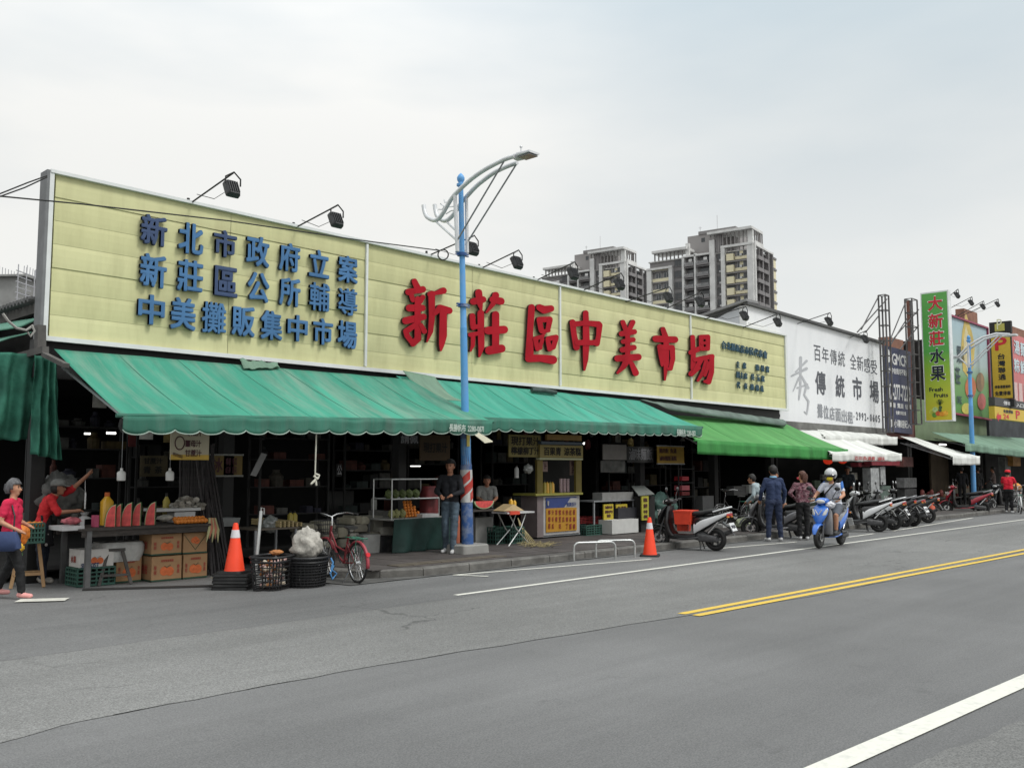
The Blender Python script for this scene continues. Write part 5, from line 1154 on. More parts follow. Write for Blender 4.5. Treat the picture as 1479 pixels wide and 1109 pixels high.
# woven black baskets
M_bk = mat("basket_black", (.014, .014, .015), .5, var=.2)
def basket(label, p, r0, r1, h, n=26, rows=9, sq=4, bands=True, rz=0.5, ry=.8):
    root = thing("basket", label, "basket", tuple(p), rz, "black plastic baskets by the cone")
    def pt(t, z, dr=0):
        k = z / h; rr = r0 + (r1 - r0) * k + dr; c, s_ = math.cos(t), math.sin(t); return V((rr * math.copysign(abs(c) ** (2 / sq), c), rr * ry * math.copysign(abs(s_) ** (2 / sq), s_), z))
    mb = MB()
    for i in range(n): t = 2 * math.pi * i / n; mb.bar(pt(t, .01), pt(t, h), .016, .008)
    mb.build("slats", M_bk, root, kind="stuff")
    mb = MB()
    for j in range(rows + 1): mb.path([pt(2 * math.pi * i / 40, h * j / rows * .97 + .005, .004) for i in range(40)], .009, 5, closed=True)
    mb.build("rings", M_bk, root)
    mb = MB(); mb.path([pt(2 * math.pi * i / 40, h, .008) for i in range(40)], .02, 6, closed=True); mb.path([pt(2 * math.pi * i / 40, h - .06, .006) for i in range(40)], .012, 6, closed=True); mb.build("rim", M_bk, root, smooth=True)
    mb = MB(); mb.prism([pt(2 * math.pi * i / 24, .012) for i in range(24)], (0, 0, .01)); mb.build("bottom", M_bk, root)
    return root
pA = G(399, 853); bA = basket("left black openwork basket full of orange peel and refuse", (pA.x + .05, pA.y + .2, 0), .24, .29, .46, 22, 7)
random.seed(3)
M_peel = mat("peel_orange", (.40, .17, .06), .7, var=.4, vs=9); M_peel2 = mat("refuse_pale", (.42, .36, .28), .8, var=.3, vs=7); M_pap = mat("paper_pink", (.45, .30, .28), .8, var=.3)
mb = MB()
for i in range(60):
    a, r_, z = random.random() * 6.28, random.random() ** .5 * .19, .05 + random.random() * .36; mb.mi = i % 3
    mb.ell((pA.x + .05 + r_ * math.cos(a), pA.y + .2 + r_ * .8 * math.sin(a), z), (.035, .03, .03), 7, 5, jit=.5)
mb.build("peel_heap", [M_peel, M_peel2, M_pap], loc=(pA.x, pA.y + .2, .03), smooth=True, label="heap of orange peel and scraps inside the left basket", cat="peel", kind="stuff")
pB = G(452, 849); basket("right black round basket with a blue cord, under the grey sack", (pB.x + .05, pB.y + .25, 0), .27, .31, .42, 34, 10, sq=2.4, ry=.95)
basket("dark basket nested inside the right round basket", (pB.x + .05, pB.y + .25, .03), .235, .265, .36, 30, 6, sq=2.4, ry=.95)
# sack
def blob(name, label, cat, c, r, m, jit=.3, n=26, mm=18, flatb=None, sq=1.0, group=None, fine=.06):
    mb = MB(); c = V(c); fine = min(fine, .13); jit = min(jit, .35)
    b0 = len(mb.v); mb.ell((0, 0, 0), r, n, mm, jit=jit)
    for i, v in enumerate(mb.v):
        q = v.normalized() if v.length > 1e-6 else v
        k = 1 + fine * noise.noise(q * 6 + c) + fine * .6 * noise.noise(q * 14 + c); v = v * k
        if flatb is not None and v.z < -flatb: v.z = -flatb
        mb.v[i] = v + c
    return mb.build(name, m, loc=(c.x, c.y, c.z - (flatb or r[2])), smooth=True, auto=False, label=label, cat=cat, group=group)
blob("sack", "crumpled grey-white sack resting on the right black basket", "sack", (pB.x + .06, pB.y + .25, .58), (.22, .2, .24), mat("sack_grey", (.40, .38, .34), .8, var=.3, vs=8, bump=.8, bs=22, dirt=(.2, .19, .17), da=.7, dsc=6), flatb=.16, fine=.22)
mb = MB(); mb.path([PY(478, 806, pB.y + .1), PY(481, 812, pB.y), PY(478, 822, pB.y), PY(486, 828, pB.y + .05), PY(480, 836, pB.y), PY(477, 828, pB.y), PY(482, 816, pB.y)], .014, 6); mb.build("cord", mat("cord_blue", (.07, .22, .45), .7), loc=tuple(PY(480, 836, pB.y)), smooth=True, label="light blue cord looped on the right basket's side", cat="cord")
blob("pastry_box", "crumpled orange-brown wrapper lying on the left basket", "wrapper", (pA.x + .18, pA.y + .3, .50), (.10, .07, .035), M_peel, fine=.4)
# steel hook pole standing by the cone
mb = MB(); a, b = PY(369, 828, 12.5), PY(377, 738, 12.6); mb.tube(a, b, .026, n=10); mb.path([b, b + V((0, 0, .05)), b + V((.05, 0, .04)), b + V((.05, 0, -.05))], .012, 6); mb.build("hook_pole", M_ss, loc=tuple(a), smooth=True, label="grey steel pole with hooked top leaning beside the left cone", cat="pole")

# ================================================================== bicycle
def wheel(parent, c, r, wd, M_t, M_r, spokes=0, hub=.03, rimw=.02, name="wheel", disc=None):
    mb = MB(); n = 32; ring = [V((math.cos(2 * math.pi * i / n) * (r - wd / 2), 0, math.sin(2 * math.pi * i / n) * (r - wd / 2))) + V(c) for i in range(n)]
    mb.path(ring, wd / 2, 8, closed=True); w_ = mb.build(name, M_t, parent, smooth=True)
    mb = MB(); ring = [V((math.cos(2 * math.pi * i / n) * (r - wd), 0, math.sin(2 * math.pi * i / n) * (r - wd))) + V(c) for i in range(n)]; mb.path(ring, rimw / 2, 6, closed=True); mb.build("rim", M_r, w_, smooth=True)
    mb = MB(); mb.tube(V(c) - V((0, hub * 1.4, 0)), V(c) + V((0, hub * 1.4, 0)), hub, n=10)
    for i in range(spokes): t = 2 * math.pi * i / spokes; mb.bar(V(c) + V((hub * .8 * math.cos(t + .3), hub * (1 if i % 2 else -1), hub * .8 * math.sin(t + .3))), V(c) + V((math.cos(t) * (r - wd), 0, math.sin(t) * (r - wd))), .0035 if disc is None else disc)
    mb.build("spokes", M_r, w_)
    return w_
M_chr = mat("chrome", (.55, .55, .55), .25, metal=.9, var=.1); M_ty = MATS["rubber_black"]; M_bred = mat("bike_red", (.16, .018, .023), .5, coat=.3); M_bgreen = mat("rack_green", (.03, .16, .10), .5)
def bicycle(name, label, loc, deg, mf, mfend, basket=None, s=1.0, red_refl=True):
    root = thing(name, label, "bicycle", loc, R(deg)); root.scale = (s,) * 3; RW, RX = .31, (-.50, .55)
    rear, fro = V((-.50, 0, RW)), V((.56, 0, RW)); bbk = V((-.06, 0, .28)); seat = V((-.20, 0, .72)); head = V((.38, 0, .84)); hb = V((.42, 0, .62))
    wheel(root, rear, RW, .036, M_ty, M_chr, 28); wheel(root, fro, RW, .036, M_ty, M_chr, 28)
    mb = MB(); mb.tube(bbk, seat, .016); mb.path([hb, V((.12, 0, .36)), bbk], [.019] * 3, 8); mb.path([head + V((.01, 0, -.10)), V((.2, 0, .52)), V((-.12, 0, .46))], .016, 8); mb.tube(hb, head, .02)
    for y in (-.045, .045): mb.tube(bbk + V((0, y * .4, 0)), rear + V((0, y, 0)), .009, n=6); mb.tube(V((-.16, y * .4, .60)), rear + V((0, y, 0)), .008, n=6)
    mb.build("frame", mf, root, smooth=True)
    mb = MB()
    for y in (-.05, .05): mb.path([hb + V((0, y * .7, -.02)), V((.5, y, .5)), fro + V((0, y, 0))], .010, 6)
    mb.build("fork", M_chr, root)
    mb = MB(); mb.path([V((.36, 0, .84)), V((.36, 0, .96)), V((.38, .0, .98))], .012, 6)
    for q in (-1, 1): mb.path([V((.38, 0, .98)), V((.40, q * .10, 1.02)), V((.30, q * .24, 1.05)), V((.12, q * .28, 1.03))], .011, 7)
    mb.build("handlebar", M_chr, root, smooth=True)
    mb = MB()
    for q in (-1, 1): mb.tube((.14, q * .278, 1.033), (.03, q * .285, 1.025), .017)
    mb.build("grip", M_rub, root)
    mb = MB(); mb.tube(seat, seat + V((-.01, 0, .09)), .012, n=6); mb.loft([(seat + V((-.14, 0, .12)), V((0, .09, 0)), V((0, 0, .03))), (seat + V((-.04, 0, .125)), V((0, .085, 0)), V((0, 0, .03))), (seat + V((.10, 0, .12)), V((0, .03, 0)), V((0, 0, .02)))], 12); mb.build("saddle", M_rub, root, smooth=True)
    for c, a0, a1 in ((rear, 20, 190), (fro, 20, 150)):
        mb = MB(); n = 16
        for i in range(n + 1):
            t = R(a0 + (a1 - a0) * i / n)
            for y, dr in ((-.03, 0), (-.015, .018), (.015, .018), (.03, 0)): mb.v.append(c + V((math.cos(t) * (RW + .012 + dr), y, math.sin(t) * (RW + .012 + dr))))
        for i in range(n):
            for j in range(3): mb.face([i * 4 + j, i * 4 + j + 1, i * 4 + j + 5, i * 4 + j + 4])
        mb.build("mudguard", mfend, root, smooth=True, solid=.003)
    mb = MB()
    for y in (-.07, 0, .07): mb.tube((-.22, y, .70), (-.68, y, .68), .006, n=5)
    for x in (-.25, -.45, -.67): mb.tube((x, -.07, .694), (x, .07, .694), .006, n=5)
    for y in (-.06, .06): mb.tube((-.55, y, .68), (-.5, y, .31), .005, n=5)
    mb.build("rear_rack", M_bgreen, root)
    mb = MB(); mb.lathe([(.085, -.004), (.085, .004)], bbk + V((0, -.05, 0)), (0, 1, 0), 18); mb.build("chainring", M_chr, root)
    for q, dz in ((-1, -.15), (1, .15)):
        mb = MB(); e = bbk + V((.05 * q, q * .09, dz)); mb.bar(bbk + V((0, q * .06, 0)), e, .018, .012); mb.box(e + V((0, q * .05, 0)), (.08, .09, .022)); mb.build("pedal", M_rub, root)
    if red_refl: mb = MB(); mb.lathe([(.035, -.02), (.035, .0)], (-.83, 0, .46), (-1, 0, .2), 12); mb.build("reflector", mat("refl_red", (.6, .02, .03), .3), root)
    mb = MB(); mb.tube(rear + V((.02, .06, 0)), rear + V((.10, .20, -RW)), .009, n=6); mb.build("kickstand", M_chr, root)
    if basket:
        mb = MB(); c = V((.56, 0, .82))
        for k in range(9): y = -.16 + k * .04; mb.bar(c + V((-.12, y, .1)), c + V((-.11, y * .85, -.12)), .004); mb.bar(c + V((.13, y, .1)), c + V((.10, y * .85, -.12)), .004); mb.bar(c + V((-.11, y * .85, -.12)), c + V((.10, y * .85, -.12)), .004)
        for k in range(7): x = -.12 + k * .04; mb.bar(c + V((x, -.16, .1)), c + V((x, -.136, -.12)), .004); mb.bar(c + V((x, .16, .1)), c + V((x, .136, -.12)), .004)
        for z, e in ((.1, 1), (.03, .96), (-.05, .9), (-.12, .86)): mb.path([c + V((x, y, z)) for x, y in ((-.125 * e, -.162 * e), (.13 * e, -.162 * e), (.13 * e, .162 * e), (-.125 * e, .162 * e))], .005, 5, closed=True)
        mb.build("basket", basket, root)
    return root
def span(front, rear, z=0.0):
    a, b = G(*front, z), G(*rear, z); c = (a + b) / 2; return (c.x, c.y, z + .004), math.degrees(math.atan2(a.y - b.y, a.x - b.x))
l_, dg = span((495, 834), (519, 842)); 
rr_ = G(517, 843); l_ = (rr_.x + .5 * math.cos(R(82)), rr_.y + .5 * math.sin(R(82)), .004)
bicycle("bicycle", "old red bicycle with green rear rack parked against the kerb by the baskets", l_, 82, M_bred, mat("mudguard_pink", (.32, .05, .065), .5, var=.2), basket=M_bk, s=.96)

# ================================================================== scooters
M_sg = mat("scooter_silver", (.22, .22, .23), .35, metal=.3, coat=.4); M_sk = mat("scooter_black", (.013, .013, .014), .3, coat=.5, var=.2); M_swh = mat("scooter_white", (.62, .63, .64), .3, coat=.5, var=.04); M_srd = mat("scooter_red", (.30, .015, .03), .3, coat=.6, var=.1); M_sbl = mat("scooter_blue", (.03, .14, .52), .3, coat=.6, var=.06)
M_seat = mat("seat_vinyl", (.018, .018, .019), .45, bump=.15, bs=120); M_eng = mat("engine_grey", (.06, .06, .062), .5, var=.3, vs=14); M_pl = mat("plate_white", (.62, .63, .63), .5); M_tl = mat("tail_red", (.40, .012, .012), .2, spec=.8); M_hl = mat("headlight_clear", (.50, .50, .48), .12, spec=.9); M_am = mat("amber", (.55, .20, .03), .25)
def scooter(label, loc, deg, c1, c2, plate="ABC-123", mirror=None, group="parked scooters", steer=0.0, lean=0.0, extra=None, stand=True, c3=None):
    root = thing("scooter", label, "scooter", loc, R(deg), group, rx=R(lean)); mirror = mirror or M_sk
    RW = .235; rear, fro = V((-.62, 0, RW)), V((.62, 0, RW))
    wheel(root, rear, RW, .105, M_rub, M_eng, 6, hub=.06, rimw=.03, disc=.035)
    wheel(root, fro, RW, .098, M_rub, M_eng, 6, hub=.05, rimw=.03, disc=.03)
    mb = MB(); mb.lathe([(.09, -.003), (.09, .003)], fro + V((0, .06, 0)), (0, 1, 0), 18); mb.build("brake_disc", M_chr, root)
    mb = MB()
    for y in (-.075, .075): mb.tube(fro + V((0, y, 0)), V((.47, y * .8, .66)), .022, .026, 8)
    mb.bar((.47, -.07, .60), (.47, .07, .60), .05); mb.build("fork", M_eng, root, smooth=True)
    mb = MB(); n = 12                                             # front mudguard
    st = []
    for i in range(n + 1):
        t = R(15 + 140 * i / n); rr = RW + .03; c = fro + V((math.cos(t) * rr, 0, math.sin(t) * rr)); k = math.sin(math.pi * (i + .6) / (n + 1.2)) ** .5
        st.append((c, V((0, .075 * k, 0)), V((math.cos(t) * .022, 0, math.sin(t) * .022)), 3))
    mb.loft(st, 12); mb.build("front_mudguard", c1, root, smooth=True)
    mb = MB()                                                    # nose / front cowl with a V crest
    mb.loft([((.60, 0, .50), (0, .035, 0), (-.03, 0, .03), 2), ((.585, 0, .58), (0, .10, 0), (-.06, 0, .03), 2.2), ((.545, 0, .70), (0, .165, 0), (-.08, 0, .02), 2.2), ((.48, 0, .82), (0, .175, 0), (-.07, 0, .02), 2.4), ((.41, 0, .91), (0, .12, 0), (-.05, 0, .02), 2.6)], 18)
    mb.build("front_cowl", c1, root, smooth=True)
    for y in (-1, 1):
        mb = MB(); mb.loft([((.60, y * .075, .62), (0, .016, 0), (.02, 0, .03), 2), ((.575, y * .115, .70), (0, .035, 0), (.025, y * -.01, .04), 2), ((.52, y * .15, .80), (0, .02, 0), (.02, 0, .035), 2)], 10); mb.build("turn_signal", M_hl, root, smooth=True)
    mb = MB(); mb.path([(.615, -.075, .83 - .02), (.622, 0, .70), (.615, .075, .83 - .02)], .012, 6); mb.build("crest", M_hl if c1 is not M_swh else M_eng, root)
    mb = MB()                                                    # leg shield (inner) down to the floor
    mb.loft([((.36, 0, .90), (0, .13, 0), (.045, 0, 0), 4), ((.37, 0, .75), (0, .20, 0), (.05, 0, 0), 4), ((.39, 0, .55), (0, .215, 0), (.05, 0, 0), 4), ((.36, 0, .38), (0, .19, 0), (.07, 0, 0), 4), ((.30, 0, .29), (0, .17, 0), (.10, 0, 0), 4)], 18)
    mb.build("leg_shield", c2, root, smooth=True)
    mb = MB(); mb.lx([(.36, .27, .13, .045), (.20, .27, .175, .05), (-.05, .27, .18, .05), (-.24, .29, .15, .06)], 14, 4); mb.build("floorboard", M_seat, root, smooth=True)
    mb = MB(); mb.lx([(.34, .235, .12, .02), (.1, .225, .185, .022), (-.3, .26, .16, .03)], 12, 4); mb.build("side_skirt", c1, root, smooth=True)
    mb = MB(); mb.lx([(-.16, .50, .11, .17), (-.24, .53, .155, .19), (-.42, .57, .165, .155), (-.62, .64, .145, .105), (-.80, .71, .105, .07), (-.95, .765, .045, .035)], 18, 2.6); mb.build("rear_body", c2, root, smooth=True)
    for y in (-1, 1):
        mb = MB(); mb.loft([((-.20, y * .135, .44), (0, .02, 0), (0, 0, .10), 2), ((-.40, y * .162, .54), (0, .02, 0), (0, 0, .09), 2), ((-.68, y * .135, .67), (0, .02, 0), (0, 0, .055), 2), ((-.96, y * .05, .79), (0, .015, 0), (0, 0, .02), 2)], 12); mb.build("side_panel", c3 or c1, root, smooth=True)
    mb = MB(); mb.lx([(-.04, .72, .07, .03), (-.12, .745, .125, .05), (-.35, .765, .145, .055), (-.48, .80, .145, .05), (-.70, .835, .12, .045), (-.80, .845, .06, .025)], 16, 2.8); mb.build("seat", M_seat, root, smooth=True)
    mb = MB(); mb.path([(-.62, -.13, .80), (-.82, -.13, .86), (-.95, -.07, .90), (-.97, 0, .905), (-.95, .07, .90), (-.82, .13, .86), (-.62, .13, .80)], .016, 8); mb.build("grab_rail", c3 or M_sg, root, smooth=True)
    mb = MB(); mb.loft([((-.90, 0, .735), (0, .10, 0), (0, 0, .045), 3), ((-.965, 0, .75), (0, .075, 0), (0, 0, .03), 3)], 14); mb.build("tail_light", M_tl, root, smooth=True)
    for y in (-1, 1): mb = MB(); mb.ell((-.93, y * .11, .70), (.035, .025, .02), 8, 6); mb.build("rear_signal", M_am, root, smooth=True)
    mb = MB(); mb.loft([((-.78, 0, .58), (0, .07, 0), (0, 0, .03), 4), ((-.93, 0, .48), (0, .06, 0), (0, 0, .02), 4), ((-1.02, 0, .34), (0, .055, 0), (.01, 0, .01), 4)], 12); mb.build("rear_mudguard", M_sk, root, smooth=True)
    Mp = Matrix.Rotation(R(28), 3, 'Y'); cp = V((-1.0, 0, .50)); mb = MB(); mb.box(cp, (.008, .29, .18), M=Mp); pl = mb.build("licence_plate", M_pl, root)
    mb = MB(); text(mb, plate, cp + Mp @ V((-.0055, .11, -.045)), V((0, -1, 0)), Mp @ V((0, 0, 1)), .22, .085, depth=.002); mb.build("lettering", mat("plate_ink", (.03, .03, .05)), pl)
    mb = MB(); mb.lx([(-.18, .30, .10, .09), (-.35, .29, .12, .11), (-.5, .27, .09, .08)], 12, 3); mb.loft([((-.30, .12, .27), (0, .045, 0), (0, 0, .085), 3), ((-.55, .13, .25), (0, .045, 0), (0, 0, .075), 3), ((-.68, .12, .24), (0, .04, 0), (0, 0, .06), 3)], 12)
    for k in range(5): mb.tube((-.34 - k * .04, .12, .20), (-.34 - k * .04, .185, .30), .006, n=4)
    mb.build("engine", M_eng, root, smooth=True)
    mb = MB(); mb.path([(-.22, -.09, .20), (-.35, -.14, .18), (-.48, -.15, .22), (-.60, -.155, .27), (-.90, -.165, .40), (-.93, -.165, .412)], [.018, .018, .02, .05, .052, .03], 12); mb.build("exhaust", M_eng, root, smooth=True)
    mb = MB(); mb.tube((-.50, .10, .36), (-.72, .09, .60), .022, n=8)
    for k in range(7): p = V((-.52 - k * .028, .10, .385 + k * .031)); mb.lathe([(.034, -.004), (.034, .004)], p, (-.22, 0, .24), 10)
    mb.build("shock_absorber", M_chr, root, smooth=True)
    if stand:
        mb = MB(); mb.path([(-.30, .06, .20), (-.34, .12, .02), (-.28, .16, .012)], .013, 6); mb.path([(-.30, -.06, .20), (-.34, -.12, .02)], .013, 6); mb.build("centre_stand", M_eng, root)
    # handlebar group
    mb = MB(); mb.loft([((.50, 0, .97), (0, .07, 0), (0, 0, .045), 2.4), ((.44, 0, .985), (0, .13, 0), (0, 0, .07), 2.4), ((.35, 0, .995), (0, .15, 0), (0, 0, .065), 2.4), ((.26, 0, .99), (0, .11, 0), (0, 0, .04), 2.4)], 16); mb.loft([((.40, 0, .88), (0, .05, 0), (.05, 0, 0)), ((.38, 0, .96), (0, .06, 0), (.05, 0, 0))], 10); mb.build("handlebar_cowl", c1, root, smooth=True)
    mb = MB(); mb.ell((.475, 0, .975), (.05, .10, .05), 14, 8); mb.build("headlight", M_hl, root, smooth=True)
    mb = MB()
    for q in (-1, 1): mb.path([(.34, q * .10, 1.0), (.32, q * .2, 1.03), (.27, q * .34, 1.035)], .015, 8)
    mb.build("handlebar", M_eng, root, smooth=True)
    for q in (-1, 1):
        mb = MB(); mb.tube((.295, q * .235, 1.035), (.268, q * .35, 1.036), .02); mb.build("grip", M_rub, root); mb = MB(); mb.path([(.35, q * .18, 1.02), (.37, q * .25, 1.01), (.33, q * .33, 1.01)], .007, 5); mb.build("brake_lever", M_chr, root)
        mb = MB(); mb.path([(.31, q * .19, 1.04), (.33, q * .24, 1.12), (.32, q * .30, 1.22)], .007, 6); mr_ = mb.build("mirror_stalk", M_sk, root); mb = MB(); mb.ell((.32, q * .31, 1.25), (.02, .065, .045), 12, 8); mb.build("mirror", mirror, mr_, smooth=True)
    if extra: extra(root)
    return root
def boxes(root):
    for p, s_ in (((.02, .0, .66), (.34, .40, .26)), ((.14, -.18, .50), (.24, .16, .26))):
        mb = MB(); mb.box(p, s_, taper=1.1); mb.box(V(p) + V((0, 0, s_[2] / 2 + .01)), (s_[0] * 1.16, s_[1] * 1.16, .03)); mb.build("carry_box", mat("crate_orange_red", (.62, .05, .02), .5), root)
l_, dg = span((958, 794), (1027, 793)); scooter("black and silver scooter with orange-red box behind the cone, nearest of the parked ones", l_, 102, M_sk, M_sk, "MVQ-8215", extra=boxes, c3=M_swh)
l_, dg = span((1092, 779), (1150, 775)); scooter("grey scooter parked behind the man in navy", l_, 112, M_sg, M_sk, "NKR-3307", c3=M_sg)
l_, dg = span((1228, 768), (1283, 761)); scooter("white scooter with black seat just right of the rider", l_, 100, M_swh, M_sk, "EPK-5286", mirror=M_swh, c3=M_swh)
l_, dg = span((1244, 764), (1300, 757)); scooter("dark scooter squeezed right behind the white one", l_, 111, M_sk, M_sk, "MLA-1173")
l_, dg = span((1284, 757), (1334, 753)); scooter("black scooter with white plate left of the faded cone", l_, 119, M_sk, M_sk, "QAH-905", mirror=M_swh)
l_, dg = span((1262, 762), (1312, 756)); scooter("silver scooter wedged between the white and the black parked ones", l_, 94, M_sg, M_sk, "LQT-7719", c3=M_sg)
l_, dg = span((1205, 771), (1262, 765)); scooter("black scooter with white tail directly behind the rider's back", l_, 122, M_sk, M_sk, "KCE-0382", c3=M_swh)
l_, dg = span((1370, 743), (1417, 742)); scooter("dark red scooter parked near the second lamp post", l_, 118, M_srd, M_sk, "NEC-2258")
l_, dg = span((1437, 738), (1462, 737)); scooter("dark scooter half hidden behind the woman in red at the far right", l_, 160, M_sk, M_sk, "PBL-410")
# ================================================================== people
SK = mat("skin", (190, 140, 112), .55, k=.9, var=.06, vs=12); SK2 = mat("skin_tan", (160, 112, 88), .55, k=.9, var=.06)
def cloth(name, c, **k): return mat(name, c, .85, bump=.5, bs=9, var=k.pop('var', .15), vs=k.pop('vs', 5), **k)
H_bk = mat("hair_black", (.012, .010, .009), .5, var=.4, vs=40, bump=.6, bs=90); H_gr = mat("hair_grey", (.10, .10, .105), .5, var=.6, vs=30, bump=.6, bs=90, stretch=(1, 1, .2)); H_br = mat("hair_brown", (.09, .035, .022), .5, var=.5, vs=40, bump=.6, bs=90)
M_wsh = mat("shoe_white", (.55, .55, .55), .6, var=.2); M_bsh = mat("shoe_dark", (.03, .03, .03), .6)
FR, FB = 43.8 - 90, 43.8                                       # facing right in the picture / facing away
# 1 woman walking in from the left
g = G(12, 864)
W1, J, HH, s = person("grey-haired woman in magenta shirt walking right with a navy bag, at the left edge", (g.x, g.y, .004), FR + 4, 1.54,
    dict(pv=(0, 0, .93), hl=(0, .085, .89), hr=(0, -.085, .89), kl=(-.02, .09, .50), al=(-.20, .09, .12), kr=(.17, -.09, .50), ar=(.22, -.09, .09),
         el=(-.02, .24, 1.12), wl=(.16, .15, 1.05), er=(-.06, -.25, 1.12), wr=(.18, -.22, 1.0)),
    SK, cloth("shirt_magenta", (.56, .018, .065)), cloth("trousers_black", (.012, .012, .013)), mat("shoe_pink", (.70, .32, .30), .6), sleeve=.62, hair='bob', hairm=H_gr, girth=1.08, handdir=((1, 0, -.2), (1, 0, -.2)))
mb = MB(); mb.loft([((.02, -.26, .70), (.14, 0, 0), (0, .05, 0), 4), ((.02, -.27, .74), (.24, 0, .0), (0, .08, 0), 4), ((.02, -.27, .86), (.22, 0, 0), (0, .09, 0), 4), ((.02, -.26, .98), (.17, 0, 0), (0, .035, 0), 4)], 20)
bag = mb.sc(s).build("shoulder_bag", cloth("bag_navy", (.035, .055, .13)), W1, smooth=True)
mb = MB(); mb.path([(-.12, -.25, .97), (-.11, -.20, 1.2), (-.05, -.14, 1.415), (.03, -.13, 1.415), (.12, -.19, 1.2), (.14, -.25, .97)], .012, 6); mb.sc(s).build("strap", M_bk, bag)
mb = MB(); mb.path([HH(.085, .03, .01), HH(.09, .045, -.005), HH(.075, .058, .005)], .004, 5); mb.path([HH(.075, .06, .01), HH(.0, .09, .012)], .003, 4); mb.build("glasses", M_chr, W1)
blob("carrier_bag", "orange and yellow carrier bag carried by the woman at the left edge", "carrier bag", tuple(PY(35, 770, g.y + .5)), (.07, .05, .14), mat("bag_orange", (.70, .20, .03), .5, var=.5, vs=9), fine=.3)
blob("carrier_bag", "bright green plastic bag hanging below the yellow one at the left", "carrier bag", tuple(PY(26, 802, g.y + .5)), (.055, .04, .085), mat("bag_green", (.25, .62, .18), .5, var=.2), fine=.3)
blob("carrier_bag", "yellow plastic bag just above the green one at the left", "carrier bag", tuple(PY(27, 791, g.y + .45)), (.07, .045, .06), mat("bag_yellow", (.72, .42, .04), .5, var=.2), fine=.3)
# 2 vendor with raised arm
g = G(59, 842)
W2, J, HH, s = person("fruit vendor in red shirt and grey cap with one arm raised at the left stall", (g.x, g.y, .004), FR + 12, 1.60,
    dict(pv=(-.02, 0, .93), wa=(.0, 0, 1.05), ch=(.06, 0, 1.24), nk=(.14, 0, 1.40), hd=(.21, 0, 1.51), sl=(.10, .165, 1.34), sr=(.12, -.17, 1.34),
         el=(.38, .16, 1.49), wl=(.62, .10, 1.72), er=(.26, -.2, 1.12), wr=(.50, -.14, 1.14), kl=(.02, .09, .50), kr=(.0, -.09, .50), al=(-.02, .09, .085), ar=(.05, -.1, .085)),
    SK2, cloth("shirt_red", (.50, .02, .025)), cloth("jeans_dark", (.022, .028, .045)), mat("shoe_greige", (.30, .28, .25), .7, var=.4, vs=20), sleeve=.98, hair=None, handdir=((.2, 0, 1), (1, 0, -.1)))
mb = MB(); mb.ell(HH(-.01, 0, .055), (.115, .105, .085), 18, 10, keep=lambda c: c.z > -.03, jit=.1); mb.loft([(HH(.06, 0, .04), V((0, .085, 0)), V((.02, 0, .008))), (HH(.16, 0, .02), V((0, .06, 0)), V((.02, 0, .006)))], 12); mb.build("cap", cloth("cap_grey", (.22, .22, .21), var=.4), W2, smooth=True, solid=.006)
mb = MB(); mb.ell(HH(-.03, 0, -.01), (.095, .093, .10), 14, 10, keep=lambda c: c.x < .02); mb.build("hair", H_bk, W2, smooth=True)
M_apr = mat("apron_spotted", (.012, .012, .014), .8, var=.3); t = M_apr.node_tree; bs_ = t.nodes["Principled BSDF"]
vo = t.nodes.new("ShaderNodeTexVoronoi"); vo.inputs['Scale'].default_value = 11; tc = t.nodes.new("ShaderNodeTexCoord"); t.links.new(tc.outputs['Object'], vo.inputs['Vector'])
rr = t.nodes.new("ShaderNodeValToRGB"); rr.color_ramp.elements[0].position = .26; rr.color_ramp.elements[0].color = (.55, .52, .5, 1); rr.color_ramp.elements[1].position = .3; rr.color_ramp.elements[1].color = (.012, .012, .014, 1); t.links.new(vo.outputs['Distance'], rr.inputs[0]); t.links.new(rr.outputs[0], bs_.inputs['Base Color'])
mb = MB(); mb.grid(lambda u, v: (.115 - .16 * abs(u - .45) ** 1.5 * 2.4 + .05 * v, (u - .45) * .38, 1.08 - v * .50) if True else 0, 14, 10); mb.sc(s).build("apron", M_apr, W2, smooth=True, solid=.012)
mb = MB(); mb.path([(-.045, .10, .98), (-.06, .06, 1.12), (-.02, .02, 1.30), (.07, .06, 1.42)], .012, 5); mb.path([(-.045, -.10, .98), (-.06, -.04, 1.12), (-.02, .03, 1.26), (.07, -.06, 1.42)], .012, 5); mb.path([(-.10, .05, 1.0), (-.075, .14, .99), (.02, .17, 1.0)], .01, 5); mb.sc(s).build("apron_strap", M_bk, W2)
# scale hanging from the hand
hp = PY(123, 692, g.y - .1); sc_ = thing("hanging_scale", "small chrome hand scale with a bowl hanging from the vendor's raised fist", "scale", tuple(hp))
mb = MB(); mb.tube((0, 0, 0), (.01, 0, -.22), .006, n=6); mb.tube((.01, 0, -.2), (.01, 0, -.45), .016, n=8); mb.build("rod", M_chr, sc_)
mb = MB(); mb.lathe([(.0, -.56), (.05, -.545), (.10, -.50), (.105, -.495)], (.01, 0, 0), n=16); mb.build("pan", M_chr, sc_, smooth=True)
mb = MB(); mb.lathe([(.11, -.60), (.03, -.55), (.02, -.54)], (.01, 0, 0), n=16); mb.build("lid", mat("enamel_white", (.6, .6, .6), .4), sc_, smooth=True)
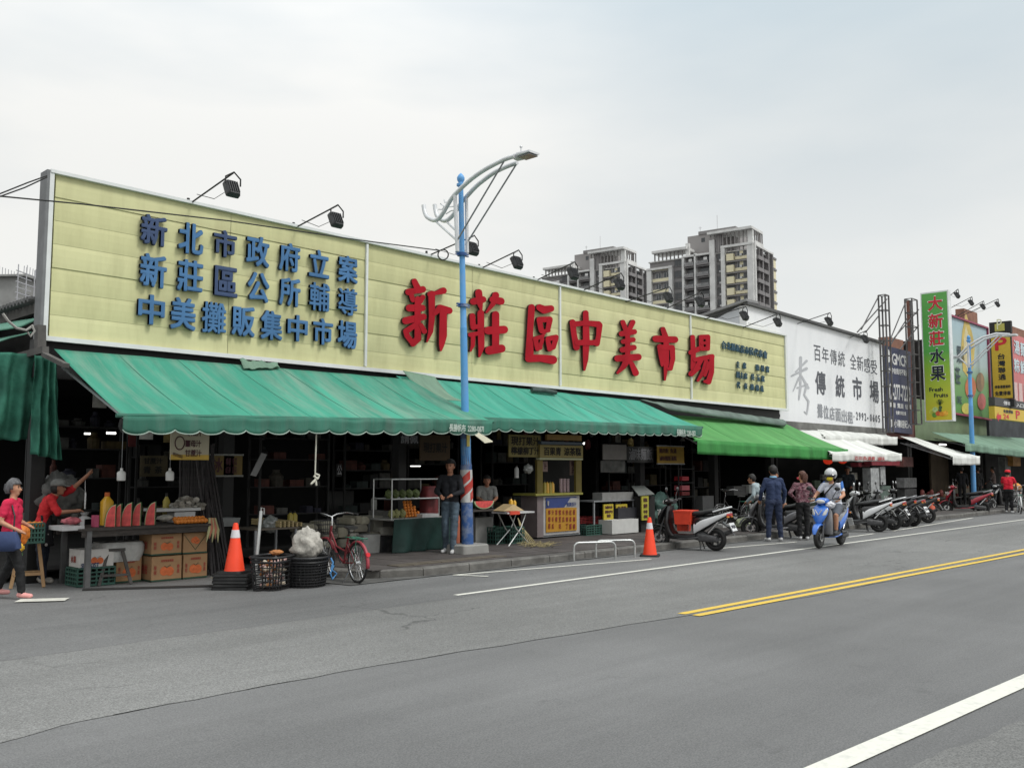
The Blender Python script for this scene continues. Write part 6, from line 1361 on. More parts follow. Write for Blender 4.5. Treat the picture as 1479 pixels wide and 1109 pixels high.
# 3 man in navy, from behind
g = G(1119, 782)
W3, J, HH, s = person("man in navy jacket and trousers seen from behind beside the parked grey scooter", (g.x, g.y, .01), FB + 6, 1.74,
    dict(hl=(0, .10, .90), hr=(0, -.10, .90), kl=(.01, .125, .50), kr=(.01, -.12, .50), al=(-.02, .15, .085), ar=(-.02, -.14, .085), el=(.02, .28, 1.14), wl=(.16, .26, .95), er=(.02, -.28, 1.12), wr=(.10, -.27, .88)),
    SK, cloth("jacket_navy", (.022, .036, .085)), cloth("trousers_navy", (.020, .030, .065)), M_wsh, hair='short', hairm=H_bk, girth=1.15)
mb = MB(); mb.loft([(V((.0, 0, 1.47)), V((.085, 0, 0)), V((0, .085, 0))), (V((.01, 0, 1.51)), V((.075, 0, 0)), V((0, .075, 0)))], 16); mb.build("collar", cloth("collar_blue", (.16, .34, .50)), W3, smooth=True)
# 4 woman in patterned blouse
g = G(1161, 780)
M_pat = cloth("blouse_pattern", (.10, .03, .045), var=.9, vs=26, dirt=(.45, .30, .32), da=.9, dsc=16)
W4, J, HH, s = person("woman with brown ponytail in patterned maroon blouse standing by the rider, hands on hips", (g.x, g.y, .01), FB - 6, 1.60,
    dict(el=(-.06, .33, 1.17), wl=(.06, .17, 1.03), er=(-.06, -.33, 1.17), wr=(.06, -.17, 1.03), al=(0, .09, .085), ar=(0, -.09, .085)),
    SK, M_pat, cloth("trousers_black", (.012, .012, .013)), M_wsh, hair='long', hairm=H_br, headturn=R(62), girth=1.05)
mb = MB(); mb.ell(HH(.088, -.0, -.045), (.03, .045, .035), 10, 8); mb.build("mask", mat("mask_red", (.55, .06, .08), .7), W4, smooth=True)
# 5 grey-shirted man behind
g = G(1098, 779)
W5, J, HH, s = person("person in pale grey jacket half hidden behind the man in navy", (g.x + .95, g.y + .5, .01), FB + 60, 1.66,
    dict(ch=(.08, 0, 1.22), nk=(.16, 0, 1.36), hd=(.22, 0, 1.46), sl=(.12, .17, 1.30), sr=(.12, -.17, 1.30), el=(.10, .26, 1.05), wl=(.28, .2, .90), er=(.10, -.26, 1.05), wr=(.28, -.2, .9)),
    SK, cloth("jacket_grey", (.30, .36, .38)), cloth("trousers_black", (.012, .012, .013)), M_wsh, hair='short', hairm=H_bk)
g = G(1145, 775)
person("person in grey top standing between the navy man and the patterned blouse", (g.x + .3, g.y + .6, .01), FB + 150, 1.62, dict(), SK, cloth("top_grey", (.20, .21, .22)), cloth("trousers_black", (.012, .012, .013)), M_wsh, hair='short', hairm=H_bk)
# 6 rider and blue scooter
a, b = G(1182, 793), G(1216, 787); c = (a + b) / 2; dgr = 184
sx = scooter("blue scooter ridden towards the camera by the rider in white helmet", (c.x, c.y, .012), dgr, M_sbl, M_sg, "MXT-6620", group="scooters on the road", stand=False)
W6, J, HH, s = person("scooter rider in white helmet, yellow mask and blue-white polo shirt", (c.x, c.y, .012), dgr, 1.67,
    dict(pv=(-.30, 0, .90), wa=(-.28, 0, 1.02), ch=(-.22, 0, 1.23), nk=(-.18, 0, 1.40), hd=(-.13, 0, 1.56), sl=(-.20, .19, 1.35), sr=(-.20, -.19, 1.35),
         el=(-.06, .31, 1.14), wl=(.19, .29, 1.05), er=(-.06, -.31, 1.14), wr=(.19, -.29, 1.05), hl=(-.26, .10, .86), hr=(-.26, -.10, .86), kl=(.12, .19, .70), kr=(.12, -.17, .72), al=(.08, .17, .36), ar=(.08, -.14, .38)),
    SK, cloth("polo_white", (.58, .60, .66)), cloth("shorts_grey", (.09, .10, .12)), mat("slippers", (.05, .05, .05), .6), sleeve=.55, trouser=.7, hair=None, girth=1.12, handdir=((1, 0, -.3), (1, 0, -.3)))
mb = MB(); mb.ell(HH(-.01, 0, .045), (.135, .125, .13), 20, 12, keep=lambda c: not (c.z < -.02 and c.x > .03) and c.z > -.085); mb.build("helmet", mat("helmet_white", (.50, .51, .52), .3, coat=.5), W6, smooth=True, solid=.014)
mb = MB(); mb.ell(HH(.0, 0, .02), (.140, .130, .055), 20, 8, keep=lambda c: c.x > .02); mb.build("visor", mat("visor_dark", (.03, .03, .035), .15, spec=.8), W6, smooth=True, solid=.006)
mb = MB(); mb.ell(HH(.055, 0, -.055), (.06, .068, .052), 14, 8); mb.build("mask", mat("mask_yellow", (.70, .55, .03), .7), W6, smooth=True)
mb = MB(); mb.path([(-.13, .15, 1.43), (-.065, .05, 1.30), (-.08, -.12, 1.12), (-.16, -.17, 1.04)], .016, 6); mb.build("strap", M_bk, W6)
for q in (-1, 1): mb = MB(); mb.loft([((-.21, q * .20, 1.36), (.062, 0, 0), (0, .03, .05)), ((-.13, q * .255, 1.24), (.064, 0, 0), (0, .02, .055)), ((-.12, q * .265, 1.22), (.062, 0, 0), (0, .02, .054))], 12); mb.build("sleeve_patch", cloth("polo_blue", (.04, .14, .42)), W6, smooth=True)
for q in (-1, 1): mb = MB(); mb.ell((-.25, q * .125, 1.12), (.095, .05, .15), 12, 8); mb.build("side_patch", cloth("polo_blue", (.04, .14, .42)), W6, smooth=True)
blob("carrier_bag", "white plastic bag hung on the blue scooter's handlebar", "carrier bag", tuple(V((c.x, c.y, 0)) + Matrix.Rotation(R(dgr), 3, 'Z') @ V((.38, .17, .92))), (.09, .10, .07), mat("bag_white", (.62, .62, .66), .5), fine=.4)
# 7 woman in red pushing a bike
g = G(1458, 741)
W7, J, HH, s = person("person in red cap and red T-shirt pushing a white bicycle at the right edge", (g.x, g.y, .01), FB - 38, 1.62,
    dict(kl=(.06, .09, .50), al=(-.06, .09, .10), kr=(.03, -.09, .5), el=(.12, .25, 1.15), wl=(.34, .20, 1.05), er=(.12, -.26, 1.15), wr=(.36, -.22, 1.04)), SK2, cloth("tshirt_red", (.62, .015, .035)), cloth("trousers_black", (.012, .012, .013)), M_wsh, sleeve=.6, hair='short', hairm=H_bk, girth=1.15)
mb = MB(); mb.ell(HH(-.005, 0, .05), (.112, .105, .085), 16, 8, keep=lambda c: c.z > -.03); mb.build("cap", cloth("cap_red", (.60, .02, .03)), W7, smooth=True, solid=.006)
g2 = G(1473, 742); bicycle("bicycle", "white bicycle with basket pushed by the person in red", (g2.x + .35, g2.y + .1, .01), 20, mat("bike_white", (.6, .6, .6), .4), mat("bike_white", (.6, .6, .6), .4), basket=mat("basket_white", (.55, .55, .55)), s=1.0, red_refl=False)
blob("shopping_bag", "orange and green bag in the white bicycle's basket", "bag", (g2.x + .9, g2.y + .3, .98), (.16, .14, .13), mat("bag_mix", (.6, .25, .05), .6, var=.6, vs=8), fine=.3)
# 8 man in black jacket beside the lamp post
g = G(650, 799, KZ)
W8, J, HH, s = person("man in dark jacket and light jeans standing left of the striped lamp post", (g.x, g.y, KZ), FB + 165, 1.72, dict(el=(.06, .25, 1.14), wl=(.2, .12, 1.08), er=(.06, -.25, 1.14), wr=(.2, -.12, 1.06), kl=(.04, .09, .5), al=(.10, .09, .085), ar=(-.06, -.1, .085)),
    SK2, cloth("jacket_black", (.012, .013, .017)), cloth("jeans_pale", (.07, .10, .13), var=.5), M_wsh, hair='short', hairm=H_bk)
# 9 watermelon vendor
g = PY(722, 775, 13.9)
person("seated vendor in white shirt behind the watermelon table right of the lamp post", (g.x, 14.3, KZ - .12), FB + 190, 1.56, dict(hd=(.06, 0, 1.56), el=(.1, .22, 1.16), wl=(.3, .1, 1.08), er=(.1, -.22, 1.16), wr=(.3, -.08, 1.08)), SK2, cloth("shirt_offwhite", (.2, .2, .19)), cloth("trousers_black", (.012, .012, .013)), M_bsh, sleeve=.7, hair='short', hairm=H_bk)
for px_, Yq, lab, cc, dd in ((1391, 14.0, "dark-clothed shopper bending at the stall right of the red scooter", (.015, .015, .018), 30), (1415, 13.6, "shopper in black standing behind the second lamp post", (.014, .014, .014), 60), (1437, 13.4, "shopper in brown jacket behind the person in red", (.07, .05, .045), 100), (1226, 14.2, "stall keeper in dark apron behind the white scooter", (.03, .04, .05), 200)):
    p = PY(px_, 740, Yq); person(lab, (p.x, Yq, KZ), dd, 1.62, dict(el=(.1, .24, 1.14), wl=(.26, .15, 1.0)), SK2, cloth("jacket_%d" % px_, cc), cloth("trousers_black", (.012, .012, .013)), M_bsh, hair='short', hairm=H_bk)
# ================================================================== stall goods
random.seed(11)
def bx_(name, label, cat, r, Y, dep, m, group=None, z0=None, taper=1.0, rz=0, mats=None):
    """box whose front face fills the photo rectangle r at depth plane Y"""
    a, b, c, d = fr(*r, Y); c = z0 if z0 is not None else c
    mb = MB(); mb.box(((a + b) / 2, Y + dep / 2, (c + d) / 2), (b - a, dep, d - c), rz=rz, taper=taper)
    return mb.build(name, m, loc=((a + b) / 2, Y + dep / 2, c), label=label, cat=cat, group=group)
M_ctn = mat("carton_brown", (.34, .20, .10), .8, var=.08, vs=3, dirt=(.22, .13, .07), da=.4, dsc=4); M_ctg = mat("carton_green_edge", (.03, .07, .045), .8); M_pro = mat("print_fruit_orange", (.55, .13, .04), .7, var=.2, vs=20); M_prb = mat("print_brown_red", (.32, .06, .04), .7)
def carton(label, r, Y, dep, txt="", vee=False, base=None, z0=None, grp="printed fruit cartons under the stall table"):
    a, b, c, d = fr(*r, Y); c = z0 if z0 is not None else c; w_, h_ = b - a, d - c; x = (a + b) / 2
    root = thing("carton", label, "carton", (x, Y + dep / 2, c), 0, grp)
    mb = MB(); mb.box((0, 0, h_ / 2), (w_, dep, h_)); mb.build("body", base or M_ctn, root)
    for q in (-1, 1): mb = MB(); mb.box((0, q * dep * .25, h_ + .006), (w_ * 1.01, dep * .49, .01)); mb.build("flap", base or M_ctn, root)
    f = -dep / 2 - .003; P = lambda u, v: V((-w_ / 2 + u * w_, f, v * h_))
    mb = MB(); mb.box((0, 0, h_ * .04), (w_ + .006, dep + .006, h_ * .07)); mb.build("base_band", M_ctg, root)
    if vee: mb = MB(); mb.bar(P(.02, .96), P(.5, .2), .012, .004); mb.bar(P(.98, .96), P(.5, .2), .012, .004); mb.build("printed_vee", M_ctg, root)
    for i, (u, v, rr) in enumerate(((.42, .42, .15), (.60, .40, .15)) if not vee else ((.42, .66, .11), (.56, .62, .12), (.50, .72, .10))):
        mb = MB(); mb.lathe([(h_ * rr * 1.25, 0), (h_ * rr * 1.25, .002)], P(u, v) + V((0, .001 - .0015 * i, 0)), (0, -1, 0), 16); mb.build("printed_fruit", M_pro, root)
    mb = MB(); mb.bar(P(.5, .56), P(.62, .66), h_ * .05, .003); mb.bar(P(.5, .56), P(.42, .64), h_ * .04, .003); mb.build("printed_leaf", M_ctg, root)
    mb = MB()
    if txt:
        text(mb, txt[:6], P(.3, .80), X_, Z_, w_ * .42, h_ * .10, depth=.002)
        vtext(mb, txt[:2], P(.07, .68), X_, Z_, w_ * .09, h_ * .4, depth=.002); vtext(mb, txt[2:4], P(.84, .68), X_, Z_, w_ * .09, h_ * .4, depth=.002); mb.build("lettering", M_prb, root)
    # side face print, seen obliquely
    mb = MB(); text(mb, txt[:2] or "水果", (-w_ / 2 - .003, dep * .3, h_ * .3), V((0, -1, 0)), Z_, dep * .5, h_ * .4, depth=.002); mb.build("side_lettering", M_prb, root)
    return root
TY = 13.62
M_wd = mat("dark_wood", (.055, .047, .042), .8, var=.35, vs=8, bump=.5, bs=30, stretch=(1, 6, 6)); M_wl2 = mat("stool_wood", (.36, .22, .11), .7, var=.2, vs=4, bump=.3, stretch=(6, 6, 1)); M_wg = mat("stool_grey", (.07, .065, .06), .8, var=.3, vs=6)
# main stall table
xa, xb = PY(118, 770, TY).x, PY(305, 752, TY).x; zt_ = PY(125, 764, TY).z
tab = thing("stall_table", "long dark wooden stall table with watermelon wedges at the left corner of the market", "table", ((xa + xb) / 2, TY + .5, 0))
for k in range(6): mb = MB(); mb.b2(xa, xb, TY + .17 * k, TY + .17 * k + .163, zt_ - .03, zt_ + .003 * (k % 3)); mb.build("plank", M_wd, tab, world=True)
mb = MB(); mb.b2(xa + .02, xb, TY + .03, TY + .06, zt_ - .12, zt_ - .031); mb.b2(xa + .02, xb, TY + .95, TY + .98, zt_ - .12, zt_ - .031); mb.build("apron_rail", M_wd, tab, world=True)
for x in (PY(129, 800, TY).x, xb - .1):
    for y in ((TY + .05, TY + .93) if x < xb - .2 else (TY + .93,)): mb = MB(); mb.b2(x - .035, x + .035, y - .035, y + .035, 0, zt_ - .031); mb.build("leg", mat("leg_steel", (.10, .10, .10), .6, var=.3), tab, world=True)
# cartons
carton("upper left brown tangerine carton under the right end of the stall table", (219, 772, 262, 801), 13.75, .42, "椪柑青果專賣")
carton("lower left brown tangerine carton on the ground under the stall table", (219, 804, 262, 833), 13.73, .42, "椪柑青果專賣", z0=0.0)
carton("upper right carton with a dark V and tomato print, under the stall table", (265, 770, 299, 799), 13.75, .40, "", vee=True)
carton("lower right brown tangerine carton on the ground at the table's end", (265, 801, 299, 829), 13.73, .40, "椪柑青果專賣", z0=0.0)
carton("brown orange carton half hidden behind the grey stool", (168, 806, 204, 838), 13.95, .4, "椪柑青果專賣", z0=0.0)
wc = carton("white citrus carton on a green crate behind the table leg", (115, 794, 164, 820), 13.9, .38, "", base=mat("carton_white", (.55, .53, .50), .8, dirt=(.35, .34, .33), da=.4))
a, b, c_, d_ = fr(117, 809, 140, 818, 13.894); mb = MB(); text(mb, "SUNKIST", (a - .0, 13.893, c_ - .02), X_, Z_, (b - a) * 1.15, .07, depth=.002); mb.build("lettering", mat("print_navy", (.03, .05, .12)), wc, world=True)
M_cr = mat("crate_green", (.03, .085, .065), .6, var=.3); M_cr2 = mat("crate_red", (.25, .03, .03), .6)
def crate(label, r, Y, dep, m, z0=None, rows=4, cols=6, grp="plastic crates"):
    a, b, c, d = fr(*r, Y); c = z0 if z0 is not None else c; w_, h_ = b - a, d - c
    root = thing("crate", label, "crate", ((a + b) / 2, Y + dep / 2, c), 0, grp)
    mb = MB(); mb.box((0, 0, .01), (w_, dep, .02))
    for k in range(rows + 1): 
        z = h_ * (k + .0) / rows * .96 + .02; 
        for y in (-dep / 2, dep / 2): mb.box((0, y, z), (w_, .02, .022 if k else .03))
        for x in (-w_ / 2, w_ / 2): mb.box((x, 0, z), (.018, dep - .03, .021))
    for k in range(cols + 1):
        x = -w_ / 2 + w_ * k / cols * .998
        for y in (-dep / 2 + .004, dep / 2 - .004): mb.box((x, y, h_ / 2), (.022, .014, h_ * .98))
    for k in range(1, 5):
        for x in (-w_ / 2 + .003, w_ / 2 - .003): mb.box((x, -dep / 2 + dep * k / 5, h_ / 2), (.012, .02, h_ * .97))
    mb.build("lattice", m, root); mb = MB(); mb.b2(-w_ / 2 + .03, w_ / 2 - .03, -dep / 2 + .03, dep / 2 - .03, .025, h_ * .7); mb.build("contents", M_dk2, root); return root
crate("dark green crate under the white citrus carton", (112, 821, 166, 846), 13.88, .42, M_cr, z0=0.0)
crate("green crate of oranges on the wooden stool at the left", (36, 757, 64, 785), 14.15, .4, M_cr)
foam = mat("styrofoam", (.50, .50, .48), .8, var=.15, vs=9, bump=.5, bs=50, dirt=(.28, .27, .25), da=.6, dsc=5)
blob_ = []
a, b, c_, d_ = fr(148, 783, 212, 811, 13.9); mb = MB(); mb.loft([(((a + b) / 2, 14.15, c_), ((b - a) * .43, 0, 0), (0, .22, 0), 6), (((a + b) / 2, 14.15, (c_ + d_) / 2), ((b - a) * .5, 0, 0), (0, .25, 0), 6), (((a + b) / 2, 14.15, d_ - .04), ((b - a) * .5, 0, 0), (0, .25, 0), 6), (((a + b) / 2, 14.15, d_), ((b - a) * .46, 0, 0), (0, .22, 0), 6)], 28)
mb.build("foam_box", foam, smooth=True, label="large white styrofoam box wrapped in plastic under the stall table", cat="foam box")
def stool(label, p, h, w0, w1, m, rz=0):
    root = thing("stool", label, "stool", tuple(p), rz, "wooden stools at the corner stall")
    mb = MB(); mb.box((0, 0, h - .02), (w0 * 1.15, w0 * .95, .04)); mb.build("seat", m, root)
    for x in (-1, 1):
        for y in (-1, 1): mb = MB(); mb.bar((x * w0 * .42, y * w0 * .34, h - .041), (x * w1 * .5, y * w1 * .42, 0), .045); mb.build("leg", m, root)
    for y in (-1, 1): mb = MB(); z = h * .27; k = w0 * .42 + (w1 * .5 - w0 * .42) * .73; mb.bar((-k, y * w1 * .40, z), (k, y * w1 * .40, z), .035); mb.build("stretcher", m, root)
g = G(36, 850); stool("tall light wooden stool between the walking woman and the vendor", (g.x + .12, g.y + .25, 0), .70, .27, .42, M_wl2, R(-20))
g = G(162, 845); stool("low weathered grey stool in front of the styrofoam box", (g.x + .1, g.y + .2, 0), .52, .24, .44, M_wg, R(-15))
# watermelons
M_wm = mat("melon_red", (.60, .08, .075), .5, var=.25, vs=16); M_wr = mat("melon_rind", (.45, .50, .30), .6, var=.1); M_wo = mat("melon_skin", (.03, .09, .03), .5, var=.5, vs=9)
for i, (x0, x1, y0, y1) in enumerate(((155, 170, 728, 757), (167, 178, 727, 756), (178, 193, 725, 756), (194, 206, 725, 755), (213, 227, 724, 754))):
    Y = 13.80; a, b, c, d = fr(x0, y0, x1, y1, Y); w_, h_ = (b - a), d - c; c = zt_ + .006; h_ = d - c
    root = thing("watermelon_wedge", "%s of five upright watermelon wedges on the stall table" % ("leftmost", "second", "middle", "fourth", "rightmost")[i], "watermelon", (a, Y + .1, c), R(-38), "watermelon wedges on the stall table")
    n = 14; arc = [V((w_ * (1 - math.sin(math.pi / 2 * (k / n)) ** .8 * 1.0), 0, h_ * (k / n) ** .9)) for k in range(n + 1)]
    arc = [V((w_ - w_ * math.cos(math.radians(90) * (k / n) ** 1.0) ** .75 if False else w_ * (1 - math.sqrt(max(0, 1 - (k / n) ** 2.2))), 0, h_ * k / n)) for k in range(n + 1)]
    poly = [V((w_, 0, 0))] + arc
    mb = MB(); mb.prism([V((p.x * .86 + w_ * .12, -.002, p.z * .95)) for p in poly], (0, .05, 0)); mb.build("flesh", M_wm, root)
    mb = MB(); mb.prism([V((p.x * .94 + w_ * .06, .0, p.z * .98)) for p in poly], (0, .052, 0)); mb.build("rind", M_wr, root)
    mb = MB(); mb.prism([V((p.x, .004, p.z)) for p in poly], (0, .09, 0)); mb.build("skin", M_wo, root)
def bottle(label, px, py0, py1, Y, r, m, cap=M_rub, z0=None, grp=None, sq=3.5, name="bottle"):
    p = PY(px, py1, Y); h = PY(px, py0, Y).z - p.z; z0 = z0 if z0 is not None else p.z; h = h + p.z - z0
    root = thing(name, label, "bottle", (p.x, Y, z0), 0, grp)
    mb = MB(); mb.loft([((0, 0, 0), (r, 0, 0), (0, r, 0), sq), ((0, 0, h * .72), (r, 0, 0), (0, r, 0), sq), ((0, 0, h * .84), (r * .55, 0, 0), (0, r * .55, 0), 2), ((0, 0, h * .9), (r * .35, 0, 0), (0, r * .35, 0), 2)], 16); mb.build("body", m, root, smooth=True)
    mb = MB(); mb.tube((0, 0, h * .88), (0, 0, h), r * .45, n=10); mb.build("cap", cap, root)
M_jy = mat("juice_yellow", (.60, .33, .02), .3, spec=.6, var=.05)
bottle("large square bottle of orange-yellow juice on the stall table left of the watermelon", 154, 711, 741, 14.3, .085, M_jy, cap=mat("cap_orange", (.5, .12, .03)), z0=zt_ + .006)
bottle("slim yellow bottle behind the rightmost watermelon wedge", 240, 712, 735, 14.5, .05, mat("juice_dull", (.35, .28, .05), .4), z0=zt_ + .01)
for px_, lb in ((175, "left white plastic bottle hanging over the watermelon wedges"), (245, "right white plastic bottle hanging under the awning")):
    p = PY(px_, 694, 13.6); h = PY(px_, 676, 13.6).z - p.z; root = thing("hanging_bottle", lb, "bottle", tuple(p), 0, "white bottles hanging in the stall")
    mb = MB(); mb.lathe([(.055, 0), (.062, .01), (.062, h * .62), (.05, h * .72), (.02, h * .8), (.02, h)], n=14); mb.build("body", mat("white_plastic", (.60, .60, .58), .4), root, smooth=True); mb = MB(); mb.tube((0, 0, h), (0, 0, h + .9), .004, n=4); mb.build("string", M_steel, root)
# oranges and other fruit on the table
M_orn = mat("orange_fruit", (.62, .20, .03), .5, var=.15, vs=20, bump=.2, bs=120)
mb0 = None
def orange(label_i, p, r=.038, grp="oranges on the stall table", m=None, src={}):
    k = r
    if k not in src:
        mb = MB(); mb.ell((0, 0, 0), r, 12, 8, jit=.06); o = mb.build("orange", m or M_orn, loc=(0, 0, 0), smooth=True); src[k] = o
    else: o = src[k].copy(); COL.objects.link(o)
    o.location = p; tagit(o, label_i, "orange", grp); return o
A0, B0_ = PY(256, 749, TY + .12), PY(296, 742, TY + .12)
for i in range(9):
    for j in range(3):
        p = A0.lerp(B0_, i / 8); orange("orange in the row of oranges at the right end of the stall table", (p.x + .02 * j, TY + .1 + .085 * j, zt_ + .043 + (.03 if j == 2 else 0)), .04)
for i in range(22):
    p = PY(38 + (i % 7) * 4, 757, 14.2); orange("orange in the green crate on the wooden stool", (p.x, 14.22 + .09 * (i // 7), fr(36, 757, 64, 785, 14.15)[3] - .02 + .01 * (i % 2)), .041, "oranges in the green crate")
M_shell = mat("mushroom_grey", (.22, .20, .17), .8, var=.5, vs=12); M_pale = mat("pale_stuff", (.36, .34, .30), .8, var=.4, vs=12)
mb = MB()
p0 = fr(264, 718, 282, 737, 14.25)
for i in range(60): mb.mi = i % 2; u = random.random(); v = random.random(); mb.ell((p0[0] - .12 + (p0[1] - p0[0] + .25) * u, 14.2 + .3 * random.random(), p0[2] + .02 + (p0[3] - p0[2]) * v * (1 - abs(u - .5) * 1.3)), (.06, .05, .022), 8, 5, M=Matrix.Rotation(random.random() * 3, 3, 'X'))
mb.build("sliced_fruit_heap", [M_shell, M_pale], smooth=True, label="heap of dark-edged sliced fruit on the raised tray", cat="fruit heap", kind="stuff")
bx_("tray", "long white tray shelf holding the heap of slices", "tray", (226, 734, 290, 738), 14.15, .45, mat("tray_white", (.5, .5, .5), .5))
bx_("foam_tray", "stack of white foam trays below the shelf on the stall table", "foam tray", (252, 739, 282, 747), 14.2, .3, mat("tray_white", (.5, .5, .5), .5), z0=zt_ + .006)
blob("mango_bag", "clear bag with pale round fruit on the stall table", "bag", tuple(PY(239, 748, 14.0)), (.13, .09, .05), M_pale, fine=.4)
blob("meat_pile", "pink wrapped fruit pieces on the board before the vendor", "wrapped fruit", tuple(PY(104, 752, 14.0)), (.14, .1, .05), mat("pink_wrap", (.40, .10, .12), .5, var=.5, vs=14), fine=.4)
for i, (r_, lb, c) in enumerate((((90, 760, 122, 764), "white chopping board at the left end of the stall table", (.5, .5, .5)), ((136, 744, 143, 757), "pink plastic cup on the stall table by the vendor", (.38, .06, .12)), ((116, 748, 122, 757), "small white cup on the stall table beside the board", (.5, .5, .5)))):
    bx_(("board", "cup", "cup")[i], lb, ("board", "cup", "cup")[i], r_, 13.75 + .1 * i, (.5, .1, .06)[i], mat("thing%d" % i, c, .5), z0=(zt_ - .02 if i == 0 else zt_ + .01))
bx_("side_table", "low dark counter behind the vendor at the left", "counter", (55, 762, 120, 770), 14.9, 1.0, M_wd)
for i in range(7):
    bx_("folded_goods", "%s of the dim bundles on the counter behind the vendor" % ("first", "second", "third", "fourth", "fifth", "sixth", "seventh")[i], "bundle", (34 + i * 13, 742 + 3 * (i % 3), 45 + i * 13, 758, ), 15.2 + .1 * (i % 2), .3, mat("dim_bundle%d" % (i % 3), ((.10, .09, .08), (.13, .13, .12), (.16, .06, .06))[i % 3], .8), group="dim bundles on the counter")
blob("cloth_bundle", "big grey bundle of plastic sheets hanging behind the vendor's head", "bundle", tuple(PY(84, 717, 15.0)), (.36, .22, .34), mat("bundle_grey", (.10, .10, .095), .7, var=.5, vs=6, bump=.8, bs=12), fine=.5, n=34, mm=24)
# sugarcane
M_cane = mat("sugarcane_dark", (.022, .017, .018), .45, var=.6, vs=30); M_cane2 = mat("cane_pale", (.30, .25, .13), .8, var=.4, vs=9)
def cane(p, q, r, m, lab, grp, sub=[0]):
    mb = MB(); n = 9; P_ = [V(p).lerp(V(q), k / n) for k in range(n + 1)]; pts, rs = [], []
    for k, c in enumerate(P_):
        d = (V(q) - V(p)) / n; pts += [c, c + d * .06, c + d * .5]; rs += [r * 1.18, r, r * .97]
    mb.path(pts[:-2], rs[:-2], 7); mb.build("sugarcane", m, loc=tuple(p), smooth=True, label=lab, cat="sugarcane", group=grp)
for i in range(26):
    t = i / 25; a = PY(303 + 32 * t + random.uniform(-2, 2), 822 - 6 * t, 13.9 + .25 * random.random()); a.z = 0; b = PY(283 + 14 * random.random() + 22 * t * .5, 660 + 40 * random.random(), 14.4); cane(a, b, .019, M_cane, "dark sugarcane stalk in the bundle leaning right of the cartons", "dark sugarcane stalks leaning at the stall")
for i in range(18):
    x = 262 + i * 2.7; a = PY(x, 735, 14.75); a.z = 0; b = PY(x - 2 + 3 * random.random(), 640 + 20 * random.random(), 14.75); cane(a, b, .018, M_cane, "upright dark sugarcane stalk behind the heap of slices", "upright sugarcane behind the stall table")
for i in range(5): mb = MB(); p = PY(303 + i * 1.8, 748, 13.7); q = PY(298 + i * 4.2, 783 - 5 * (i % 2), 13.6); mb.path([p, p.lerp(q, .5) + V((.02, 0, 0)), q], [.02, .03, .004], 6); mb.build("corn_husk", mat("husk%d" % (i % 2), ((.40, .38, .20), (.42, .16, .10))[i % 2], .8, var=.3), loc=tuple(q), smooth=True, label="dried leaf tuft hanging at the end of the stall table", cat="leaf", group="dried leaf tufts at the table end")
mb = MB()
for i in range(90): p = G(316 + random.random() * 34, 826 + random.random() * 12); a = random.random() * 6; p.z = .012 + .01 * random.random(); mb.bar(p, p + V((.16 * math.cos(a), .16 * math.sin(a), .02)), .012, .004)
mb.build("straw_litter", M_cane2, kind="stuff", label="straw litter on the ground under the sugarcane", cat="straw")

# ------------------------------------------------------------------ hanging signs
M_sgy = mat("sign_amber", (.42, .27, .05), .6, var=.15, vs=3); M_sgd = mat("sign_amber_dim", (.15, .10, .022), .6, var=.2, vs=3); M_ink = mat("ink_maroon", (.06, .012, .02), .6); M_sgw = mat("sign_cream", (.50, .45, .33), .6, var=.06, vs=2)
def board(label, r, Y, m, lines, ink, th=.03, frame=None, cat="sign", name="hanging_sign", skew=0.0, n=.004, grp=None):
    a, b, c, d = fr(*r, Y); root = thing(name, label, cat, ((a + b) / 2, Y, c), R(skew), grp); w_, h_ = b - a, d - c
    mb = MB(); mb.b2(-w_ / 2, w_ / 2, 0, th, 0, h_); mb.build("board", m, root)
    if frame: mb = MB(); [mb.b2(*q) for q in ((-w_ / 2 - .02, w_ / 2 + .02, -.01, th, h_, h_ + .03), (-w_ / 2 - .02, w_ / 2 + .02, -.01, th, -.03, 0))]; mb.build("frame", frame, root)
    mb = MB()
    for s_, u0, v0, u1, v1 in lines: text(mb, s_, (-w_ / 2 + w_ * u0, -n, h_ * v0), X_, Z_, w_ * (u1 - u0), h_ * (v1 - v0), depth=.003)
    if mb.v: mb.build("lettering", ink, root)
    return root, w_, h_
rt, w_, h_ = board("cream and yellow juice sign with cane and fruit drawings hanging above the watermelons", (247, 618, 302, 664), 13.3, M_sgw, (("薑母汁", .36, .40, .78, .62), ("甘蔗汁", .36, .10, .80, .32), ("冬瓜汁", .36, .74, .80, .95)), M_ink)
mb = MB(); mb.b2(-w_ / 2, w_ / 2, -.004, 0, 0, h_ * .16); mb.build("yellow_edge", mat("edge_yellow", (.55, .36, .06), .6), rt)
mb = MB(); [mb.bar((-w_ * .45, -.008, h_ * (.22 - .035 * k)), (-w_ * .2, -.008, h_ * (.12 - .035 * k)), .028, .004) for k in range(3)]; mb.path([(-w_ * .28 + .075 * math.cos(t * .5), -.007, h_ * .52 + .1 * math.sin(t * .5)) for t in range(13)], .008, 4, closed=True); mb.build("drawing", M_ink, rt)
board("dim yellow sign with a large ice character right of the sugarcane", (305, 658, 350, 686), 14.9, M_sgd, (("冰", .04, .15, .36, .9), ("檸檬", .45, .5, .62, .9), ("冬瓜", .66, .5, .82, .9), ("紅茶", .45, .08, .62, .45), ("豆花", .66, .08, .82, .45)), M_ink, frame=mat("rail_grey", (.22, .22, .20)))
board("very dim menu board behind the hanging bottles", (203, 658, 242, 688), 15.4, mat("sign_very_dim", (.05, .04, .02), .8), (("甘蔗汁", .1, .6, .8, .9), ("青草茶", .1, .15, .8, .5)), M_dark)
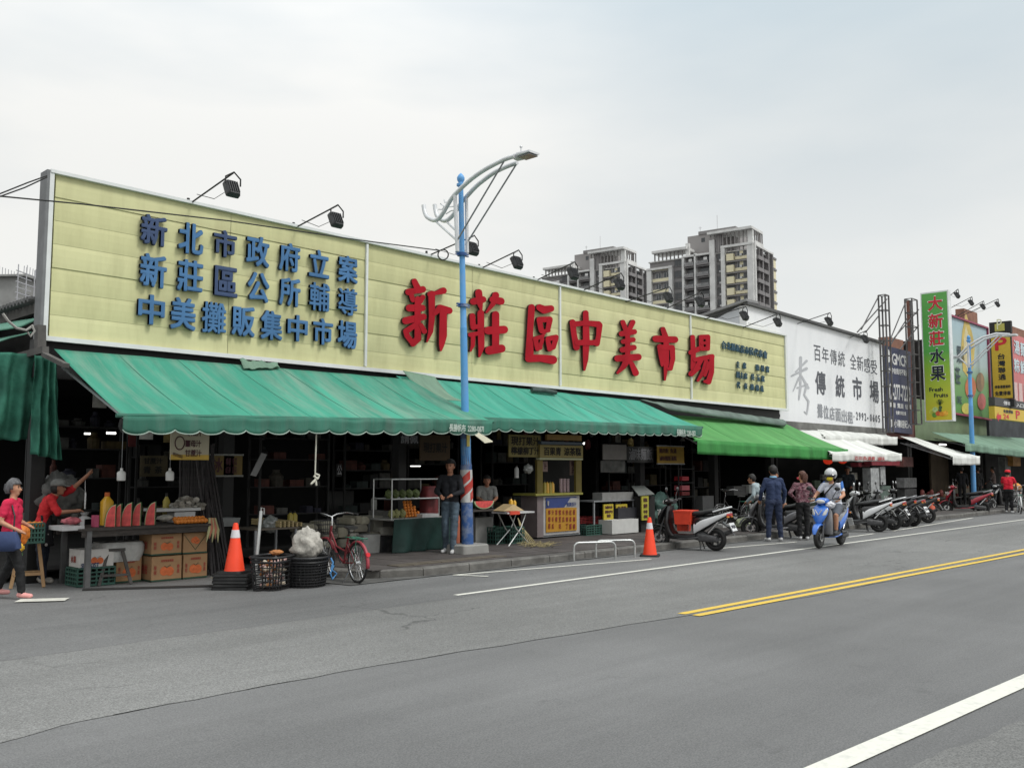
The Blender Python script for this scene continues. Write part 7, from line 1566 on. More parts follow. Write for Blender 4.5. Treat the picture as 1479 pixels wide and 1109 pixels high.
mb = MB(); q = [PY(362, 686, 13.6), PY(370, 688, 13.6), PY(386, 656, 13.6), PY(378, 654, 13.6)]; mb.prism(q, (0, .02, 0)); mb.build("slanted_sign", mat("slant_white", (.20, .20, .20), .7), loc=tuple(q[0]), label="narrow white sign slanting up to the right above the left cone", cat="sign")
for i, (r_, lb, s_) in enumerate((((577, 627, 605, 642), "white two-character lettering board hanging in the dark under the first awning", "請佩"), ((486, 670, 494, 688), "small vertical white notice in the dark middle of the hall", "公"))):
    board(lb, r_, 14.2, M_dark, ((s_, .05, .1, .95, .9),), mat("dim_white", (.18, .18, .19), .8), cat="notice")
board("dim brown board right of the white characters", (607, 628, 650, 665), 14.4, mat("board_umber", (.045, .028, .012), .8), (("現打果汁", .1, .3, .9, .7),), M_dark)
board("yellow banner of fruit juice characters left of the juice kiosk", (735, 628, 781, 660), 14.0, mat("banner_ochre", (.15, .125, .04), .7, var=.2), (("現打果汁", .06, .52, .96, .92), ("檸檬柳丁汁", .06, .1, .96, .46)), M_dark)
board("amber menu board under the teal awning's right end", (950, 645, 988, 669), 14.3, mat("menu_amber", (.36, .22, .03), .6), (("雞肉飯", .05, .6, .4, .9), ("魚湯", .45, .6, .7, .9), ("滷味麵飯湯糕", .05, .15, .7, .45)), M_ink, frame=M_steel)
board("dim photo board with two dishes beside the kiosk", (871, 642, 905, 664), 14.4, mat("photo_dim", (.16, .15, .14), .7), (), M_ink)
board("dark patterned banner right of the photo board", (906, 645, 944, 668), 14.6, mat("banner_dark", (.035, .035, .035), .7), (("滷味麵飯", .05, .15, .95, .9),), mat("dim_white", (.18, .18, .19)))
board("second dim picture sheet below the photo board", (868, 665, 903, 682), 14.5, mat("sheet_dim", (.09, .09, .085), .8, var=.6, vs=4), (), M_ink)
board("pink vertical price notice on the kiosk's right post", (824, 664, 833, 686), 14.15, mat("notice_pink", (.20, .14, .12), .7), (("特價", .1, .55, .9, .9), ("汁", .1, .1, .9, .5)), M_ink, cat="notice")
board("small pink notice at the kiosk's left post", (784, 666, 791, 681), 14.15, mat("notice_pink", (.2, .14, .12)), (("汁", .2, .2, .8, .8),), M_ink, cat="notice")
# ------------------------------------------------------------------ middle: tables, parcels, foam boxes
def simple_table(label, r_top, Y, dep, m, legm, z0=KZ, x_legs=False, name="table"):
    a, b, c, d = fr(*r_top, Y); root = thing(name, label, "table", ((a + b) / 2, Y + dep / 2, z0), 0); w_ = b - a; h = d - z0
    mb = MB(); mb.box((0, 0, h - .015), (w_, dep, .03)); mb.build("table_top", m, root)
    if x_legs:
        for y in (-1, 1):
            mb = MB(); mb.path([(-w_ * .36, y * dep * .35, h - .03), (-w_ * .1, y * dep * .35, h * .5), (w_ * .38, y * dep * .38, .0)], .013, 6); mb.path([(w_ * .3, y * dep * .3, h - .03), (w_ * .1, y * dep * .3, h * .5), (-w_ * .4, y * dep * .38, .0)], .013, 6); mb.build("leg", legm, root, smooth=True)
    else:
        for x in (-1, 1):
            for y in (-1, 1): mb = MB(); mb.bar((x * (w_ / 2 - .04), y * (dep / 2 - .04), h - .031), (x * (w_ / 2 - .04), y * (dep / 2 - .04), 0), .035); mb.build("leg", legm, root)
    return h + z0
zt2 = simple_table("low table with bundled pale canes behind the left cone", (368, 762, 432, 766), 13.9, .7, mat("tabletop_brown", (.12, .10, .08)), M_steel, z0=.0)
M_pcane = mat("peeled_cane", (.42, .33, .17), .7, var=.3, vs=5)
for i in range(16):
    a = PY(394 + (i % 6) * 6, 760, 13.95); a.z = zt2 + .02 + .035 * (i // 6); b = a + V((-.04 + .03 * (i % 3), .60, .03)); a = a + V((.12, -.06, 0)); mb = MB(); mb.tube(a, b, .019, n=7); mb.build("peeled_cane", M_pcane, loc=tuple(a), smooth=True, label="peeled sugarcane piece in the pale bundle on the low table", cat="sugarcane", group="peeled sugarcane pieces on the low table")
blob("plastic_bag", "clear crumpled plastic bag beside the peeled canes", "bag", tuple(PY(391, 757, 14.1)), (.14, .12, .14), mat("clear_plastic", (.22, .23, .22), .25, var=.5, vs=14, spec=.8), fine=.5)
for i, px_ in enumerate((419, 425)): bottle("%s yellow bottle behind the peeled canes" % ("left", "right")[i], px_, 738, 760, 14.5, .045, mat("juice_dull", (.35, .28, .05)), z0=zt2, grp="yellow bottles behind the peeled canes")
bx_("plastic_tub", "grey plastic tub under the ice sign", "tub", (319, 748, 345, 760), 14.6, .4, mat("tub_grey", (.25, .26, .26), .6), taper=1.1)
bx_("stand", "dark stand under the grey tub", "stand", (320, 761, 344, 815), 14.65, .4, M_dk2, z0=.0)
M_parc = [mat("parcel%d" % i, c, .85, var=.25, vs=4, bump=.6, bs=14, dirt=(.10, .09, .07), da=.6, dsc=3) for i, c in enumerate(((.27, .25, .19), (.33, .31, .24), (.20, .185, .15), (.36, .35, .31)))]
par = ((441, 757, 464, 769), (466, 753, 487, 767), (466, 768, 488, 778), (443, 770, 463, 782), (489, 762, 504, 776), (505, 748, 512, 757), (514, 757, 536, 768), (505, 759, 512, 768), (513, 745, 522, 756), (523, 746, 538, 757), (536, 768, 552, 776), (548, 761, 570, 773), (526, 771, 548, 781), (467, 780, 488, 790), (489, 778, 505, 790), (508, 770, 524, 779))
for i, r_ in enumerate(par):
    row = "upper" if r_[1] < 758 else ("middle" if r_[1] < 768 else "lower"); a, b, c, d = fr(*r_, 14.1 + .05 * (i % 3)); mb = MB(); mb.loft([(((a + b) / 2, 14.4, c + .002), ((b - a) * .46, 0, 0), (0, .24, 0), 7), (((a + b) / 2, 14.4, (c + d) / 2), ((b - a) * .51, 0, 0), (0, .26, 0), 6), (((a + b) / 2, 14.4, d), ((b - a) * .44, 0, 0), (0, .22, 0), 6)], 24)
    mb.build("parcel", M_parc[i % 4], smooth=True, label="beige wrapped parcel, %s in the %s row of the pile behind the bicycle" % (ORD[sum(1 for q in par if (q[0], q[1]) < (r_[0], r_[1]) and (("upper" if q[1] < 758 else ("middle" if q[1] < 768 else "lower")) == row))], row), cat="parcel", group="wrapped parcels piled behind the bicycle")
zl = None
for i, (r_, lb, c) in enumerate((((525, 772, 548, 803), "grey plastic bin behind the bicycle's rear wheel", (.30, .30, .29)), ((549, 774, 570, 802), "black bin beside the grey plastic bin", (.015, .016, .018)), ((540, 745, 553, 768), "pale paper sheet box with writing on the parcel pile", (.28, .27, .23)), ((553, 738, 568, 762), "tall grey panel box at the right of the parcel pile", (.13, .13, .12)), ((441, 783, 487, 806), "dark crate base under the parcel pile", (.02, .02, .02)), ((489, 790, 524, 806), "second dark crate base under the parcel pile", (.02, .02, .02)))):
    bx_("bin" if i < 2 else "box", lb, "bin" if i < 2 else "box", r_, 13.95 + .35 * (i in (2, 3, 4, 5)), .45, mat("binm%d" % i, c, .6, var=.15, dirt=(.15, .14, .13), da=.4, dsc=4), taper=1.06 if i < 2 else 1.0, z0=(KZ + .001 if i in (0, 1, 4, 5) else None))
bx_("freezer", "dim grey chest freezer deep in the hall", "freezer", (470, 709, 511, 748), 17.5, .9, mat("freezer_dim", (.05, .052, .05), .6, var=.4, vs=2), z0=KZ)
bottle("white bottle standing behind the parcel pile", 540, 715, 736, 15.0, .06, mat("dim_plastic", (.25, .26, .24), .5), sq=2)
# green cloth stall
CY = 13.6
a, b, c, d = fr(569, 748, 650, 800, CY); gs = thing("cloth_stall", "stall counter draped in dark green cloth left of the lamp post", "stall", ((a + b) / 2, CY + .4, KZ))
M_gc = mat("cloth_dark_green", (.012, .040, .034), .7, var=.5, vs=2, bump=.8, bs=5)
mb = MB(); mb.grid(lambda u, v: (a + (b - a) * u, CY + .05 * math.sin(u * 17 + 2 * v) * (v + .15) + .10 * max(0, 1 - abs(u - .62 - .3 * (1 - v) * .4) * 5) * v, d - (d - KZ - .01) * v + .0), 70, 24); mb.build("cloth", M_gc, gs, world=True, smooth=True, solid=.01)
mb = MB(); mb.b2(a, b, CY + .1, CY + .9, d - .03, d + .005); mb.build("counter_top", mat("counter_white", (.35, .35, .33), .6), gs, world=True)
for x in (a + .05, b - .05): mb = MB(); mb.b2(x - .02, x + .02, CY + .8, CY + .84, KZ, d - .03); mb.build("leg", M_steel, gs, world=True)
cs = thing("display_rack", "steel-framed display rack with green fruit standing on the cloth stall", "display rack", (a + .4, CY + .4, d))
a2, b2, c2, d2 = fr(566, 692, 634, 746, CY + .15)
mb = MB(); dk_ = (CY + .15, CY + .7)
for x in (a2, b2):
    for y in dk_: mb.tube((x, y, d), (x, y, d2), .014, n=6)
for z in (d2, (d + d2) / 2): mb.path([(a2, dk_[0], z), (b2, dk_[0], z), (b2, dk_[1], z), (a2, dk_[1], z)], .013, 6, closed=True)
mb.build("frame", M_ss, cs, world=True)
mb = MB(); mb.b2(a2, b2, dk_[0] + .02, dk_[1], (d + d2) / 2 - .02, (d + d2) / 2 - .01); mb.build("shelf", mat("glass_dim", (.06, .07, .07), .2, spec=.8), cs, world=True)
M_gf = mat("green_fruit", (.10, .13, .045), .6, var=.35, vs=8)
for i in range(5): x = a2 + .12 + i * .17; blob("green_melon", "green melon, %s on the display rack's shelf" % ORD[i], "melon", (x, CY + .4, (d + d2) / 2 + .08), (.07, .07, .085), M_gf, fine=.05, group="green melons on the rack")
for i, x in enumerate((a2 + .08, a2 + .2, a2 + .34)): blob("pomelo", ("leftmost", "middle", "rightmost")[i] + " pale pomelo at the bottom of the display rack", "pomelo", (x, CY + .25, d + .085), (.065, .065, .08), mat("pomelo", (.24, .24, .10), .6, var=.2), fine=.03, group="pomelos under the rack")
for i in range(6):
    for j in range(5 - i // 2):
        p = PY(588 + j * 4.3 + i * .3, 746, CY + .2); orange("orange in the small pyramid on the cloth stall", (p.x, CY + .22 + .02 * i, d + .04 + i * .052), .032, "oranges in a pyramid on the cloth stall")
bx_("white_board", "white cutting board at the right end of the cloth stall", "board", (610, 742, 634, 747), CY + .05, .3, mat("tray_white", (.5, .5, .5)))
mb = MB(); a3 = fr(615, 702, 634, 742, CY + .3); mb.loft([(((a3[0] + a3[1]) / 2, CY + .4, a3[2]), ((a3[1] - a3[0]) * .5, 0, 0), (0, .15, 0), 4), (((a3[0] + a3[1]) / 2, CY + .4, a3[3] - .15), ((a3[1] - a3[0]) * .48, 0, 0), (0, .14, 0), 4), (((a3[0] + a3[1]) / 2, CY + .4, a3[3]), ((a3[1] - a3[0]) * .35, 0, 0), (0, .1, 0), 3)], 18); mb.build("red_pouch", mat("pouch_red", (.13, .018, .02), .6, var=.3), smooth=True, label="dark red insulated bag on the cloth stall behind the man in black", cat="bag")
p = PY(638.5, 671, 13.5); mb = MB(); mb.ell((0, 0, 0), .075, 16, 10); o = mb.build("globe_lamp", mat("globe_white", (.42, .42, .40), .5), loc=tuple(p), smooth=True, label="white round globe lamp hanging above the man in black", cat="lamp"); o.location = p
# extinguisher-like orange post by the lamp
mb = MB(); g = G(664, 795, KZ); mb.lathe([(.07, 0), (.07, .62), (.05, .68), (.03, .72)], n=14); o = mb.build("bollard", mat("bollard_orange", (.36, .10, .05), .6, dirt=(.15, .06, .04), da=.5, dsc=5), loc=(0, 0, 0), smooth=True, label="short faded orange bollard touching the left side of the lamp post", cat="bollard"); o.location = (g.x, g.y + .1, KZ)
# watermelon table
zt3 = simple_table("dark table with a cut watermelon half right of the lamp post", (683, 736, 726, 740), 13.7, .7, M_wd, M_black)
root = thing("watermelon_half", "half watermelon lying cut side out on the dark table right of the lamp post", "watermelon", tuple(PY(699, 737, 13.85)))
root.location.z = zt3 + .004; RM[root.name] = Matrix.Translation(root.location).inverted(); n = 18; w_ = .30
for sc_, yy, m_, nm in ((1.0, .0, M_wo, "skin"), (.94, -.008, M_wr, "rind"), (.84, -.014, M_wm, "flesh")):
    mb = MB(); pts = [V((w_ * sc_ * math.cos(math.pi + math.pi * k / n), yy, .17 + .17 * sc_ * math.sin(math.pi + math.pi * k / n))) for k in range(n + 1)]; mb.prism(pts, (0, .1 - yy, 0)); mb.build(nm, m_, root)
zt4 = simple_table("small folding table with white tubular crossed legs before the juice kiosk", (733, 739, 772, 741.5), 13.2, .45, mat("tray_white", (.5, .5, .5)), M_ss, x_legs=True)
mb = MB(); q = [PY(727, 738, 13.3), PY(742, 728, 13.4), PY(757, 737, 13.3)]; mb.prism(q, (0, .3, 0)); mb.build("cardboard", mat("card_tan", (.34, .25, .13), .8), label="folded tan cardboard lying on the folding table", cat="cardboard")
bx_("red_packet", "bright red-orange packet hanging at the folding table's edge", "packet", (737, 738, 751, 743), 13.18, .1, mat("packet_red", (.55, .06, .03), .6))
bottle("pair-left yellow bottle behind the cardboard", 738, 718, 735, 13.6, .04, M_jy, z0=zt4, grp="yellow bottles behind the cardboard"); bottle("pair-right yellow bottle behind the cardboard", 743, 720, 735, 13.65, .035, M_jy, z0=zt4, grp="yellow bottles behind the cardboard")
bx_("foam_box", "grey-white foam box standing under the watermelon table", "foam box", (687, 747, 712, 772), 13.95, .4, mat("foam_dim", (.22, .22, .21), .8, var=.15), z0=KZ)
crate("green crate under the folding table", (737, 762, 757, 783), 13.55, .4, M_cr, z0=KZ); crate("dark green crate left of the folding table's crate", (716, 762, 735, 783), 13.7, .4, M_cr, z0=KZ)
mb = MB()
for i in range(110): p = G(755 + random.random() * 44, 783 + random.random() * 7, KZ + .02); a = random.random() * 6; mb.bar(p, p + V((.2 * math.cos(a), .2 * math.sin(a), .03)), .012, .005)
mb.build("husk_litter", M_cane2, kind="stuff", label="pale husks scattered on the pavement before the kiosk", cat="husks")
for i in range(6): mb = MB(); a = PY(757 + i * 3, 784, 13.6); a.z = KZ; b = PY(748 + i * 1.5, 748 + i * 3, 13.9); mb.bar(a, b, .02); mb.build("cane_stick", M_cane2, loc=tuple(a), label="thin cane stick leaning left of the juice kiosk", cat="cane", group="thin cane sticks left of the kiosk")
bottle("hanging white spray bottle left of the kiosk", 746, 672, 690, 13.9, .05, mat("dim_plastic2", (.3, .3, .29), .5), sq=2)
blob("plastic_bag", "clear bag of cups hanging left of the kiosk", "bag", tuple(PY(763, 677, 14.0)), (.13, .08, .10), mat("clear_plastic", (.22, .23, .22)), fine=.3)
# ------------------------------------------------------------------ juice kiosk
KY = 14.0
kk = thing("juice_kiosk", "narrow yellow juice kiosk with orange menu panel under the teal awning", "kiosk", tuple(PY(810, 775, KY)))
kk.location.z = KZ; RM[kk.name] = Matrix.Translation(kk.location).inverted()
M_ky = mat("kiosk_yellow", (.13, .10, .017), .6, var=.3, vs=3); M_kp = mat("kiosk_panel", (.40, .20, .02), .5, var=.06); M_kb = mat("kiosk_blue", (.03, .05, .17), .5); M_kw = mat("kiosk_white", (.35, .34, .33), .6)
def kb(name, m, r, y0=0.0, dep=.05, z0=None):
    a, b, c, d = fr(*r, KY + y0); mb = MB(); mb.b2(a, b, KY + y0, KY + y0 + dep, z0 if z0 is not None else c, d); return mb.build(name, m, kk, world=True)
kb("left_post", M_ky, (776, 664, 784, 713), 0, .06); kb("right_post", M_ky, (832, 664, 840, 713), 0, .06)
kb("sign_panel", mat("kiosk_sign", (.20, .16, .05), .6, var=.1), (780, 643, 842, 661), -.05, .06); kb("sign_rail", mat("rail_pale", (.35, .36, .22), .6), (779, 661.5, 842, 664), -.07, .1)
kb("top_light_box", mat("lightbox", (.30, .18, .05), .6), (790, 628, 840, 636), .02, .06); kb("canopy_edge", mat("canopy_blue", (.06, .08, .10), .6), (782, 638, 842, 642), -.1, .2)
kb("counter_top", mat("counter_yellow", (.25, .235, .05), .5), (774, 712, 842, 715), -.08, .7)
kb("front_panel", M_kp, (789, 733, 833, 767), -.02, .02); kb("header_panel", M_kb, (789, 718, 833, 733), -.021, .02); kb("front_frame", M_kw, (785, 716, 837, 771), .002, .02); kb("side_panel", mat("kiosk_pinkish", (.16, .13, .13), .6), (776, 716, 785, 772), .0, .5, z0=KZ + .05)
kb("base_skirt", M_steel, (776, 771.5, 838, 774), .03, .4); kb("back_shelf", M_dk2, (785, 664, 832, 712), .7, .05)
mb = MB(); q = [PY(815, 732.5, KY - .024), PY(833, 732.5, KY - .024), PY(833, 719, KY - .024), PY(824, 719, KY - .024)]; mb.prism(q, (0, .002, 0)); mb.build("white_wedge", M_kw, kk, world=True)
mb = MB(); tpx(mb, "百果青草涼茶糕", 785, 646, 839, 658, KY - .05, n=.004); mb.build("lettering", M_dark, kk, world=True)
mb = MB()
for i in range(8):
    for j in range(3): tpx(mb, "檸檬原汁冬瓜茶青草蜜豆花木瓜牛奶柳丁紅茶薑母"[(i * 3 + j) % 22], 791.5 + i * 5.1, 736 + j * 10, 794.7 + i * 5.1, 743.5 + j * 10, KY - .02, n=.004)
mb.build("menu_lettering", mat("ink_rust", (.22, .03, .02)), kk, world=True)
mb = MB(); tpx(mb, "青果百汁", 818, 725, 832, 731, KY - .026, n=.004); mb.build("lettering", M_kb, kk, world=True)
mb = MB(); a = PY(791.5, 730, KY - .03); mb.tube(a, a + V((0, 0, .1)), .02, .028); mb.build("printed_cup", M_kw, kk, world=True)
for i, px_ in enumerate((786.5, 790.5, 794.5, 798)): bottle("yellow juice bottle, %s on the kiosk counter" % ORD[i], px_, 694, 712, KY + .15, .038, M_jy if i % 2 else mat("juice_dull", (.35, .28, .05)), grp="juice bottles on the kiosk counter")
for i, px_ in enumerate((810, 815, 820)):
    p = PY(px_, 712, KY + .2); mb = MB()
    for k in range(9): z = p.z + .004 + k * .035; mb.lathe([(.035, 0), (.045, .034)], (0, 0, k * .035), n=10)
    o = mb.build("cup_stack", mat("cups_pinkwhite", (.40, .30, .32), .6, var=.4, vs=30), loc=(0, 0, 0), label=("left", "middle", "right")[i] + " stack of paper cups on the kiosk counter", cat="cups", group="stacked paper cups on the kiosk"); o.location = (p.x, KY + .2, p.z + .02)
# ------------------------------------------------------------------ right part of the hall
crate("red crate stacked right of the kiosk", (834, 748, 868, 758), 14.3, .45, M_cr2); crate("green crate at the pavement right of the kiosk", (847, 759, 869, 776), 13.9, .4, M_cr, z0=KZ); crate("dark crate left of the green crate by the kiosk", (833, 759, 846, 776), 14.1, .4, mat("crate_dark", (.02, .03, .03), .6), z0=KZ)
zt5 = simple_table("steel table with a long white box right of the kiosk", (858, 722, 918, 724), 13.9, .6, M_steel, M_steel)
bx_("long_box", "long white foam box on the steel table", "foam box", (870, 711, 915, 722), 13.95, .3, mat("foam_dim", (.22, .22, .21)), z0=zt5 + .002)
board("yellow menu sheet hanging below the steel table", (872, 728, 886, 760), 13.86, mat("menu_yellow", (.42, .33, .03), .6), (("滷味", .1, .8, .9, .93), ("雞肉", .1, .6, .9, .73), ("粽", .3, .4, .7, .55), ("20", .1, .08, .7, .28)), M_ink)
board("second yellow menu sheet under the steel table, right of the first", (890, 728, 906, 742), 13.88, mat("menu_yellow", (.42, .33, .03)), (("魚湯糕", .1, .5, .9, .8),), M_ink)
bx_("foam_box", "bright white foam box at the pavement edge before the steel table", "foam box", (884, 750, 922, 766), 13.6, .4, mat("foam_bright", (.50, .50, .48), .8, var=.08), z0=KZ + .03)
bx_("appliance", "dark appliance with a grey handle on the white foam box", "appliance", (893, 733, 920, 748), 13.8, .35, mat("appl_dark", (.03, .03, .035), .5), z0=fr(884, 750, 922, 766, 13.6)[3] + .002)
mb = MB(); q = [PY(912, 703, 14.2), PY(930, 702, 14.2), PY(945, 714, 13.6), PY(922, 716, 13.6)]; mb.prism(q, (0, 0, .02)); mb.build("lid_board", mat("lid_grey", (.16, .17, .16), .7), label="grey slanted lid board on the stand before the amber menu", cat="lid")
board("yellow vertical notice on the stand under the slanted lid", (927, 716, 937, 751), 13.62, mat("notice_lime", (.36, .33, .04), .6), (("糕", .2, .75, .8, .92), ("餅", .2, .5, .8, .68), ("特", .2, .28, .8, .42), ("價", .2, .08, .8, .22)), M_ink, cat="notice")
bx_("stand", "dark stand behind the yellow vertical notice", "stand", (926, 717, 946, 768), 13.7, .5, M_dk2, z0=KZ)
blob("net_bundle", "bundle of green netting and crates behind the black scooter", "bundle", tuple(PY(955, 738, 14.0)), (.55, .3, .42), mat("net_green", (.05, .10, .085), .7, var=.6, vs=8, bump=.8, bs=14), fine=.45, n=36, mm=24, jit=.5)
for i, (r_, lb, c) in enumerate((((985, 688, 995, 694), "small red tray, upper, on the dim shelf", (.35, .02, .03)), ((985, 701, 996, 708), "small pink tray, middle, on the dim shelf", (.45, .10, .12)), ((985, 710, 996, 715), "small dark red tray, lower, on the dim shelf", (.18, .02, .02)), ((1015, 716, 1031, 742), "grey metal panel behind the parked scooter", (.14, .14, .14)), ((1044, 757, 1058, 766), "white box lying behind the scooter's plate", (.42, .42, .41)), ((1082, 700, 1094, 712), "white sheet behind the grey jacket", (.42, .43, .42)), ((1060, 702, 1080, 715), "dim grey sheet left of the white one", (.10, .10, .10)))):
    bx_(("tray", "tray", "tray", "panel", "box", "sheet", "sheet")[i], lb, ("tray", "tray", "tray", "panel", "box", "sheet", "sheet")[i], r_, (14.3, 14.3, 14.3, 14.6, 13.2, 14.8, 14.9)[i], .25, mat("misc%d" % i, c, .6), z0=(KZ if i in (3,) else None))
M_dkst = mat("steel_dim", (.030, .030, .030), .7)
sh = thing("shelf_rack", "dim steel shelf rack with trays under the amber menu board", "shelf", tuple(PY(990, 740, 14.5))); sh.location.z = KZ; RM[sh.name] = Matrix.Translation(sh.location).inverted()
a, b, c, d = fr(980, 672, 1002, 740, 14.4); 
for x in (a, b):
    for y in (14.38, 14.8): mb = MB(); mb.b2(x - .015, x + .015, y, y + .03, KZ, d); mb.build("post", M_dkst, sh, world=True)
for k in range(4): mb = MB(); mb.b2(a + .016, b - .016, 14.38, 14.83, KZ + .4 + k * .38, KZ + .42 + k * .38); mb.build("shelf", M_dkst, sh, world=True)
bicy = PY(1062, 765, 13.4); bicycle("bicycle", "dark bicycle parked in the shade left of the grey scooter", (bicy.x, 13.4, KZ), 165, M_sk, M_sk, s=.95, red_refl=False)
blob("produce_sack", "pale green net sack of cabbages by the kerb behind the bicycle wheel", "sack", tuple(PY(1074, 757, 12.8)), (.26, .2, .16), mat("sack_green", (.26, .29, .19), .8, var=.4, vs=8), fine=.3)
# lanterns
M_lan = mat("lantern_red", (.50, .025, .015), .5, emit=(1, .06, .02), es=.25)
for i, (px_, py_) in enumerate(((1196, 665), (1217, 664))):
    p = PY(px_, py_, 13.6); root = thing("lantern", ("round red lantern hanging under the bright green awning's right end", "second red lantern, dimmer, right of the round one")[i], "lantern", tuple(p), 0, "red lanterns")
    mb = MB(); mb.ell((0, 0, 0), (.15, .15, .125), 20, 10)
    for k in range(10): t = 2 * math.pi * k / 10; mb.path([(.151 * math.sin(a_) * math.cos(t), .151 * math.sin(a_) * math.sin(t), .126 * math.cos(a_)) for a_ in (.3, .8, 1.3, 1.8, 2.3, 2.8)], .004, 4)
    mb.build("shade", M_lan, root, smooth=True); mb = MB(); mb.tube((0, 0, .11), (0, 0, .16), .05); mb.tube((0, 0, -.15), (0, 0, -.11), .05); mb.tube((0, 0, .16), (0, 0, .4), .006, n=4); mb.build("cap", M_ky, root)
# lit lamps inside
M_em = mat("lit_tube", (.9, .9, .9), .5, emit=(1, .98, .92), es=3.0)
for i, (x0, y0, x1, y1, Y, lb) in enumerate(((122, 625, 131, 627.5, 18, "left of two lit tube lamps deep in the hall at the left"), (154, 624, 167, 627, 18, "right of two lit tube lamps deep in the hall at the left"), (843, 639, 851, 642, 16, "lit tube lamp right of the kiosk sign"), (593, 672.5, 607, 673.6, 16, "faint tube lamp above the display rack"), (1357, 641, 1366, 643, 16.5, "first lit tube over the cured meat stall"), (1378, 642, 1391, 644, 16.5, "second lit tube over the cured meat stall"), (1393, 643, 1402, 645, 16.5, "third lit tube over the cured meat stall"), (1407, 643.5, 1417, 645.5, 16.5, "fourth lit tube over the cured meat stall"), (1155, 659, 1160, 661, 14.3, "small lit bulb at the green awning's edge"))):
    a, b, c, d = fr(x0, y0, x1, y1, Y); r_ = thing("tube_lamp", lb, "lamp", ((a + b) / 2, Y, d), 0, "lit lamps in the shade"); mb = MB(); mb.tube((-(b - a) / 2, 0, -(d - c) / 2), ((b - a) / 2, 0, -(d - c) / 2), (d - c) / 2, n=8); mb.build("tube", M_em, r_); mb = MB(); mb.box((0, 0, .03), (b - a, .08, .04)); mb.build("fitting", M_black, r_)
# shops right of the hall: cabinets, goods, curtains
gc_ = ((1258, 676, 1270, 716, "pale glass door sheet left of the food cabinet", (.32, .33, .33)), (1272, 674, 1279, 700, "second pale sheet hanging in the food cabinet", (.32, .33, .33)), (1260, 702, 1287, 722, "green glass food cabinet with dishes behind the white scooter", (.10, .14, .12)), (1258, 722, 1290, 727, "long steel counter under the food cabinet", (.20, .22, .21)), (1264, 727, 1286, 738, "red plastic crate stack under the steel counter", (.18, .03, .03)), (1306, 690, 1324, 704, "white boxes beside the cured meat stall", (.22, .22, .22)), (1307, 706, 1324, 724, "grey cabinet below the white boxes", (.12, .12, .12)), (1240, 668, 1256, 674, "red printed banner strip left of the cabinet", (.22, .03, .04)), (1259, 664, 1300, 672, "red banner strip under the white awning", (.20, .025, .035)), (1305, 660, 1319, 674, "pinkish price boards right of the red banner", (.22, .09, .08)), (1428, 706, 1442, 716, "green crate of vegetables behind the second lamp", (.05, .09, .06)), (1424, 712, 1440, 728, "orange-red stacked crates by the second lamp post", (.24, .05, .03)), (1463, 655, 1474, 673, "orange food poster hanging at the far right", (.45, .22, .06)), (1375, 700, 1400, 712, "brown goods box on the stall right of the cured meats", (.14, .11, .07)), (1452, 660, 1460, 700, "pale cloth hanging at the far right shop", (.16, .17, .16)))
for i, q in enumerate(gc_): bx_("shop_goods" if i not in (7, 8, 9, 12) else "shop_banner", q[4], "goods" if i not in (7, 8, 9, 12) else "banner", q[:4], (14.2 + .12 * (i % 4)) if i != 3 else 14.0, .3, mat("shopm%d" % i, q[5], .6, var=.35, vs=6))
for i in range(12):
    px_ = 1332 + i * 4.6; blob("meat_hanging", "pink piece on the stall behind the red scooter, %s" % ORD[i], "meat", tuple(PY(px_, 712 + 3 * ((i * 5) % 3), 14.2 + .1 * (i % 3))), (.10, .08, .14), mat("meatm%d" % (i % 3), ((.32, .09, .08), (.26, .16, .10), (.24, .05, .05))[i % 3], .6, var=.4, vs=8), fine=.3, n=14, mm=10, group="pink goods on the stall before the red scooter")
mb = MB(); a, b, c, d = fr(1345, 650, 1420, 720, 16.8); mb.b2(a, b, 16.8, 16.9, KZ, 3.0); mb.build("shop_wall", mat("shop_wall_brown", (.13, .10, .07), .8, var=.3, vs=1.5), loc=((a + b) / 2, 16.8, KZ), label="brown tiled inner wall behind the cured meat stall", cat="wall")
zt6 = simple_table("long counter of the cured meat stall behind the red scooter", (1325, 718, 1430, 722), 14.0, .8, mat("counter_dim", (.08, .08, .075)), M_black)
for i in range(40):
    px_ = 1155 + random.random() * 95; py_ = 672 + random.random() * 70; s_ = 3 + random.random() * 6
    c = random.choice(((.10, .03, .03), (.12, .12, .11), (.05, .08, .05), (.10, .08, .04), (.05, .05, .09), (.16, .15, .13)))
    bx_("hanging_goods", "small dim item among the goods crowded under the bright green awning", "goods", (px_, py_, px_ + s_, py_ + s_ * 1.2), 14.3 + random.random() * .8, .1, mat("dimg%d" % (i % 6), c, .7, var=.4), group="dim goods crowded under the green awning")
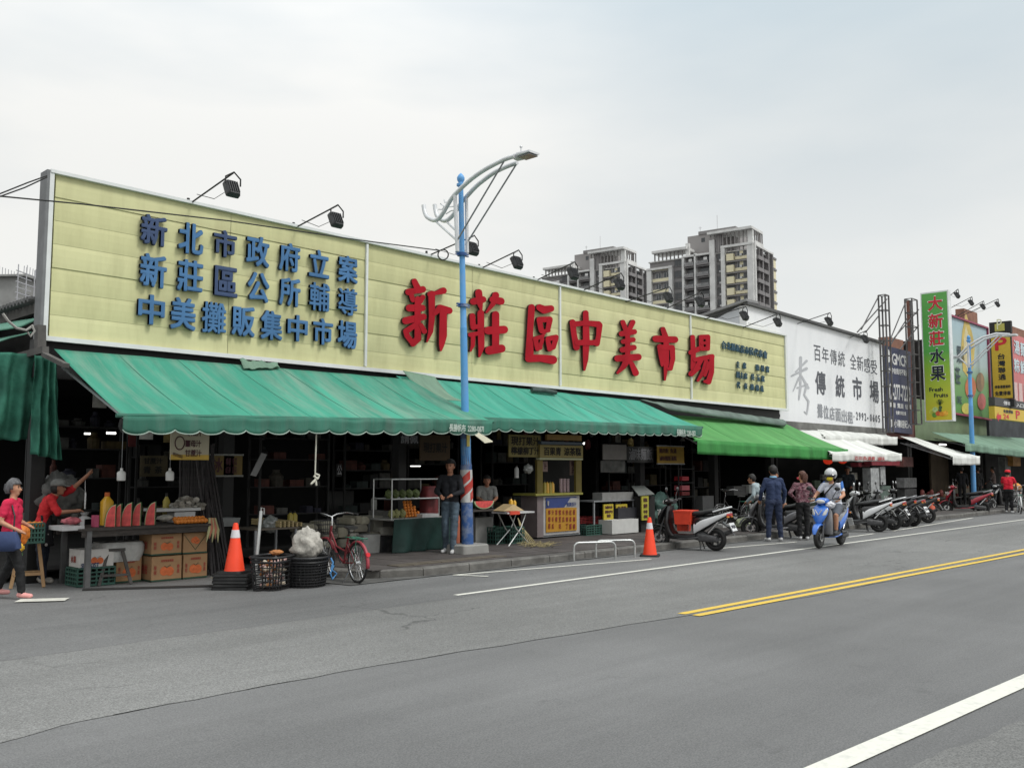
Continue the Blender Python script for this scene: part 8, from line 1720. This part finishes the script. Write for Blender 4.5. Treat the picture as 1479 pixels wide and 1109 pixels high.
# storage racks deep in the hall, with goods on every shelf, and things hung from the ceiling
RC = ((.05, .045, .035), (.02, .03, .028), (.07, .02, .014), (.06, .06, .055), (.02, .02, .035), (.07, .05, .018), (.012, .012, .012))
for q, (x, Yq) in enumerate(((6.6, 16.6), (8.6, 17.2), (10.6, 16.2), (12.9, 16.6), (15.0, 17.0), (17.2, 16.4), (19.2, 16.8), (21.6, 16.2), (23.6, 16.6), (25.8, 16.2))):
    rk = thing("storage_rack", "dim storage rack full of goods, %s along the back of the hall" % ORD[q], "rack", (x, Yq, .146), 0, "storage racks at the back of the hall")
    for u in (-.8, .8):
        for v in (0, .4): mb = MB(); mb.b2(u - .02, u + .02, v - .02, v + .02, 0, 2.5); mb.build("post", M_dkst, rk)
    z = random.uniform(.0, .3)
    for k in range(5):
        z += random.uniform(.36, .58)
        if z > 2.4: break
        mb = MB(); mb.b2(-.78, .78, -.015, .415, z, z + .02); mb.build("shelf", M_dkst, rk); u = -.74
        while u < .6:
            if random.random() < .15: u += random.uniform(.1, .5); continue
            wd = random.uniform(.12, .4); h = random.uniform(.08, .34); mb = MB(); cc = random.randrange(7)
            if random.random() < .3: mb.lathe([(wd * .35, 0), (wd * .4, h * .6), (wd * .2, h * .8), (wd * .2, h)], (0, 0, 0), n=10)
            else: mb.box((0, 0, h / 2), (wd * .9, .26, h))
            o = mb.build("shelf_goods", mat("rackg%d" % cc, RC[cc], .7, var=.5, vs=9), loc=(0, 0, 0), label="dim packet or jar standing on a storage rack at the back of the hall", cat="goods", group="goods on the storage racks"); o.location = (x + u + wd / 2, Yq + .18, .146 + z + .021); u += wd + .03
for i in range(46):
    x = 5.8 + 22 * random.random(); Yq = 14.95 + 1.4 * random.random(); ln = random.uniform(.25, .9); k = i % 4
    mb = MB(); mb.mi = 0; mb.tube((0, 0, 0), (0, 0, ln), .006, n=4); mb.mi = 1
    if k == 0: mb.b2(-.11, .11, -.01, .01, -.3, -.001)
    elif k == 1: mb.ell((0, 0, -.13), (.1, .08, .14), 10, 7, jit=.3)
    elif k == 2: mb.lathe([(.09, -.12), (.03, -.02), (.02, 0)], n=12)
    else: mb.b2(-.06, .06, -.02, .02, -.42, -.001)
    o = mb.build("hanging_goods", [M_black, mat("hangg%d" % (i % 6), ((.16, .15, .13), (.16, .03, .03), (.42, .41, .38), (.15, .11, .03), (.05, .09, .07), (.10, .10, .10))[i % 6], .6, var=.4)], loc=(0, 0, 0), label="small dim thing hung on a string from the hall ceiling", cat="hanging item", group="things hung from the hall ceiling"); o.location = (x, Yq, 3.34 - ln)
for i in range(0):
    px_ = 470 + random.random() * 560; py_ = 650 + random.random() * 70; s_ = 3 + random.random() * 10
    bx_("stored_goods", "barely visible box in the dark depth of the hall", "goods", (px_, py_, px_ + s_, py_ + s_ * .9), 16.5 + random.random() * 2, .3, mat("darkg%d" % (i % 4), ((.03, .03, .03), (.045, .04, .03), (.02, .03, .03), (.05, .05, .05))[i % 4], .8), group="dim goods in the dark of the hall")
bpy.data.scenes.remove(_ts)
